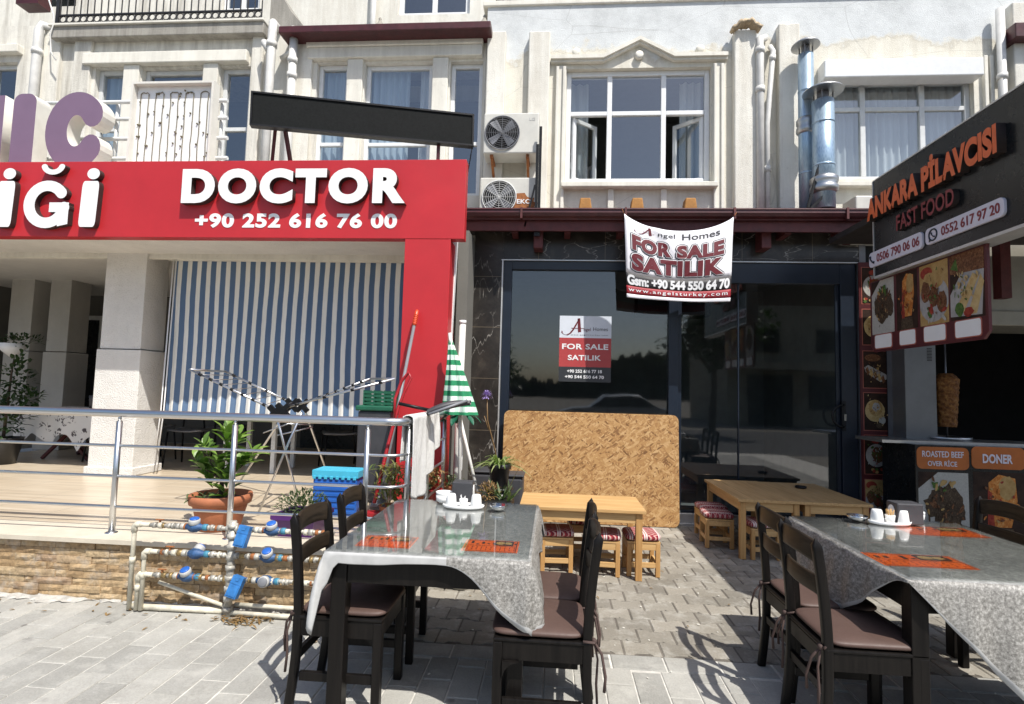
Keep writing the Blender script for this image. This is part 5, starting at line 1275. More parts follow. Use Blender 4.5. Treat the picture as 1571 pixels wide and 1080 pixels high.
# counter with its two posters
KY = 5.75
cn = thing('serving_counter', 'black kiosk counter with orange ROASTED BEEF and DONER headings', 'counter', (4.5, KY, 0))
c0 = at(1404, 700, Y=KY).x; cz = at(1440, 683, Y=KY).z; q = MB(); q.bx(c0, 6.0, KY, KY+.55, 0, cz); q.build('body', m_signblk, cn, bevel=.004)
q = MB(); q.bx(c0-.25, 6.0, KY+.1, KY+.60, cz+.001, cz+.03); q.build('worktop', m_stain, cn)
for xa, xb, s in ((1406, 1486, ['ROASTED BEEF', 'OVER RİCE']), (1490, 1572, ['DONER'])):
    a, b2 = at(xa, 700, Y=KY).x, at(xb, 700, Y=KY).x; zb, zt2 = at(xa+40, 720, Y=KY).z, at(xa+40, 686, Y=KY).z
    q = MB(); q.prism(rrect(b2-a, zt2-zb, .05), (a, KY-.0005, zb), VX, VZ, .004); q.build('heading_panel', m_oranprint, cn)
    if len(s) == 2:
        text(s[0], 'lettering', m_lilac, cn, (a+.05, KY-.006, zb+(zt2-zb)*.54), VX, VZ, (b2-a)-.10, (zt2-zb)*.28, .002, .015); text(s[1], 'lettering', m_lilac, cn, (a+.10, KY-.006, zb+(zt2-zb)*.14), VX, VZ, (b2-a)*.56, (zt2-zb)*.30, .002, .015)
    else: text(s[0], 'lettering', m_lilac, cn, (a+.10, KY-.006, zb+(zt2-zb)*.26), VX, VZ, (b2-a)*.56, (zt2-zb)*.42, .002, .03)
    pic(cn, (a+.01, KY-.001, .15), VX, VZ, b2-a-.02, zb-.03-.15, 'beef' if len(s) == 2 else 'doner')
a = at(1384, 760, Y=6.3); 
pb_ = thing('small_menu_poster', 'small grey food poster low between the kiosk post and counter', 'poster', (a.x+.07, 6.3, .2))
q = MB(); q.bx(a.x, a.x+.17, 6.30, 6.31, .15, at(1390, 732, Y=6.3).z); q.build('sheet', m_fd_plate, pb_); pic(pb_, (a.x+.01, 6.299, at(1390, 782, Y=6.3).z), VX, VZ, .15, .2, 'other'); pic(pb_, (a.x+.01, 6.299, at(1390, 756, Y=6.3).z), VX, VZ, .15, .12, 'plate')
# doner grill on the counter
dg_ = thing('doner_grill', 'steel doner grill column with a browned meat cone on its spit', 'grill', (4.1, 6.2, cz))
GYY = 6.18; a, b2 = at(1389, 600, Y=GYY).x, at(1437, 600, Y=GYY).x
q = MB(); q.bx(a, b2, GYY, GYY+.25, cz+.0, at(1410, 525, Y=GYY).z+.25); q.build('burner_column', M('dull_grill_steel', (.17, .175, .18), .45, .12, 3, metal=.6), dg_, bevel=.006)
q = MB(); zv = at(1425, 545, Y=GYY).z
for k in range(9): q.bx(b2-.09, b2-.04, GYY-.003, GYY-.0005, zv-.06+.016*k, zv-.053+.016*k)
q.build('vent_slots', m_dark, dg_)
mcx = at(1457, 615, Y=GYY).x; m0, m1 = at(1457, 655, Y=GYY).z, at(1457, 573, Y=GYY).z; q = MB()
def meat(u, v):
    a = 2*math.pi*u; ly = v*26; r = (.085+.035*v)*(1-.5*max(0, v-.9)/.1)*(.965+.035*abs(math.sin(ly*math.pi/2)))+.003*math.sin(a*5+ly*2.2)+.003*math.sin(a*11+ly)
    return (mcx+r*math.cos(a), GYY+.05+r*math.sin(a), m0+(m1-m0)*v)
q.grid(meat, 40, 78); q.lathe([(.082, 0), (.001, -.001)], (mcx, GYY+.05, m0+.002), 20); q.lathe([(.06, 0), (.001, .012)], (mcx, GYY+.05, m1-.004), 20); q.build('doner_meat', m_doner, dg_)
q = MB(); q.tube([(mcx, GYY+.05, cz+.02), (mcx, GYY+.05, m1+.35)], .008, 8); q.build('spit', m_stain, dg_)
q = MB(); q.lathe([(.20, 0), (.21, .03), (.19, .03), (.18, .008), (.001, .008)], (mcx, GYY+.05, cz+.031), 28); q.build('drip_tray', m_stain, dg_)

# ================================================================== TERRACE RAILING
RY = 3.70; rz = at(0, 628, Y=RY).z
rl_z = [at(0, y, Y=RY).z for y in (628, 677, 723, 769)]
rX = at(618, 700, Y=RY).x
ra = thing('railing', 'aluminium tube railing along the clinic terrace edge', 'railing', (-3, RY, FZ))
def rail_path(z, r):
    p = [(-7.6, RY, z)]
    for k in range(9):
        a = R(-90+90*k/8); p.append((rX-.13+.13*math.cos(a), RY+.13+.13*math.sin(a), z))
    p.append((rX, 5.15, z)); return p
q = MB(); q.tube(rail_path(rl_z[0], 0), .028, 14); q.build('handrail', m_steel, ra)
for z in rl_z[1:]:
    q = MB(); q.tube(rail_path(z, 0), .0105, 8); q.build('rail', m_steel, ra)
posts = [(at(px, 720, Y=RY).x, RY) for px in (-95, 178, 357, 562)]+[(rX, RY+.14), (rX, 4.45), (rX, 5.1)]
for x, y in posts:
    q = MB(); q.tube([(x, y, FZ), (x, y, rl_z[0]-.055)], .0195, 12); q.tube([(x, y, rl_z[0]-.055), (x, y, rl_z[0]-.015)], .011, 8); q.lathe([(.04, 0), (.04, .006), (.024, .014), (.02, .014)], (x, y, FZ+.001), 16); q.build('post', m_steel, ra)

# striped blind
bt, bb = at(440, 402, Y=6.05).z, at(440, 637, Y=6.05).z; bx0, bx1 = at(262, 500, Y=6.05).x, at(614, 500, Y=6.05).x+.12
bl_ = thing('striped_blind', 'blue and white striped canvas blind lowered behind the terrace', 'blind', (-3, 6.05, bb))
q = MB(); q.grid(lambda u, v: (bx0+(bx1-bx0)*u, 6.05-.02*v+.012*math.sin(u*24*2*math.pi)*(.4+.6*v)+.03*math.sin(u*7+v*2)*v, bt+(bb-bt)*v), 200, 10, uvf=lambda u, v: (u*24.0, v)); q.build('canvas', m_stripe, bl_)
q = MB(); q.tube([(bx0-.03, 6.03, bb-.012), (bx1+.03, 6.03, bb-.012)], .016, 8); q.build('hem_bar', m_greypipe, bl_)
q = MB(); q.bx(-9.0, -1.35, 5.93, 5.99, bt-.0, bt+.09); q.bx(bx0-.05, bx1+.05, 5.99, 6.04, bt-.002, bt+.045); q.build('head_rail', m_trim, bl_)
q = MB(); x_ = at(250, 660, Y=6.0).x
for d in (0, .035): q.tube([(x_+d, 5.98, bt), (x_+d-.02, 5.97, bb), (x_+d-.035, 5.95, at(250, 690, Y=6).z)], .007, 6)
q.build('pull_cord', m_white, bl_)
wl = thing('wall_light', 'small floodlight on the beam at the right end of the blind', 'light', at(581, 372, Y=CY-.1))
a = at(581, 372, Y=CY-.08); q = MB(); q.bx(a.x-.09, a.x+.09, CY-.12, CY-.03, a.z-.03, a.z+.05); q.bx(a.x-.02, a.x+.02, CY-.03, CY+.03, a.z+.0, a.z+.03); q.build('housing', m_greypl, wl, bevel=.006)
q = MB(); q.bx(a.x-.075, a.x+.075, CY-.105, CY-.045, a.z-.034, a.z-.031); q.build('lens', m_white, wl)

# ================================================================== WATER METERS
MY = 3.47
def mz_(py): return at(353, py, Y=MY).z
mx = at(353, 880, Y=MY).x; tiers = [mz_(811), mz_(852), mz_(888)]
pm = thing('pipe_manifold', 'galvanised riser with ivory branch pipes in front of the stone wall', 'pipes', (mx, MY, 0))
q = MB(); q.tube([(mx, MY, 0), (mx, MY, tiers[0]+.05)], .023, 12)
for k in range(9):
    z = .05+(tiers[0])*k/8.5; q.tube([(mx, MY, z-.014), (mx, MY, z+.014)], .031, 12)
q.build('riser', m_pipef, pm)
lx = [at(203, 860, Y=MY).x, at(221, 860, Y=MY).x, at(212, 890, Y=MY).x]; rx_ = at(452, 870, Y=MY).x
for z, l in zip(tiers, lx):
    q = MB(); q.tube([(l, MY, 0.01), (l, MY, z-.03), (l+.008, MY, z-.008), (l+.03, MY, z), (l+(mx-l)*.16, MY, z)], .0145, 10); q.tube([(l-.001, MY, z-.05), (l, MY, z-.012), (l+.012, MY, z), (l+.045, MY, z)], .019, 10)
    q.tube([(l, MY, z*.55), (l, MY, z*.55+.04)], .019, 10); q.build('branch_pipe', m_ivory, pm)
    for (p0, p1) in ((l+(mx-l)*.16, mx), (mx, rx_+.25)):
        q = MB(); q.tube([(p0, MY, z), (p1, MY, z+rnd.uniform(-.006, .006))], .0125, 10); x = p0+.02
        while x < p1-.03:
            ln = rnd.uniform(.010, .034); q.mi = rnd.choice((0, 0, 0, 1, 2, 3)); q.tube([(x, MY, z), (x+ln, MY, z)], rnd.uniform(.016, .022), rnd.choice((6, 8, 12))); x += ln+rnd.uniform(.002, .03)
        q.build('branch_fittings', [m_pipef, m_brass, m_ivory, m_rust], pm)
    q = MB(); xv = l+(mx-l)*rnd.uniform(.2, .32); q.tube([(xv, MY, z), (xv, MY, z+.034)], .007, 6); q.bar((xv-.03, MY, z+.036), (xv+.03, MY-.008, z+.038), .012, .006); q.build('lever', m_rust, pm)
q = MB(); q.tube([(lx[0]-.02, MY+.02, .022), (mx, MY+.04, .02)], .02, 8); q.tube([(lx[2]+.1, MY+.06, .17), (mx-.02, MY+.02, .055)], .012, 8)
q.tube([(mx+.02, MY+.05, .06), (rx_+.3, MY+.05, .055)], .015, 8); q.tube([(mx+.02, MY+.0, .028), (rx_+.3, MY+.0, .022)], .015, 8); q.build('ground_pipe', m_ivory, pm)
def meter(x, z, lab, tiltx=0, face='up'):
    zc0 = z; k8 = .80
    t = thing('water_meter', lab, 'water meter', (x, MY, z), 'blue water meters on the manifold')
    q = MB(); rot = Matrix.Rotation(R(90), 4, 'Y'); q.lathe([(.017, -.085), (.02, -.075), (.026, -.05), (.041, -.025), (.043, 0), (.041, .025), (.026, .05), (.02, .075), (.017, .085)], (x, MY, z), 16, rot @ Matrix.Scale(k8, 4)); q.build('body', m_meter, t)
    rm = Matrix.Rotation(R(tiltx), 4, 'X') @ Matrix.Rotation(R(rnd.uniform(-16, 16)), 4, 'Y') @ Matrix.Scale(k8, 4); q = MB(); q.lathe([(.030, .015), (.043, .030), (.043, .062), (.038, .066), (.001, .066)], (x, MY, z), 22, rm); q.build('register', m_greypipe, t)
    q = MB(); q.lathe([(.036, .0665), (.036, .072), (.03, .076), (.001, .077)], (x, MY, z), 22, rm); q.build('lid', m_blue if tiltx < 60 else m_greypl, t)
    for s in (-1, 1):
        q = MB(); q.lathe([(.018, .0), (.022, .004), (.022, .026), (.018, .03)], (x+s*.076-.015, MY, z), 8, rot); q.build('union_nut', m_teal if s > 0 else m_pipef, t)
meter(at(298, 811, Y=MY).x, tiers[0], 'blue water meter with a grimy white lid, top left of the riser', 8)
meter(at(300, 852, Y=MY).x, tiers[1], 'blue water meter on the middle pipe left of the riser', -55)
meter(at(287, 888, Y=MY).x, tiers[2], 'blue water meter with tipped blue lid, lowest left of the riser', 25)
meter(at(418, 811, Y=MY).x, tiers[0], 'blue water meter on the top pipe right of the riser', 20)
meter(at(412, 852, Y=MY).x, tiers[1], 'blue water meter with round blue lid on the middle pipe right of the riser', 30)
meter(at(408, 888, Y=MY).x, tiers[2], 'blue water meter turned glass-face forward, lowest right of the riser', 80)
for px, py, z, lab in ((379, 826, tiers[0], 'bright blue valve box hanging from the top right pipe'), (369, 901, tiers[2], 'bright blue valve box tilted below the lowest right pipe')):
    x = at(px, py, Y=MY).x; q = MB(); mm = Matrix.Translation((x, MY-.03, z)) @ Matrix.Rotation(R(10 if px > 375 else 16), 4, 'Y') @ Matrix.Rotation(R(-14), 4, 'X')
    q.bx(-.036, .036, -.024, .024, -.10, .03, mm); q.bx(-.03, .03, -.029, -.025, -.09, -.025, mm); q.bx(-.012, .012, -.028, -.025, .003, .025, mm); q.bx(-.038, .038, -.026, -.0245, -.018, -.010, mm)
    tag(q.build('valve_box', m_valve, bevel=.006, org=(x, MY, z-.08)), lab, 'valve box', 'valve boxes on the manifold')
q = MB()
for k in range(70):
    leafq(q, (mx+.13+rnd.gauss(0, .09), MY-.06+rnd.gauss(0, .035), .006+rnd.random()*.02), rdir(-.1, .35), rnd.uniform(.03, .07), .012)
tag(q.build('fallen_leaves', m_dry), 'dry fallen leaves gathered at the foot of the riser', 'leaves', kind='stuff')

q = MB()
for k in range(90):
    x, y = rnd.uniform(-1.0, 3.0), rnd.uniform(2.0, 6.2); s_ = rnd.uniform(.004, .011)
    q.prism(ell(0, 0, s_, s_*.6, 6, .6, rnd.random()*3), (x, y, .004), VX, VY, .002)
tag(q.build('paving_litter', m_trim), 'pale crumbs and chips scattered over the courtyard paving', 'litter', kind='stuff')
q = MB()
for k in range(40): leafq(q, (rnd.uniform(-.9, 3), rnd.uniform(3.3, 6.3), .008), rdir(-.05, .25), rnd.uniform(.02, .045), .012)
for k in range(30): leafq(q, (rnd.uniform(-4, -1.2), 3.45+rnd.gauss(0, .07), .008), rdir(-.05, .25), rnd.uniform(.02, .05), .012)
tag(q.build('stray_leaves', m_dry), 'dry stray leaves blown over the paving', 'leaves', kind='stuff')

# ================================================================== TERRACE THINGS
def bush(mb, c, rx, ry, rz_, n, L, wd, zmin=-.3):
    for _ in range(n):
        d = rdir(-1, 1); k = rnd.random()**.45; p = Vector(c)+Vector((d.x*rx*k, d.y*ry*k, d.z*rz_*k)); leafq(mb, p, (d+VZ*.5+rdir()*.7), L*rnd.uniform(.6, 1.2), wd*rnd.uniform(.7, 1.1))
# terracotta pot with the lemon tree
pY = 3.945; pc = at(338, 780, Y=pY).x; prz = at(338, 757, Y=pY).z
pt = thing('potted_citrus', 'young citrus tree with bright leaves in a big terracotta pot behind the railing', 'potted plant', (pc, pY, FZ))
H_ = prz-FZ; q = MB(); q.lathe([(.125, 0), (.14, .01), (.185, H_-.075), (.185, H_-.07), (.208, H_-.065), (.216, H_-.03), (.212, H_), (.19, H_), (.182, H_-.05), (.001, H_-.05)], (pc, pY, FZ+.001), 36); q.build('pot', m_terr, pt)
q = MB(); q.lathe([(.181, H_-.049), (.1, H_-.02), (.001, H_-.015)], (pc, pY, FZ+.001), 24); q.build('soil', m_soil, pt)
q = MB(); tips = []
base = Vector((pc+.0, pY, prz-.03)); q.tube([base, base+Vector((.0, 0, .13)), base+Vector((-.01, 0, .22))], [.02, .015, .01], 8)
for dx, dz, dy in ((-.22, .26, .02), (-.12, .36, -.04), (.02, .50, .0), (.06, .42, .05), (.16, .30, -.03), (.22, .34, .03), (-.16, .17, .06), (.10, .16, -.07), (.01, .30, -.08)):
    e = base+Vector((dx, dy, dz)); q.tube([base+Vector((0, 0, .14)), base+Vector((dx*.6, dy*.6, .14+(dz-.14)*.45)), e], [.008, .006, .003], 5); tips.append((e, Vector((dx, dy, .25))))
q.build('stem', m_bark, pt); q = MB()
for e, d in tips:
    for _ in range(15): leafq(q, e-d.normalized()*rnd.uniform(-.03, .17), d.normalized()*.8+rdir(-.4, .8)*.9, rnd.uniform(.11, .18), rnd.uniform(.05, .068), .25)
q.build('leaves', m_leafc, pt); q = MB()
for _ in range(60): leafq(q, (pc+rnd.uniform(-.2, -.02), pY+rnd.uniform(-.15, .1), prz-.03), rdir(.1, .9), .07, .018)
q.build('weeds', m_leafg, pt)
# purple pot
uY = 3.93; ux = at(464, 812, Y=uY).x; uzt = at(455, 785, Y=uY).z
pp = thing('potted_plant', 'small-leaved bush in a square purple pot behind the black chairs', 'potted plant', (ux, uY, FZ))
q = MB(); w0, w1 = .12, .155; Hh = uzt-FZ
q.face([(ux-w0, uY-w0, FZ+.002), (ux-w0, uY+w0, FZ+.002), (ux+w0, uY+w0, FZ+.002), (ux+w0, uY-w0, FZ+.002)])
for (a, b2) in (((-1, -1), (1, -1)), ((1, -1), (1, 1)), ((1, 1), (-1, 1)), ((-1, 1), (-1, -1))):
    q.face([(ux+a[0]*w0, uY+a[1]*w0, FZ+.002), (ux+b2[0]*w0, uY+b2[1]*w0, FZ+.002), (ux+b2[0]*w1, uY+b2[1]*w1, uzt), (ux+a[0]*w1, uY+a[1]*w1, uzt)])
    q.bar((ux+a[0]*w1, uY+a[1]*w1, uzt-.01), (ux+b2[0]*w1, uY+b2[1]*w1, uzt-.01), .025, .03)
q.build('pot', m_purpot, pp); q = MB(); q.bx(ux-w1+.02, ux+w1-.02, uY-w1+.02, uY+w1-.02, uzt-.06, uzt-.035); q.build('soil', m_soil, pp)
q = MB(); bush(q, (ux, uY, uzt+.05), .19, .17, .10, 420, .045, .016); q.build('leaves', m_leafg, pp)
# blue folding stool
sY = 4.35; a, b2 = at(478, 740, Y=sY).x, at(549, 740, Y=sY).x; zt_ = at(513, 722, Y=sY).z; zu = at(513, 733, Y=sY).z
fs = thing('folding_stool', 'blue plastic folding step stool with a turquoise top', 'stool', ((a+b2)/2, sY, FZ))
q = MB(); q.bx(a, b2, sY, sY+.22, zu, zt_); 
for k in range(8): q.bx(a+(b2-a)*(k+.15)/8, a+(b2-a)*(k+.7)/8, sY-.006, sY-.0005, zu-.014, zu+.012)
q.build('top', m_cyan, fs, bevel=.008); q = MB()
q.bx(a+.01, b2-.01, sY+.01, sY+.025, FZ+.02, zu-.002); q.bx(a+.01, b2-.01, sY+.195, sY+.21, FZ+.02, zu-.002); q.bx(a+.012, a+.03, sY+.026, sY+.194, FZ+.001, zu-.003); q.bx(b2-.03, b2-.012, sY+.026, sY+.194, FZ+.001, zu-.003)
for k in range(6): q.bx(a+.02, b2-.02, sY+.004, sY+.0095, FZ+.05+.045*k, FZ+.075+.045*k)
q.build('leg_panel', m_blue, fs, bevel=.004)
# clothes airer
ai = thing('clothes_airer', 'winged aluminium clothes airer with black joints standing on the terrace', 'clothes airer', (at(430, 760, Z=FZ).x, 4.5, FZ))
nY, fY = 4.30, 4.80
LN0, LN1, LF0, LF1 = at(291, 567, Y=nY), at(422, 629, Y=nY), at(346, 570, Y=fY), at(448, 618, Y=fY)
RN0, RN1, RF0, RF1 = at(434, 626, Y=nY), at(606, 581, Y=nY), at(464, 619, Y=fY), at(568, 581, Y=fY)
q = MB()
for A, B in ((LN0, LN1), (LF0, LF1), (RN0, RN1), (RF0, RF1), (LN0, LF0), (RN1, RF1), (LN1, LF1), (RN0, RF0), (LN1, RN0), (LF1, RF0)): q.tube([A, B], .009, 8)
for A0, A1, B0, B1 in ((LN0, LN1, LF0, LF1), (RN0, RN1, RF0, RF1)):
    for k in range(1, 8): q.tube([A0.lerp(A1, k/8), B0.lerp(B1, k/8)], .0035, 5)
q.build('wing_frame', m_steel, ai)
q = MB()
for A0, A1 in ((LN0, LN1), (LF0, LF1), (RN0, RN1), (RF0, RF1)):
    for k in range(1, 8, 1 if A0 is LN0 or A0 is RF0 else 2):
        p = A0.lerp(A1, k/8); d = (A1-A0).normalized(); q.tube([p-d*.013, p+d*.013], .0125, 8)
for P in (LN1, RN0, LF1, RF0):
    q.bar(P+Vector((-.05, 0, .03)), P+Vector((.05, 0, -.07)), .03, .04); q.bar(P+Vector((.05, 0, .03)), P+Vector((-.05, 0, -.07)), .028, .038)
q.build('joint', m_black, ai)
for A, B in ((LN1, (462, 784)), (at(463, 633, Y=nY), (396, 788)), (LF1, (366, 742)), (RF0, (507, 740))):
    f_ = at(*B, Z=FZ+.012); q = MB(); q.tube([A, A.lerp(f_, .5)+Vector((0, 0, .0)), f_], .010, 8); q.build('leg', m_steel, ai)
q = MB(); q.tube([at(404, 664, Y=nY+.1), at(442, 650, Y=nY+.1), at(480, 652, Y=nY+.3)], .006, 6); q.tube([at(425, 668, Y=nY+.1), at(480, 655, Y=nY+.3)], .006, 6); q.build('brace', m_steel, ai)
# tools at the terrace corner
def pole(q, p, y0, p2, y2, r, n=8): q.tube([at(*p, Y=y0), at(*p2, Y=y2)], r, n)
t = thing('mop', 'grey mop handle with an orange grip leaning on the red pillar', 'mop', at(585, 745, Y=4.35)); a, b2 = at(640, 476, Y=5.15), at(584, 760, Y=4.35); k = (b2-a)
q = MB(); q.tube([a+k*.10, b2], .015, 10); q.build('handle', m_greypl, t); q = MB(); q.tube([a, a+k*.015, a+k*.03, a+k*.10], [.012, .02, .017, .019], 10); 
for i in range(6): q.tube([a+k*(.03+.011*i), a+k*(.036+.011*i)], .0215, 10)
q.build('grip', m_orange, t); q = MB(); q.tube([b2, b2+k*.02, b2+k*.06], [.02, .05, .07], 10); q.build('mop_head', m_greypl, t)
t = thing('floor_brush', 'red plastic brush with a curved hooked handle standing beside the grey mop', 'brush', at(575, 768, Y=4.2)); q = MB()
q.tube([at(605, 640, Y=4.4), at(606, 612, Y=4.45), at(616, 585, Y=4.5), at(627, 571, Y=4.5), at(631, 580, Y=4.5), at(621, 600, Y=4.48), at(611, 625, Y=4.45), at(596, 680, Y=4.35), at(583, 735, Y=4.25), at(574, 772, Y=4.2)], [.008, .012, .014, .013, .012, .012, .013, .015, .015, .014], 10); q.build('handle', m_mopred, t)
q = MB(); a = at(574, 775, Y=4.2); q.bx(a.x-.12, a.x+.08, 4.16, 4.24, FZ+.05, FZ+.12); q.build('brush_head', m_mopred, t, bevel=.01)
t = thing('scrubbing_broom', 'black and grey broom lying across the return of the railing', 'broom', at(680, 628, Y=4.35))
p1, p2, p3 = at(656, 633, Y=4.25), at(722, 618, Y=4.35), at(612, 619, Y=4.15); q = MB(); d = (p2-p1); n_ = 8
def brush(u, v):
    a = 2*math.pi*v; wv = (.62+.38*math.sin(math.pi*min(1, .15+u*.95)))
    return p1+d*u+Vector((0, math.cos(a)*.05*wv, math.sin(a)*.034*wv+.02*math.sin(math.pi*u)))
q.grid(brush, 14, 14); q.build('head', m_darkgrey, t); q = MB(); q.tube([p3, p1.lerp(p2, .15)], .013, 8); q.build('handle', m_black, t)
q = MB(); q.tube([p1+Vector((.02, -.05, -.01)), p1.lerp(p2, .5)+Vector((0, -.052, .004)), p2+Vector((-.02, -.04, .02))], .012, 6); q.build('edge_strip', m_greypl, t)
# towel over the rail
zt_ = rl_z[0]+.032
def towel(u, v):
    y = 3.79+.86*u+.012*math.sin(v*7)
    drop = .50+.10*math.sin(u*3.4+.6)-.22*max(0, u-.35)
    s_ = v*1.5-.5                                     # -0.5..0 inside, 0..1 outside
    rip = .022*math.sin(u*19+.6)*min(1, abs(s_)*1.6)+.008*math.sin(u*43+v*4)*min(1, abs(s_)*2)
    if s_ < 0: return Vector((rX-.035-rip*.6, y, zt_-.005+s_*.62))
    if s_ < .08: a = s_/.08; return Vector((rX-.035+.07*a, y, zt_+.012*math.sin(math.pi*a)))
    return Vector((rX+.036+rip, y, zt_-(s_-.08)/.92*drop))
q = MB(); q.grid(towel, 48, 60); tag(q.build('towel', m_towel, solid=.008, org=(rX, 4.1, zt_)), 'white terry towel hung over the railing corner', 'towel')
# parasol and poles
paY = 5.05; a, b2 = at(690, 514, Y=paY), at(706, 636, Y=paY); pz0 = at(712, 790, Y=paY).z
par = thing('closed_parasol', 'closed green and white checked parasol propped beside the red pillar', 'parasol', (b2.x, paY, 0))
def paras(u, v):
    an = 2*math.pi*u; r = (.006+.145*v)*(1+.22*math.sin(an*7+v*3))*(1+.05*math.sin(an*3)); c = a.lerp(b2, v); return c+Vector((r*math.cos(an), r*.8*math.sin(an), 0))
q = MB(); q.grid(paras, 56, 24); fabric = q.build('canopy', m_parasol, par)
fabric_org = b2
q = MB(); q.tube([a+Vector((0, 0, .02)), b2, Vector((b2.x+.03, paY, .02))], .017, 10); q.build('pole', m_pvc, par)
q = MB()
for k in range(26):
    an = k*.9; p = b2+Vector((.10*math.cos(an), .07*math.sin(an), .0)); leafq(q, p, (math.cos(an)*.8, math.sin(an)*.5, -.35), .11, .06)
q.build('valance', m_green, par)
t = thing('leaning_pole', 'long white square pole leaning against the side of the red pillar', 'pole', at(688, 790, Y=5.0)); q = MB(); q.bar(at(697, 366, Y=5.5), at(676, 640, Y=5.30)*1.0 - Vector((0, 0, .9)), .075, .075); q.build('shaft', m_white, t); q = MB(); q.bx(-.03, .03, -.03, .03, -.02, .0, Matrix.Translation(at(676, 640, Y=5.3)-Vector((0, 0, .9)))); q.build('end_cap', m_greypl, t)
t = thing('leaning_pole', 'thick white round pole standing behind the closed parasol', 'pole', at(701, 790, Y=5.3)); q = MB(); q.tube([at(710, 497, Y=5.6), at(697, 790, Y=5.3)-Vector((0, 0, .3))], .034, 12); q.build('shaft', m_pvc, t); q = MB(); q.tube([at(710, 497, Y=5.6), at(710, 496, Y=5.6)+Vector((0, 0, .03))], .037, 12); q.build('end_cap', m_white, t)
t = thing('leaning_pole', 'thin pale broomstick slanting down beside the marble pier', 'pole', at(738, 780, Y=5.9)); q = MB(); q.tube([at(706, 642, Y=5.4), at(738, 780, Y=5.4)], .016, 8); q.build('shaft', m_pvc, t); q = MB(); q.tube([at(738, 780, Y=5.4), at(741, 795, Y=5.4)], .02, 8); q.build('end_cap', m_greypl, t)
q = MB(); q.tube([at(707, 645, Y=5.1), at(709, 690, Y=5.1), at(708, 720, Y=5.1), at(703, 735, Y=5.1)], .006, 6); tag(q.build('loose_cord', m_white, org=at(703, 735, Y=5.1)), 'thin white cord dangling under the parasol', 'cord')
# plants in the terrace corner
def rough_plant(name, label, px, py, Y, w_, h_, n, mat, L, wd, pot=None, z0=FZ, lean=.3):
    x = at(px, py, Y=Y).x; t = thing(name, label, 'potted plant', (x, Y, z0)); zt_ = z0+.16
    q = MB(); q.lathe([(w_*.4, 0), (w_*.55, .15), (w_*.6, .16), (w_*.5, .16), (w_*.45, .13), (.001, .13)], (x, Y, z0+.001), 20); q.build('pot', pot or m_terr, t)
    q = MB()
    for _ in range(n):
        p = Vector((x+rnd.gauss(0, w_*.35), Y+rnd.gauss(0, w_*.35), zt_+h_*.75*rnd.random())); leafq(q, p, rdir(.3, 1)+VZ*lean, L*rnd.uniform(.6, 1.2), wd, .5)
    q.build('leaves', mat, t); return t
rough_plant('potted_reed', 'reedy plant with yellowing blades beside the railing corner', 602, 735, 4.25, .17, .38, 190, m_reed, .16, .014)
rough_plant('potted_shrub', 'dark green shrub low behind the hanging towel', 636, 748, 4.75, .2, .28, 220, m_leafd, .07, .035)
rough_plant('potted_shrub', 'brown and green shrub in a red pot behind the return rail', 662, 755, 5.0, .17, .22, 120, m_dry, .09, .02, m_mopred)
rough_plant('potted_shrub', 'pale straggly shrub at the foot of the white pole', 690, 745, 5.2, .12, .12, 110, m_leafg, .05, .015)
# green bin behind the airer
a = at(585, 600, Y=5.2); t = thing('wheelie_bin', 'dark bin with a green lid standing beyond the airer', 'bin', (a.x, 5.2, FZ)); zt_ = at(585, 625, Y=5.2).z
q = MB(); q.bx(a.x-.17, a.x+.15, 5.05, 5.35, FZ+.001, zt_-.03); q.build('body', m_darkgrey, t, bevel=.02); q = MB(); q.bx(a.x-.19, a.x+.17, 5.03, 5.37, zt_-.029, zt_+.02); q.build('lid', m_green, t, bevel=.012)
q = MB(); zc = at(585, 597, Y=5.2).z
for k in range(4): q.bx(a.x-.14, a.x+.16, 5.1, 5.11, zt_+.03+.035*k, zt_+.05+.035*k); q.bx(a.x-.14, a.x+.16, 5.3, 5.31, zt_+.03+.035*k, zt_+.05+.035*k)
for xx in (-.14, -.04, .06, .15): q.bx(a.x+xx, a.x+xx+.012, 5.1115, 5.2985, zt_+.022, zt_+.16); q.bx(a.x+xx, a.x+xx+.012, 5.095, 5.0995, zt_+.022, zt_+.165)
tag(q.build('plastic_basket', m_green, org=(a.x, 5.2, zt_)), 'openwork green plastic basket on top of the bin', 'basket')
# far end of the terrace: cloth table, plants, chairs
tY = 6.75; a, b2 = at(27, 660, Y=tY).x, at(160, 660, Y=tY).x; zt_ = 1.13
zt_ = at(90, 628, Y=tY).z; zl = at(90, 680, Y=tY).z
t = thing('folding_table', 'folding table with crossed brown legs in the shaded terrace', 'table', ((a+b2)/2, tY, FZ)); q = MB(); q.bx(a+.1, b2-.1, tY, tY+.7, zt_-.03, zt_-.004); q.build('tabletop', m_pineX, t)
for yy in (tY+.08, tY+.62):
    q = MB(); q.bar((a+.3, yy, FZ+.01), (b2-.3, yy, zt_-.035), .035); q.bar((b2-.3, yy+.04, FZ+.01), (a+.3, yy+.04, zt_-.035), .035); q.build('crossed_legs', m_maroonw, t)
q = MB(); xm = (a+b2)/2; hw = (b2-a)/2
q.grid(lambda u, v: (xm+(u-.5)*2*hw*(1+.0), tY-.03+.78*v, zt_+.002), 8, 4)
def skirt(u, v): return (xm+(u-.5)*2*hw+.02*math.sin(u*20)*v, tY-.032-.03*v-.02*math.sin(u*26)*v, zt_+.002-v*((zt_-zl)*(.72+.28*math.sin(u*9+1.0)**2)+(.09*max(0, math.sin((u-.62)*14)) if u > .6 else 0)))
q.grid(skirt, 60, 6); tag(q.build('printed_tablecloth', m_printcl, org=(xm, tY, zt_)), 'white leaf-printed cloth draped over the folding table', 'tablecloth')
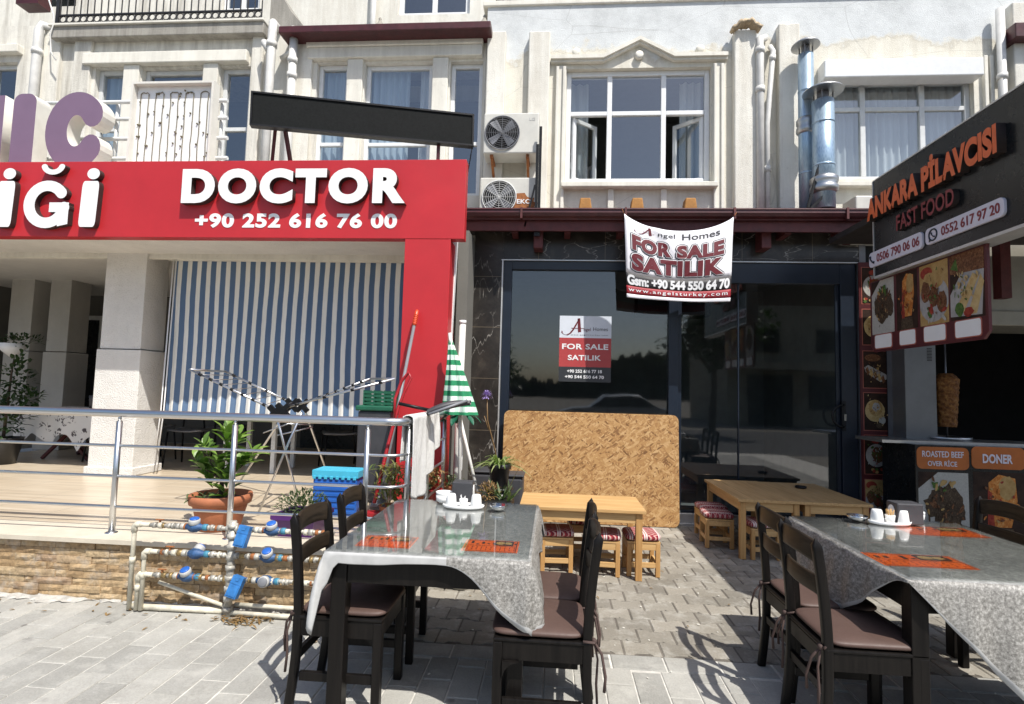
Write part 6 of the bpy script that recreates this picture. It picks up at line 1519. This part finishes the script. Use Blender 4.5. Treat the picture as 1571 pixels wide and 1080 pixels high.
pl_ = thing('potted_bush', 'dark bushy plant in the shade at the left edge of the terrace', 'potted plant', at(20, 660, Y=6.3)); a = at(6, 660, Y=6.35)
q = MB(); q.lathe([(.14, 0), (.2, .3), (.21, .32), (.18, .32), (.17, .28), (.001, .28)], (a.x, 6.35, FZ+.001), 22); q.build('pot', m_blackpot, pl_)
q = MB(); q.tube([(a.x, 6.35, FZ+.28), (a.x+.03, 6.35, 1.5), (a.x+.05, 6.35, 1.75)], [.02, .012, .006], 6); q.build('stem', m_bark, pl_)
q = MB(); bush(q, (a.x-.0, 6.35, 1.0), .33, .25, .28, 260, .09, .045); bush(q, (a.x+.12, 6.35, 1.5), .16, .16, .30, 150, .09, .045); bush(q, (a.x+.30, 6.35, 1.25), .13, .13, .12, 70, .09, .045); q.build('leaves', m_leafd, pl_)
a = at(20, 527, Y=6.9); hb = thing('hanging_plant', 'trailing plant in a white wall bowl on the inner column', 'hanging plant', a); q = MB(); q.lathe([(.03, -.18), (.12, -.10), (.17, 0), (.15, 0), (.001, -.02)], a, 20); q.build('bowl', m_white, hb)
q = MB(); bush(q, a+Vector((.06, 0, .05)), .36, .16, .09, 170, .07, .03); q.build('leaves', m_leafd, hb)
def cafe_chair():
    t = thing('cafe_chair', 'x', 'chair'); S = .44
    q = MB(); q.grid(lambda u, v: (-.2+.4*u, -.2+.4*v, S+.02*(2*u-1)**2+.01*(2*v-1)**2), 6, 6); q.build('seat', m_greypl, t, solid=.02)
    q = MB(); q.grid(lambda u, v: (-.21+.42*u, .21+.05*v-.04*(1-(2*u-1)**2), S+.16+.26*v), 8, 4); q.build('backrest', m_darkgrey, t, solid=.018)
    for sx in (-1, 1):
        q = MB(); q.tube([(sx*.2, -.18, S), (sx*.22, -.22, .01)], .012, 6); q.build('leg', m_black, t)
        q = MB(); q.tube([(sx*.2, .24, S+.38), (sx*.2, .20, S), (sx*.22, .27, .01)], .012, 6); q.build('leg', m_black, t)
    return t
proto = cafe_chair()
for i, (px, Y, rz_, lab) in enumerate(((172, 7.0, 200, 'dark cafe chair half hidden by the white column'), (232, 7.1, 150, 'dark cafe chair just right of the white column in shade'), (292, 6.75, 10, 'dark cafe chair behind the citrus tree with its seat in view'), (345, 7.3, 100, 'dark cafe chair in the shade behind the railing post'), (520, 7.0, -60, 'dark cafe chair in the shade beyond the blue stool'), (575, 7.3, 30, 'dark cafe chair deep in the shade near the red pillar'))):
    o = proto if i == 0 else copy_tree(proto); o.location = (at(px, 690, Y=Y).x, Y, FZ); o.rotation_euler.z = R(rz_); tag(o, lab, 'chair', 'cafe chairs in the shaded terrace')
for px, Y, lab in ((400, 6.7, 'white plastic table under the striped blind'), (200, 7.6, 'dark pedestal table among the shaded cafe chairs')):
    x = at(px, 690, Y=Y).x; t = thing('cafe_table', lab, 'table', (x, Y, FZ)); q = MB(); q.bx(x-.35, x+.35, Y-.3, Y+.3, FZ+.68, FZ+.72); q.build('tabletop', m_grayframe if px == 400 else m_darkgrey, t, bevel=.01)
    if px == 400:
        for sx in (-1, 1):
            for s2 in (-1, 1): q = MB(); q.bx(x+sx*.3-.025, x+sx*.3+.025, Y+s2*.25-.025, Y+s2*.25+.025, FZ, FZ+.679); q.build('leg', m_grayframe, t)
    else:
        q = MB(); q.tube([(x, Y, FZ+.03), (x, Y, FZ+.679)], .035, 10); q.lathe([(.25, 0), (.24, .02), (.04, .04)], (x, Y, FZ+.001), 20); q.build('pedestal', m_black, t)

# ================================================================== PLANTERS BY THE PIER
a = at(704, 906, Z=0); x_, y_ = a.x, a.y+.09
t = thing('bowl_planter', 'grey stone bowl planter of spiky greenery behind the front table', 'planter', (x_, y_, 0)); q = MB(); q.lathe([(.085, 0), (.10, .02), (.19, .22), (.21, .34), (.19, .34), (.17, .28), (.001, .28)], (x_, y_, .001), 24); q.build('bowl', m_conc, t)
q = MB(); bush(q, (x_, y_, .46), .20, .18, .14, 200, .06, .02)
q.build('leaves', m_leafg, t); q = MB()
pxx = at(765, 770, Y=4.7).x
t = thing('spiky_planter', 'black trough of aloe-like spikes and pale weeds between table and pier', 'planter', (pxx, 4.75, 0)); q = MB(); q.bx(pxx-.16, pxx+.12, 4.62, 4.88, .001, .56); q.build('trough', m_blackpot, t, bevel=.015)
q = MB(); bush(q, (pxx-.10, 4.75, .62), .09, .1, .07, 130, .05, .014); q.build('weeds', m_dry, t)
q = MB()
for k in range(26):
    d = rdir(.55, 1); leafq(q, (pxx+.02+rnd.uniform(-.07, .07), 4.75+rnd.uniform(-.06, .06), .54), d, rnd.uniform(.14, .24), .02, .05)
leafq(q, (pxx+.03, 4.72, .54), (.45, 0, 1), .36, .028, .0); q.build('leaves', m_leafg, t)
for (px, py0, Y, w_, d_, lab) in ((750, 722, 5.75, .34, .3, 'low black plastic bin against the marble pier'), (783, 728, 5.65, .26, .28, 'rounded black box beside the chipboard sheet')):
    x = at(px, py0, Y=Y).x; z = at(px, py0, Y=Y).z; t = thing('black_bin', lab, 'bin', (x, Y, 0)); q = MB(); q.bx(x-w_/2, x+w_/2, Y, Y+d_, .001, z-.031); q.build('body', m_darkgrey, t, bevel=.03, seg=3); q = MB(); q.bx(x-w_/2-.01, x+w_/2+.01, Y-.01, Y+d_+.01, z-.03, z); q.build('lid', m_darkgrey, t, bevel=.014)
sY = 5.35; a = at(766, 730, Y=sY); zr = at(766, 711, Y=sY).z; zb = at(766, 747, Y=sY).z
q = MB(); q.tube([(a.x, sY, 0.001), (a.x, sY, zb-.02)], .12, 18); q.tube([(a.x, sY, zb-.02), (a.x, sY, zb-.001)], .14, 18); tag(q.build('upturned_pot', m_blackpot, org=(a.x, sY, 0)), 'tall black upturned tub carrying the spider plant', 'tub')
t = thing('spider_plant', 'spider plant in a ribbed black pot by the marble pier', 'potted plant', (a.x, sY, zb)); h_ = zr-zb
q = MB(); q.lathe([(.075, 0), (.08, .004), (.10, h_-.05), (.115, h_-.045), (.115, h_), (.10, h_), (.09, h_-.03), (.001, h_-.03)], (a.x, sY, zb), 24); q.build('pot', m_blackpot, t)
q = MB()
for k in range(64):
    an = rnd.uniform(0, 6.28); el = rnd.uniform(.35, 1.3); L = rnd.uniform(.18, .36); dx, dy = math.cos(an)*math.cos(el), math.sin(an)*math.cos(el); pts = [];
    leafq(q, (a.x+.03*math.cos(an), sY+.03*math.sin(an), zr-.02), (dx, dy, math.sin(el)), L, .016, .65)
q.build('leaves', m_spider, t)
q = MB(); fh = at(747, 607, Y=sY); q.tube([(a.x-.01, sY, zr-.02), at(757, 680, Y=sY), at(748, 645, Y=sY), fh], .006, 6); q.tube([at(750, 660, Y=sY), at(743, 638, Y=sY)], .004, 5); q.build('flower_stalk', m_dry, t)
q = MB()
for k in range(60): d = rdir(-.5, 1); leafq(q, fh+d*.012, d, .055, .012, .1)
q.build('flower', m_flower, t)

# ================================================================== CHIPPED WOOD TABLES AND STOOLS
def wood_table(x0, x1, y0, y1, h, label, long_x, group):
    t = thing('wooden_table', label, 'table', ((x0+x1)/2, (y0+y1)/2, 0), group); mt = m_pineX if long_x else m_pineY
    q = MB(); n = 4
    for k in range(n):
        if long_x: a, b2 = y0+(y1-y0)*k/n, y0+(y1-y0)*(k+1)/n; q.bx(x0, x1, a+.0006, b2-.0006, h-.026, h)
        else: a, b2 = x0+(x1-x0)*k/n, x0+(x1-x0)*(k+1)/n; q.bx(a+.0006, b2-.0006, y0, y1, h-.026, h)
    q.build('tabletop', mt, t, bevel=.002); L = .052
    for xx in (x0+.025, x1-.025-L):
        for yy in (y0+.025, y1-.025-L):
            q = MB(); q.bx(xx, xx+L, yy, yy+L, .001, h-.027); q.build('leg', m_pineZ, t, bevel=.003)
    q = MB(); za, zb = h-.11, h-.028
    q.bx(x0+.078, x1-.078, y0+.032, y0+.054, za, zb); q.bx(x0+.078, x1-.078, y1-.054, y1-.032, za, zb); q.build('apron', m_pineX, t, bevel=.002)
    q = MB(); q.bx(x0+.032, x0+.054, y0+.078, y1-.078, za, zb); q.bx(x1-.054, x1-.032, y0+.078, y1-.078, za, zb); q.build('apron', m_pineY, t, bevel=.002); return t
wood_table(-.26, .76, 4.53, 5.13, .56, 'low pale pine table in full sun before the chipboard sheet', True, 'low pine tables')
wood_table(1.72, 2.30, 5.28, 6.44, .55, 'low pine table half in sun with its edge toward the shop door', False, 'low pine tables')
wood_table(2.306, 2.92, 5.30, 6.44, .545, 'low pine table wholly in shade holding a black ashtray', False, 'low pine tables')
def stool():
    t = thing('kilim_stool', 'x', 'stool'); w_, h = .27, .27; L = .036
    for sx in (-1, 1):
        for sy in (-1, 1):
            q = MB(); q.bx(sx*(w_/2)-(L if sx > 0 else 0), sx*(w_/2)+(0 if sx > 0 else L), sy*(w_/2)-(L if sy > 0 else 0), sy*(w_/2)+(0 if sy > 0 else L), .001, h-.001); q.build('leg', m_pineZ, t, bevel=.003)
    q = MB(); i = w_/2
    for s in (-1, 1):
        for za, zb in ((.075, .115), (h-.055, h-.002)):
            q.bx(-i+L, i-L, s*(i-.012)-.009, s*(i-.012)+.009, za, zb); q.bx(s*(i-.012)-.009, s*(i-.012)+.009, -i+L, i-L, za+.002, zb-.002)
    q.build('rail', m_pineX, t, bevel=.002); q = MB(); q.bx(-i, i, -i, i, h, h+.014); q.build('seat', m_pineX, t)
    q = MB()
    def cu(u, v):
        a = 2*math.pi*u; ph = -math.pi/2+math.pi*v; e = .35
        f = lambda c_: math.copysign(abs(c_)**e, c_); r = f(math.cos(ph)) if math.cos(ph) > 1e-6 else 0
        return ((w_/2+.012)*r*f(math.cos(a)), (w_/2+.012)*r*f(math.sin(a)), h+.045+.03*math.copysign(abs(math.sin(ph))**.7, math.sin(ph)))
    q.grid(cu, 40, 12); q.build('kilim_cushion', m_kilim, t); return t
S0 = stool()
spots = [(.045, 4.80, 4, 'kilim stool under the left end of the sunny pine table'), (.44, 4.76, -3, 'kilim stool under the middle of the sunny pine table'), (.76, 4.80, 2, 'kilim stool poking out from the right end of the sunny pine table'),
 (1.66, 5.76, 88, 'kilim stool pushed in at the left edge of the half-sunny pine table'), (1.97, 5.44, 3, 'kilim stool at the front of the half-sunny pine table beside a black chair'), (2.55, 5.5, -4, 'kilim stool under the shaded pine table'), (.30, 5.26, 5, 'kilim stool behind the sunny pine table against the chipboard'), (1.70, 6.1, 92, 'kilim stool deep under the half-sunny pine table near the door')]
for i, (x, y, a, lab) in enumerate(spots):
    o = S0 if i == 0 else copy_tree(S0); o.location = (x, y, 0); o.rotation_euler.z = R(a); tag(o, lab, 'stool', 'kilim stools round the pine tables')
a = at(1217, 745, Z=.55); q = MB(); q.lathe([(.04, 0), (.055, .004), (.058, .022), (.05, .022), (.046, .008), (.001, .008)], (2.62, 6.08, .547), 24); tag(q.build('ashtray', m_black, org=(2.62, 6.08, .546)), 'small round black ashtray on the shaded pine table', 'ashtray')

# ================================================================== BLACK DINING CHAIRS
def chair():
    t = thing('dining_chair', 'x', 'chair'); Wd = .40; D = .40; hs = .43
    for s in (-1, 1):
        y = s*(Wd/2-.019)
        q = MB()
        def post(u, v, y=y):
            a = 2*math.pi*u; e = .4; f = lambda c_: math.copysign(abs(c_)**e, c_)
            z = .90*v; tp = 1 if v < .96 else math.sqrt(max(0, 1-((v-.96)/.04)**2))
            lean = -.045*max(0, (z-.45)/.45)**1.5 + (-.03*max(0, (.3-z)/.3)**1.4)
            return (lean+.020*f(math.cos(a))*tp, y+.018*f(math.sin(a))*tp, .001+z)
        q.grid(post, 16, 28); q.build('back_post', m_darkw, t)
        q = MB(); q.bx(D-.04, D, y-.02, y+.02, .001, hs-.001); q.build('leg', m_darkw, t, bevel=.004)
        q = MB(); q.bx(.02, D-.041, y-.011, y+.011, .155, .195); q.build('stretcher', m_darkw, t, bevel=.003)
        q = MB(); q.bx(.02, D-.041, y-.012, y+.012, hs-.075, hs-.002); q.prism([(0, 0), (.0, -.07), (.012, -.035), (.035, -.012), (.07, 0)][::-1] if True else [], (D-.041-.0, y+.01, hs-.076), Vector((-1, 0, 0)), VZ, .02); q.build('side_rail', m_darkw, t, recalc=True)
    q = MB(); i = Wd/2-.039
    q.bx(-.012, .012, -i, i, .24, .28); q.bx(D-.032, D-.008, -i, i, hs-.075, hs-.002); q.bx(-.012, .012, -i, i, hs-.07, hs-.002); q.build('cross_rail', m_darkw, t, bevel=.003)
    for z0, z1 in ((.655, .735), (.79, .885)):
        q = MB()
        def slat(u, v, z0=z0, z1=z1):
            a = 2*math.pi*v; yy = -i+2*i*u; zc = (z0+z1)/2; hz = (z1-z0)/2; e = .45; f = lambda c_: math.copysign(abs(c_)**e, c_)
            lean = -.045*max(0, (zc-.45)/.45)**1.5; arch = .012*(1-(yy/i)**2) if z1 > .8 else 0
            return (lean-.019*(1-(yy/i)**2)+.009*f(math.cos(a)), yy, zc+hz*f(math.sin(a))+arch)
        q.grid(slat, 12, 14); q.build('back_slat', m_darkwr, t)
    q = MB(); q.bx(-.015, D, -Wd/2, Wd/2, hs, hs+.016); q.build('seat', m_darkw, t, bevel=.006)
    q = MB()
    def cush(u, v):
        a = 2*math.pi*u; ph = -math.pi/2+math.pi*v; e = .30; f = lambda c_: math.copysign(abs(c_)**e, c_); r = f(math.cos(ph)) if math.cos(ph) > 1e-6 else 0
        x, y = (D/2+.005)*r*f(math.cos(a)), (Wd/2-.004)*r*f(math.sin(a)); crown = .010*(1-(x/.2)**2)*(1-(y/.2)**2) if ph > 0 else 0
        return (.208+x, y, hs+.034+.018*math.copysign(abs(math.sin(ph))**.8, math.sin(ph))+crown)
    q.grid(cush, 44, 16); q.build('cushion', m_brownc, t)
    for s in (-1, 1):
        y = s*(Wd/2-.019); q = MB()
        q.tube([(.03, y-s*.02, hs+.03), (-.024, y-.022, hs+.022), (-.028, y+.02, hs+.02), (.02, y+.022, hs+.022)], .006, 6)
        q.tube([(-.026, y, hs+.02), (-.06, y+.012, hs-.03), (-.075, y+.03, hs-.11), (-.07, y+.035, hs-.17)], [.005, .006, .006, .007], 6); q.tube([(-.026, y, hs+.02), (-.045, y-.01, hs-.06), (-.04, y-.008, hs-.16), (-.045, y-.01, hs-.24)], [.005, .005, .006, .006], 6)
        q.ball((-.028, y, hs+.018), .013, 8, 6); q.build('ribbon_tie', m_ribbon, t)
    return t
C0 = chair()
spots = [(-1.15, 2.70, 0, 'black wooden chair at the near left of the front table, nearest the water meters'), (-1.14, 3.21, 2, 'black wooden chair at the far left of the front table'),
 (.165, 2.60, 180, 'black chair with sunlit brown cushion at the near right of the front table'), (.18, 3.01, 179, 'black chair behind the sunlit-cushion one, far right of the front table'),
 (1.18, 2.68, 0, 'black chair at the near left of the right-hand table, worn slats lit'), (1.225, 3.10, 1, 'black chair at the far left of the right-hand table'), (2.72, 3.62, 184, 'black chair across the right-hand table below the kiosk counter'), (2.78, 2.85, 181, 'black chair tucked at the near far side of the right-hand table')]
for i, (x, y, a, lab) in enumerate(spots):
    o = C0 if i == 0 else copy_tree(C0); o.location = (x, y, 0); o.rotation_euler.z = R(a); tag(o, lab, 'chair', 'black wooden dining chairs')

# ================================================================== DINING TABLES
def din_table(x0, x1, y0, y1, label):
    t = thing('dining_table', label, 'table', ((x0+x1)/2, (y0+y1)/2, 0), 'black dining tables'); L = .07
    q = MB(); q.bx(x0, x1, y0, y1, .728, .754); q.build('tabletop', m_darkw, t, bevel=.003)
    for xx in (x0+.02, x1-.02-L):
        for yy in (y0+.02, y1-.02-L):
            q = MB(); q.bx(xx, xx+L, yy, yy+L, .001, .727); q.build('leg', m_darkw, t, bevel=.004)
    q = MB(); za, zb = .615, .727
    for a, b2 in ((y0+.026, y0+.05), (y1-.05, y1-.026)): q.bx(x0+.091, x1-.091, a, b2, za, zb)
    for a, b2 in ((x0+.026, x0+.05), (x1-.05, x1-.026)): q.bx(a, b2, y0+.091, y1-.091, za, zb)
    q.build('apron', m_darkw, t, bevel=.003); return t
def table_cloth(x0, x1, y0, y1, drop, label, pale):
    """one sheet: flat top, and an overhang whose depth and flare follow the perimeter"""
    e = .006; X0, X1, Y0, Y1 = x0-e, x1+e, y0-e, y1+e; Zt = .758
    per = []                                       # (point, outward normal, side, s)
    def side(p, q2, n, nm, N):
        for k in range(N+1):
            s = k/N; per.append((Vector(p).lerp(Vector(q2), s), Vector(n), nm, s))
    N = 40; side((X0, Y0, 0), (X1, Y0, 0), (0, -1, 0), 'front', N)
    for k in range(1, 8): a = R(-90+90*k/8); per.append((Vector((X1, Y0, 0)), Vector((math.cos(a), math.sin(a), 0)), 'cr', k/8))
    side((X1, Y0, 0), (X1, Y1, 0), (1, 0, 0), 'right', N)
    for k in range(1, 8): a = R(90*k/8); per.append((Vector((X1, Y1, 0)), Vector((math.cos(a), math.sin(a), 0)), 'br', k/8))
    side((X1, Y1, 0), (X0, Y1, 0), (0, 1, 0), 'back', N)
    for k in range(1, 8): a = R(90+90*k/8); per.append((Vector((X0, Y1, 0)), Vector((math.cos(a), math.sin(a), 0)), 'bl', k/8))
    side((X0, Y1, 0), (X0, Y0, 0), (-1, 0, 0), 'left', N)
    for k in range(1, 8): a = R(180+90*k/8); per.append((Vector((X0, Y0, 0)), Vector((math.cos(a), math.sin(a), 0)), 'cl', k/8))
    q = MB(); K = 12; rows_ = []
    for P, n, nm, s in per:
        d, fl = drop(nm, s); tang = Vector((-n.y, n.x, 0)); row = []
        for k in range(K+1):
            f = k/K; wv = .012*math.sin((P.x+P.y)*38+n.x*5)*f*min(1, d*4)
            out = .006+fl*d*math.sin(f*1.6)*.6+wv
            row.append(q.bm.verts.new((P.x+n.x*out*min(1, f*6), P.y+n.y*out*min(1, f*6), Zt-d*f if k else Zt)))
        rows_.append(row)
    M_ = len(rows_)
    for i in range(M_):
        a, b2 = rows_[i], rows_[(i+1) % M_]
        for k in range(K):
            vs = [a[k], a[k+1], b2[k+1], b2[k]]
            if (vs[0].co-vs[3].co).length < 1e-7: vs = [a[k], a[k+1], b2[k+1]]
            try:
                f = q.bm.faces.new(vs); f.smooth = True; f.material_index = 2 if (k == K-1 or (pale and ((per[i][2] == 'front' and per[i][3] < .60) or per[i][2] == 'cl'))) else 1
            except ValueError: pass
    q.mi = 0; q.grid(lambda u, v: (X0+(X1-X0)*u, Y0+(Y1-Y0)*v, Zt+.0002), 4, 4)
    o = q.build('tablecloth', [m_clothT, m_clothD, m_hem], org=((x0+x1)/2, (y0+y1)/2, .75), solid=.0016); return tag(o, label, 'tablecloth', 'grey marbled tablecloths')
sm = lambda x: x*x*(3-2*x) if 0 <= x <= 1 else (0 if x < 0 else 1)
F = (-1.0, -.09, 2.44, 3.60); G = (1.49, 2.46, 2.46, 3.60)
din_table(*F, 'black dining table nearest the camera, left of the pair'); din_table(*G, 'black dining table at the right under the jutting food sign')
def dropF(nm, s):
    if nm == 'front': return (.040+.008*math.sin(s*9)+.235*sm((s-.60)/.40)**1.15+.13*sm((.07-s)/.07), .12+.1*sm((s-.6)/.4))
    if nm == 'cr': return (.285+.02*math.sin(math.pi*s), .16)
    if nm == 'right': return (.285-.15*sm(s/.4)+.03*math.sin(s*12), .28)
    if nm == 'br': return (.20, .3)
    if nm == 'back': return (.18+.02*math.sin(s*10), .2)
    if nm == 'bl': return (.19, .3)
    if nm == 'left': return (.06+.28*sm((s-.80)/.20)+.01*math.sin(s*14), .3)
    return (.17+.17*math.sin(math.pi*min(1, .5+.5*(1-s))), .30)
table_cloth(*F, dropF, 'grey marbled cloth slipping off the front table at its right corner', 1)
def dropG(nm, s):
    if nm == 'front': return (.012+.50*min(s/.48, 1)-.10*max(0, s-.48), .12)
    if nm == 'cr': return (.42, .2)
    if nm == 'right': return (.30, .2)
    if nm == 'br': return (.3, .2)
    if nm == 'back': return (.22, .2)
    if nm == 'bl': return (.28, .25)
    if nm == 'left': return (.012+.29*sm((1-s)/.42)+.02*math.sin(s*17)*(1-s), .30)
    return (.012, .1)
table_cloth(*G, dropG, 'grey marbled cloth hanging in a sunlit point off the right-hand table', 0)
def glass_sheet(x0, x1, y0, y1, lab):
    q = MB(); q.bx(x0+.004, x1-.004, y0+.004, y1-.004, .7635, .7685); tag(q.build('glass_sheet', m_topglass, org=((x0+x1)/2, (y0+y1)/2, .763), bevel=.001), lab, 'glass sheet', 'glass sheets over the tablecloths')
    q = MB(); q.bx(x0, x1, y0, y1, .760, .7605)
glass_sheet(*F, 'reflective glass sheet covering the front table'); glass_sheet(*G, 'reflective glass sheet covering the right-hand table')
def placemat(x0, x1, y0, y1, lab, seed):
    r2 = random.Random(seed); z = .7600; t = thing('placemat', lab, 'placemat', ((x0+x1)/2, (y0+y1)/2, z), 'orange printed placemats')
    q = MB(); q.bx(x0, x1, y0, y1, z, z+.0008); q.build('sheet', m_placemat, t); q = MB(); w_, h_ = x1-x0, y1-y0
    q.bx(x0+.008, x1-.008, y0+h_*.48, y0+h_*.50, z+.0009, z+.0013); q.bx(x0+.008, x0+.012, y0+.008, y1-.008, z+.0009, z+.0013); q.bx(x1-.012, x1-.008, y0+.008, y1-.008, z+.0009, z+.0013); q.bx(x0+.0125, x1-.0125, y0+.008, y0+.012, z+.0009, z+.0013); q.bx(x0+.0125, x1-.0125, y1-.012, y1-.008, z+.0009, z+.0013)
    for k in range(9): a = x0+.03+w_*.9*k/9; q.bx(a, a+w_*.05, y0+h_*.56+r2.random()*.02, y0+h_*.62+r2.random()*.05, z+.0014, z+.0018)
    q.bx(x0+w_*.55, x0+w_*.90, y0+h_*.55, y0+h_*.93, z+.0019, z+.0022); q.build('print', m_txtblk, t); q = MB()
    q.prism(ell(x0+w_*.66, y0+h_*.74, w_*.09, h_*.13), (0, 0, z+.0023), VX, VY, .0003); q.prism(ell(x0+w_*.8, y0+h_*.74, w_*.07, h_*.11, 14, .3), (0, 0, z+.0023), VX, VY, .0003); q.build('printed_dish', m_fd_gold, t)
    q = MB()
    for k in range(11):
        a = x0+.02+w_*.93*k/11
        for j in range(2): q.bx(a, a+.005, y0+h_*(.14+.16*j), y0+h_*(.24+.16*j), z+.0009, z+.0012)
    q.build('fine_print', m_txtred, t)
def pm(c0, c1, lab, sd, ex=(0, 0, 0, 0)):
    a, b2 = at(*c0, Z=.761), at(*c1, Z=.761); placemat(min(a.x, b2.x), max(a.x, b2.x), min(a.y, b2.y), max(a.y, b2.y), lab, sd)
a = at(533, 840, Z=.761); b2 = at(645, 826, Z=.761); placemat(a.x+.02, b2.x-.01, 2.53, 2.72, 'orange placemat at the left of the front table', 1)
a = at(704, 849, Z=.761); b2 = at(795, 849, Z=.761); placemat(a.x, b2.x-.005, 2.54, 2.73, 'orange placemat at the right corner of the front table', 2)
a = at(1360, 868, Z=.761); b2 = at(1485, 866, Z=.761); placemat(a.x, b2.x, a.y+.01, a.y+.21, 'orange placemat on the near part of the right-hand table', 3)
a = at(1400, 820, Z=.761); b2 = at(1490, 818, Z=.761); placemat(a.x, b2.x+.04, a.y, a.y+.22, 'orange placemat on the far part of the right-hand table', 4)

# ------------------------------------------------------------------ table things
TZ = .769
def cond_set(x, y, lab, w_, picks):
    t = thing('condiment_tray', lab, 'tray', (x, y, TZ), 'white condiment trays')
    q = MB(); m_ = Matrix.Diagonal((w_/2/.1, .062/.1, 1, 1)); q.lathe([(.085, 0), (.095, .004), (.10, .020), (.095, .021), (.088, .008), (.001, .008)], (x, y, TZ+.0005), 28, m_); q.build('tray', m_ceramic, t)
    for dx, nm in ((-.30*w_, 'shaker'), (.30*w_, 'shaker')):
        q = MB(); q.lathe([(.034, 0), (.036, .004), (.030, .058), (.026, .072), (.022, .075), (.001, .076)], (x+dx, y, TZ+.0095), 20); s = q.build(nm, m_ceramic, t)
    q = MB(); q.lathe([(.023, 0), (.027, .045), (.025, .046), (.021, .006), (.001, .006)], (x+.0*w_, y-.004, TZ+.0095), 18); c = q.build('toothpick_cup', m_ceramic, t); q = MB()
    for k in range(26 if picks else 5):
        an = rnd.uniform(0, 6.28); r = rnd.uniform(0, .012); q.tube([(x+r*math.cos(an), y-.004+r*math.sin(an), TZ+.02), (x+(.004+r*1.9)*math.cos(an), y-.004+(.004+r*1.9)*math.sin(an), TZ+(.078 if picks else .07)+rnd.random()*.012)], .0012, 4)
    q.build('toothpicks', m_toothp if picks else m_white, c); return t
a = at(711, 779, Z=TZ); cond_set(a.x, a.y, 'white condiment tray with two cups by the dark napkin box, front table', .26, False)
b2 = at(1365, 804, Z=TZ); cond_set(b2.x, b2.y, 'white condiment tray with a full toothpick cup on the right-hand table', .24, True)
for c, lab, r, lid in ((at(681, 771, Z=TZ), 'stacked white ceramic bowls at the far edge of the front table', .052, False), (at(1404, 799, Z=TZ), 'white lidded sugar bowl beside the tray on the right-hand table', .050, True)):
    t = thing('ceramic_bowl', lab, 'bowl', c); q = MB(); q.lathe([(r*.6, 0), (r*.95, .015), (r, .05), (r*.94, .05), (r*.85, .02), (.001, .012)], c+Vector((0, 0, .0005)), 24); q.build('bowl', m_ceramic, t); q = MB()
    if lid: q.lathe([(r*1.04, .0505), (r*1.0, .058), (r*.5, .075), (.012, .078), (.014, .092), (.001, .096)], c, 24); q.build('lid', m_ceramic, t)
    else: q.lathe([(r*.62, .014), (r*.97, .055), (r*1.02, .068), (r*.96, .068), (r*.8, .03), (.001, .03)], c+Vector((0, 0, .002)), 24); q.build('upper_bowl', m_ceramic, t)
for c, lab, r in ((at(764, 783, Z=TZ), 'small shiny steel bowl at the far right of the front table', .052), (at(1315, 799, Z=TZ), 'round steel ashtray at the far left corner of the right-hand table', .058)):
    q = MB(); q.lathe([(r*.55, 0), (r*.8, .012), (r, .032), (r*.97, .033), (r*.75, .012), (.001, .006)], c+Vector((0, 0, .0005)), 26); tag(q.build('steel_bowl', m_chrome, org=c), lab, 'bowl')
def napkins(c, lab, w_, h_, d_, face):
    t = thing('napkin_dispenser', lab, 'napkin dispenser', c); q = MB(); q.bx(c.x-w_/2, c.x+w_/2, c.y-d_/2, c.y+d_/2, TZ+.001, TZ+h_); q.build('box', m_darkgrey, t, bevel=.008)
    q = MB(); o_ = ell(0, 0, d_*.30, h_*.36, 20)
    if face == 'x': q.prism(o_, (c.x-w_/2-.0005, c.y, TZ+h_*.5), Vector((0, -1, 0)), VZ, .003)
    else: q.prism(o_, (c.x+w_/2+.0005, c.y, TZ+h_*.5), VY, VZ, .003)
    q.build('napkins', m_white, t); return t
c = at(716, 766, Z=TZ); napkins(Vector((c.x, 3.50, TZ)), 'dark napkin dispenser at the far edge of the front table', .13, .145, .10, 'y')
c = at(1352, 789, Z=TZ); napkins(Vector((c.x, 3.50, TZ)), 'dark napkin dispenser with a white slot on the right-hand table', .15, .125, .11, 'x')
bpy.context.view_layer.update()
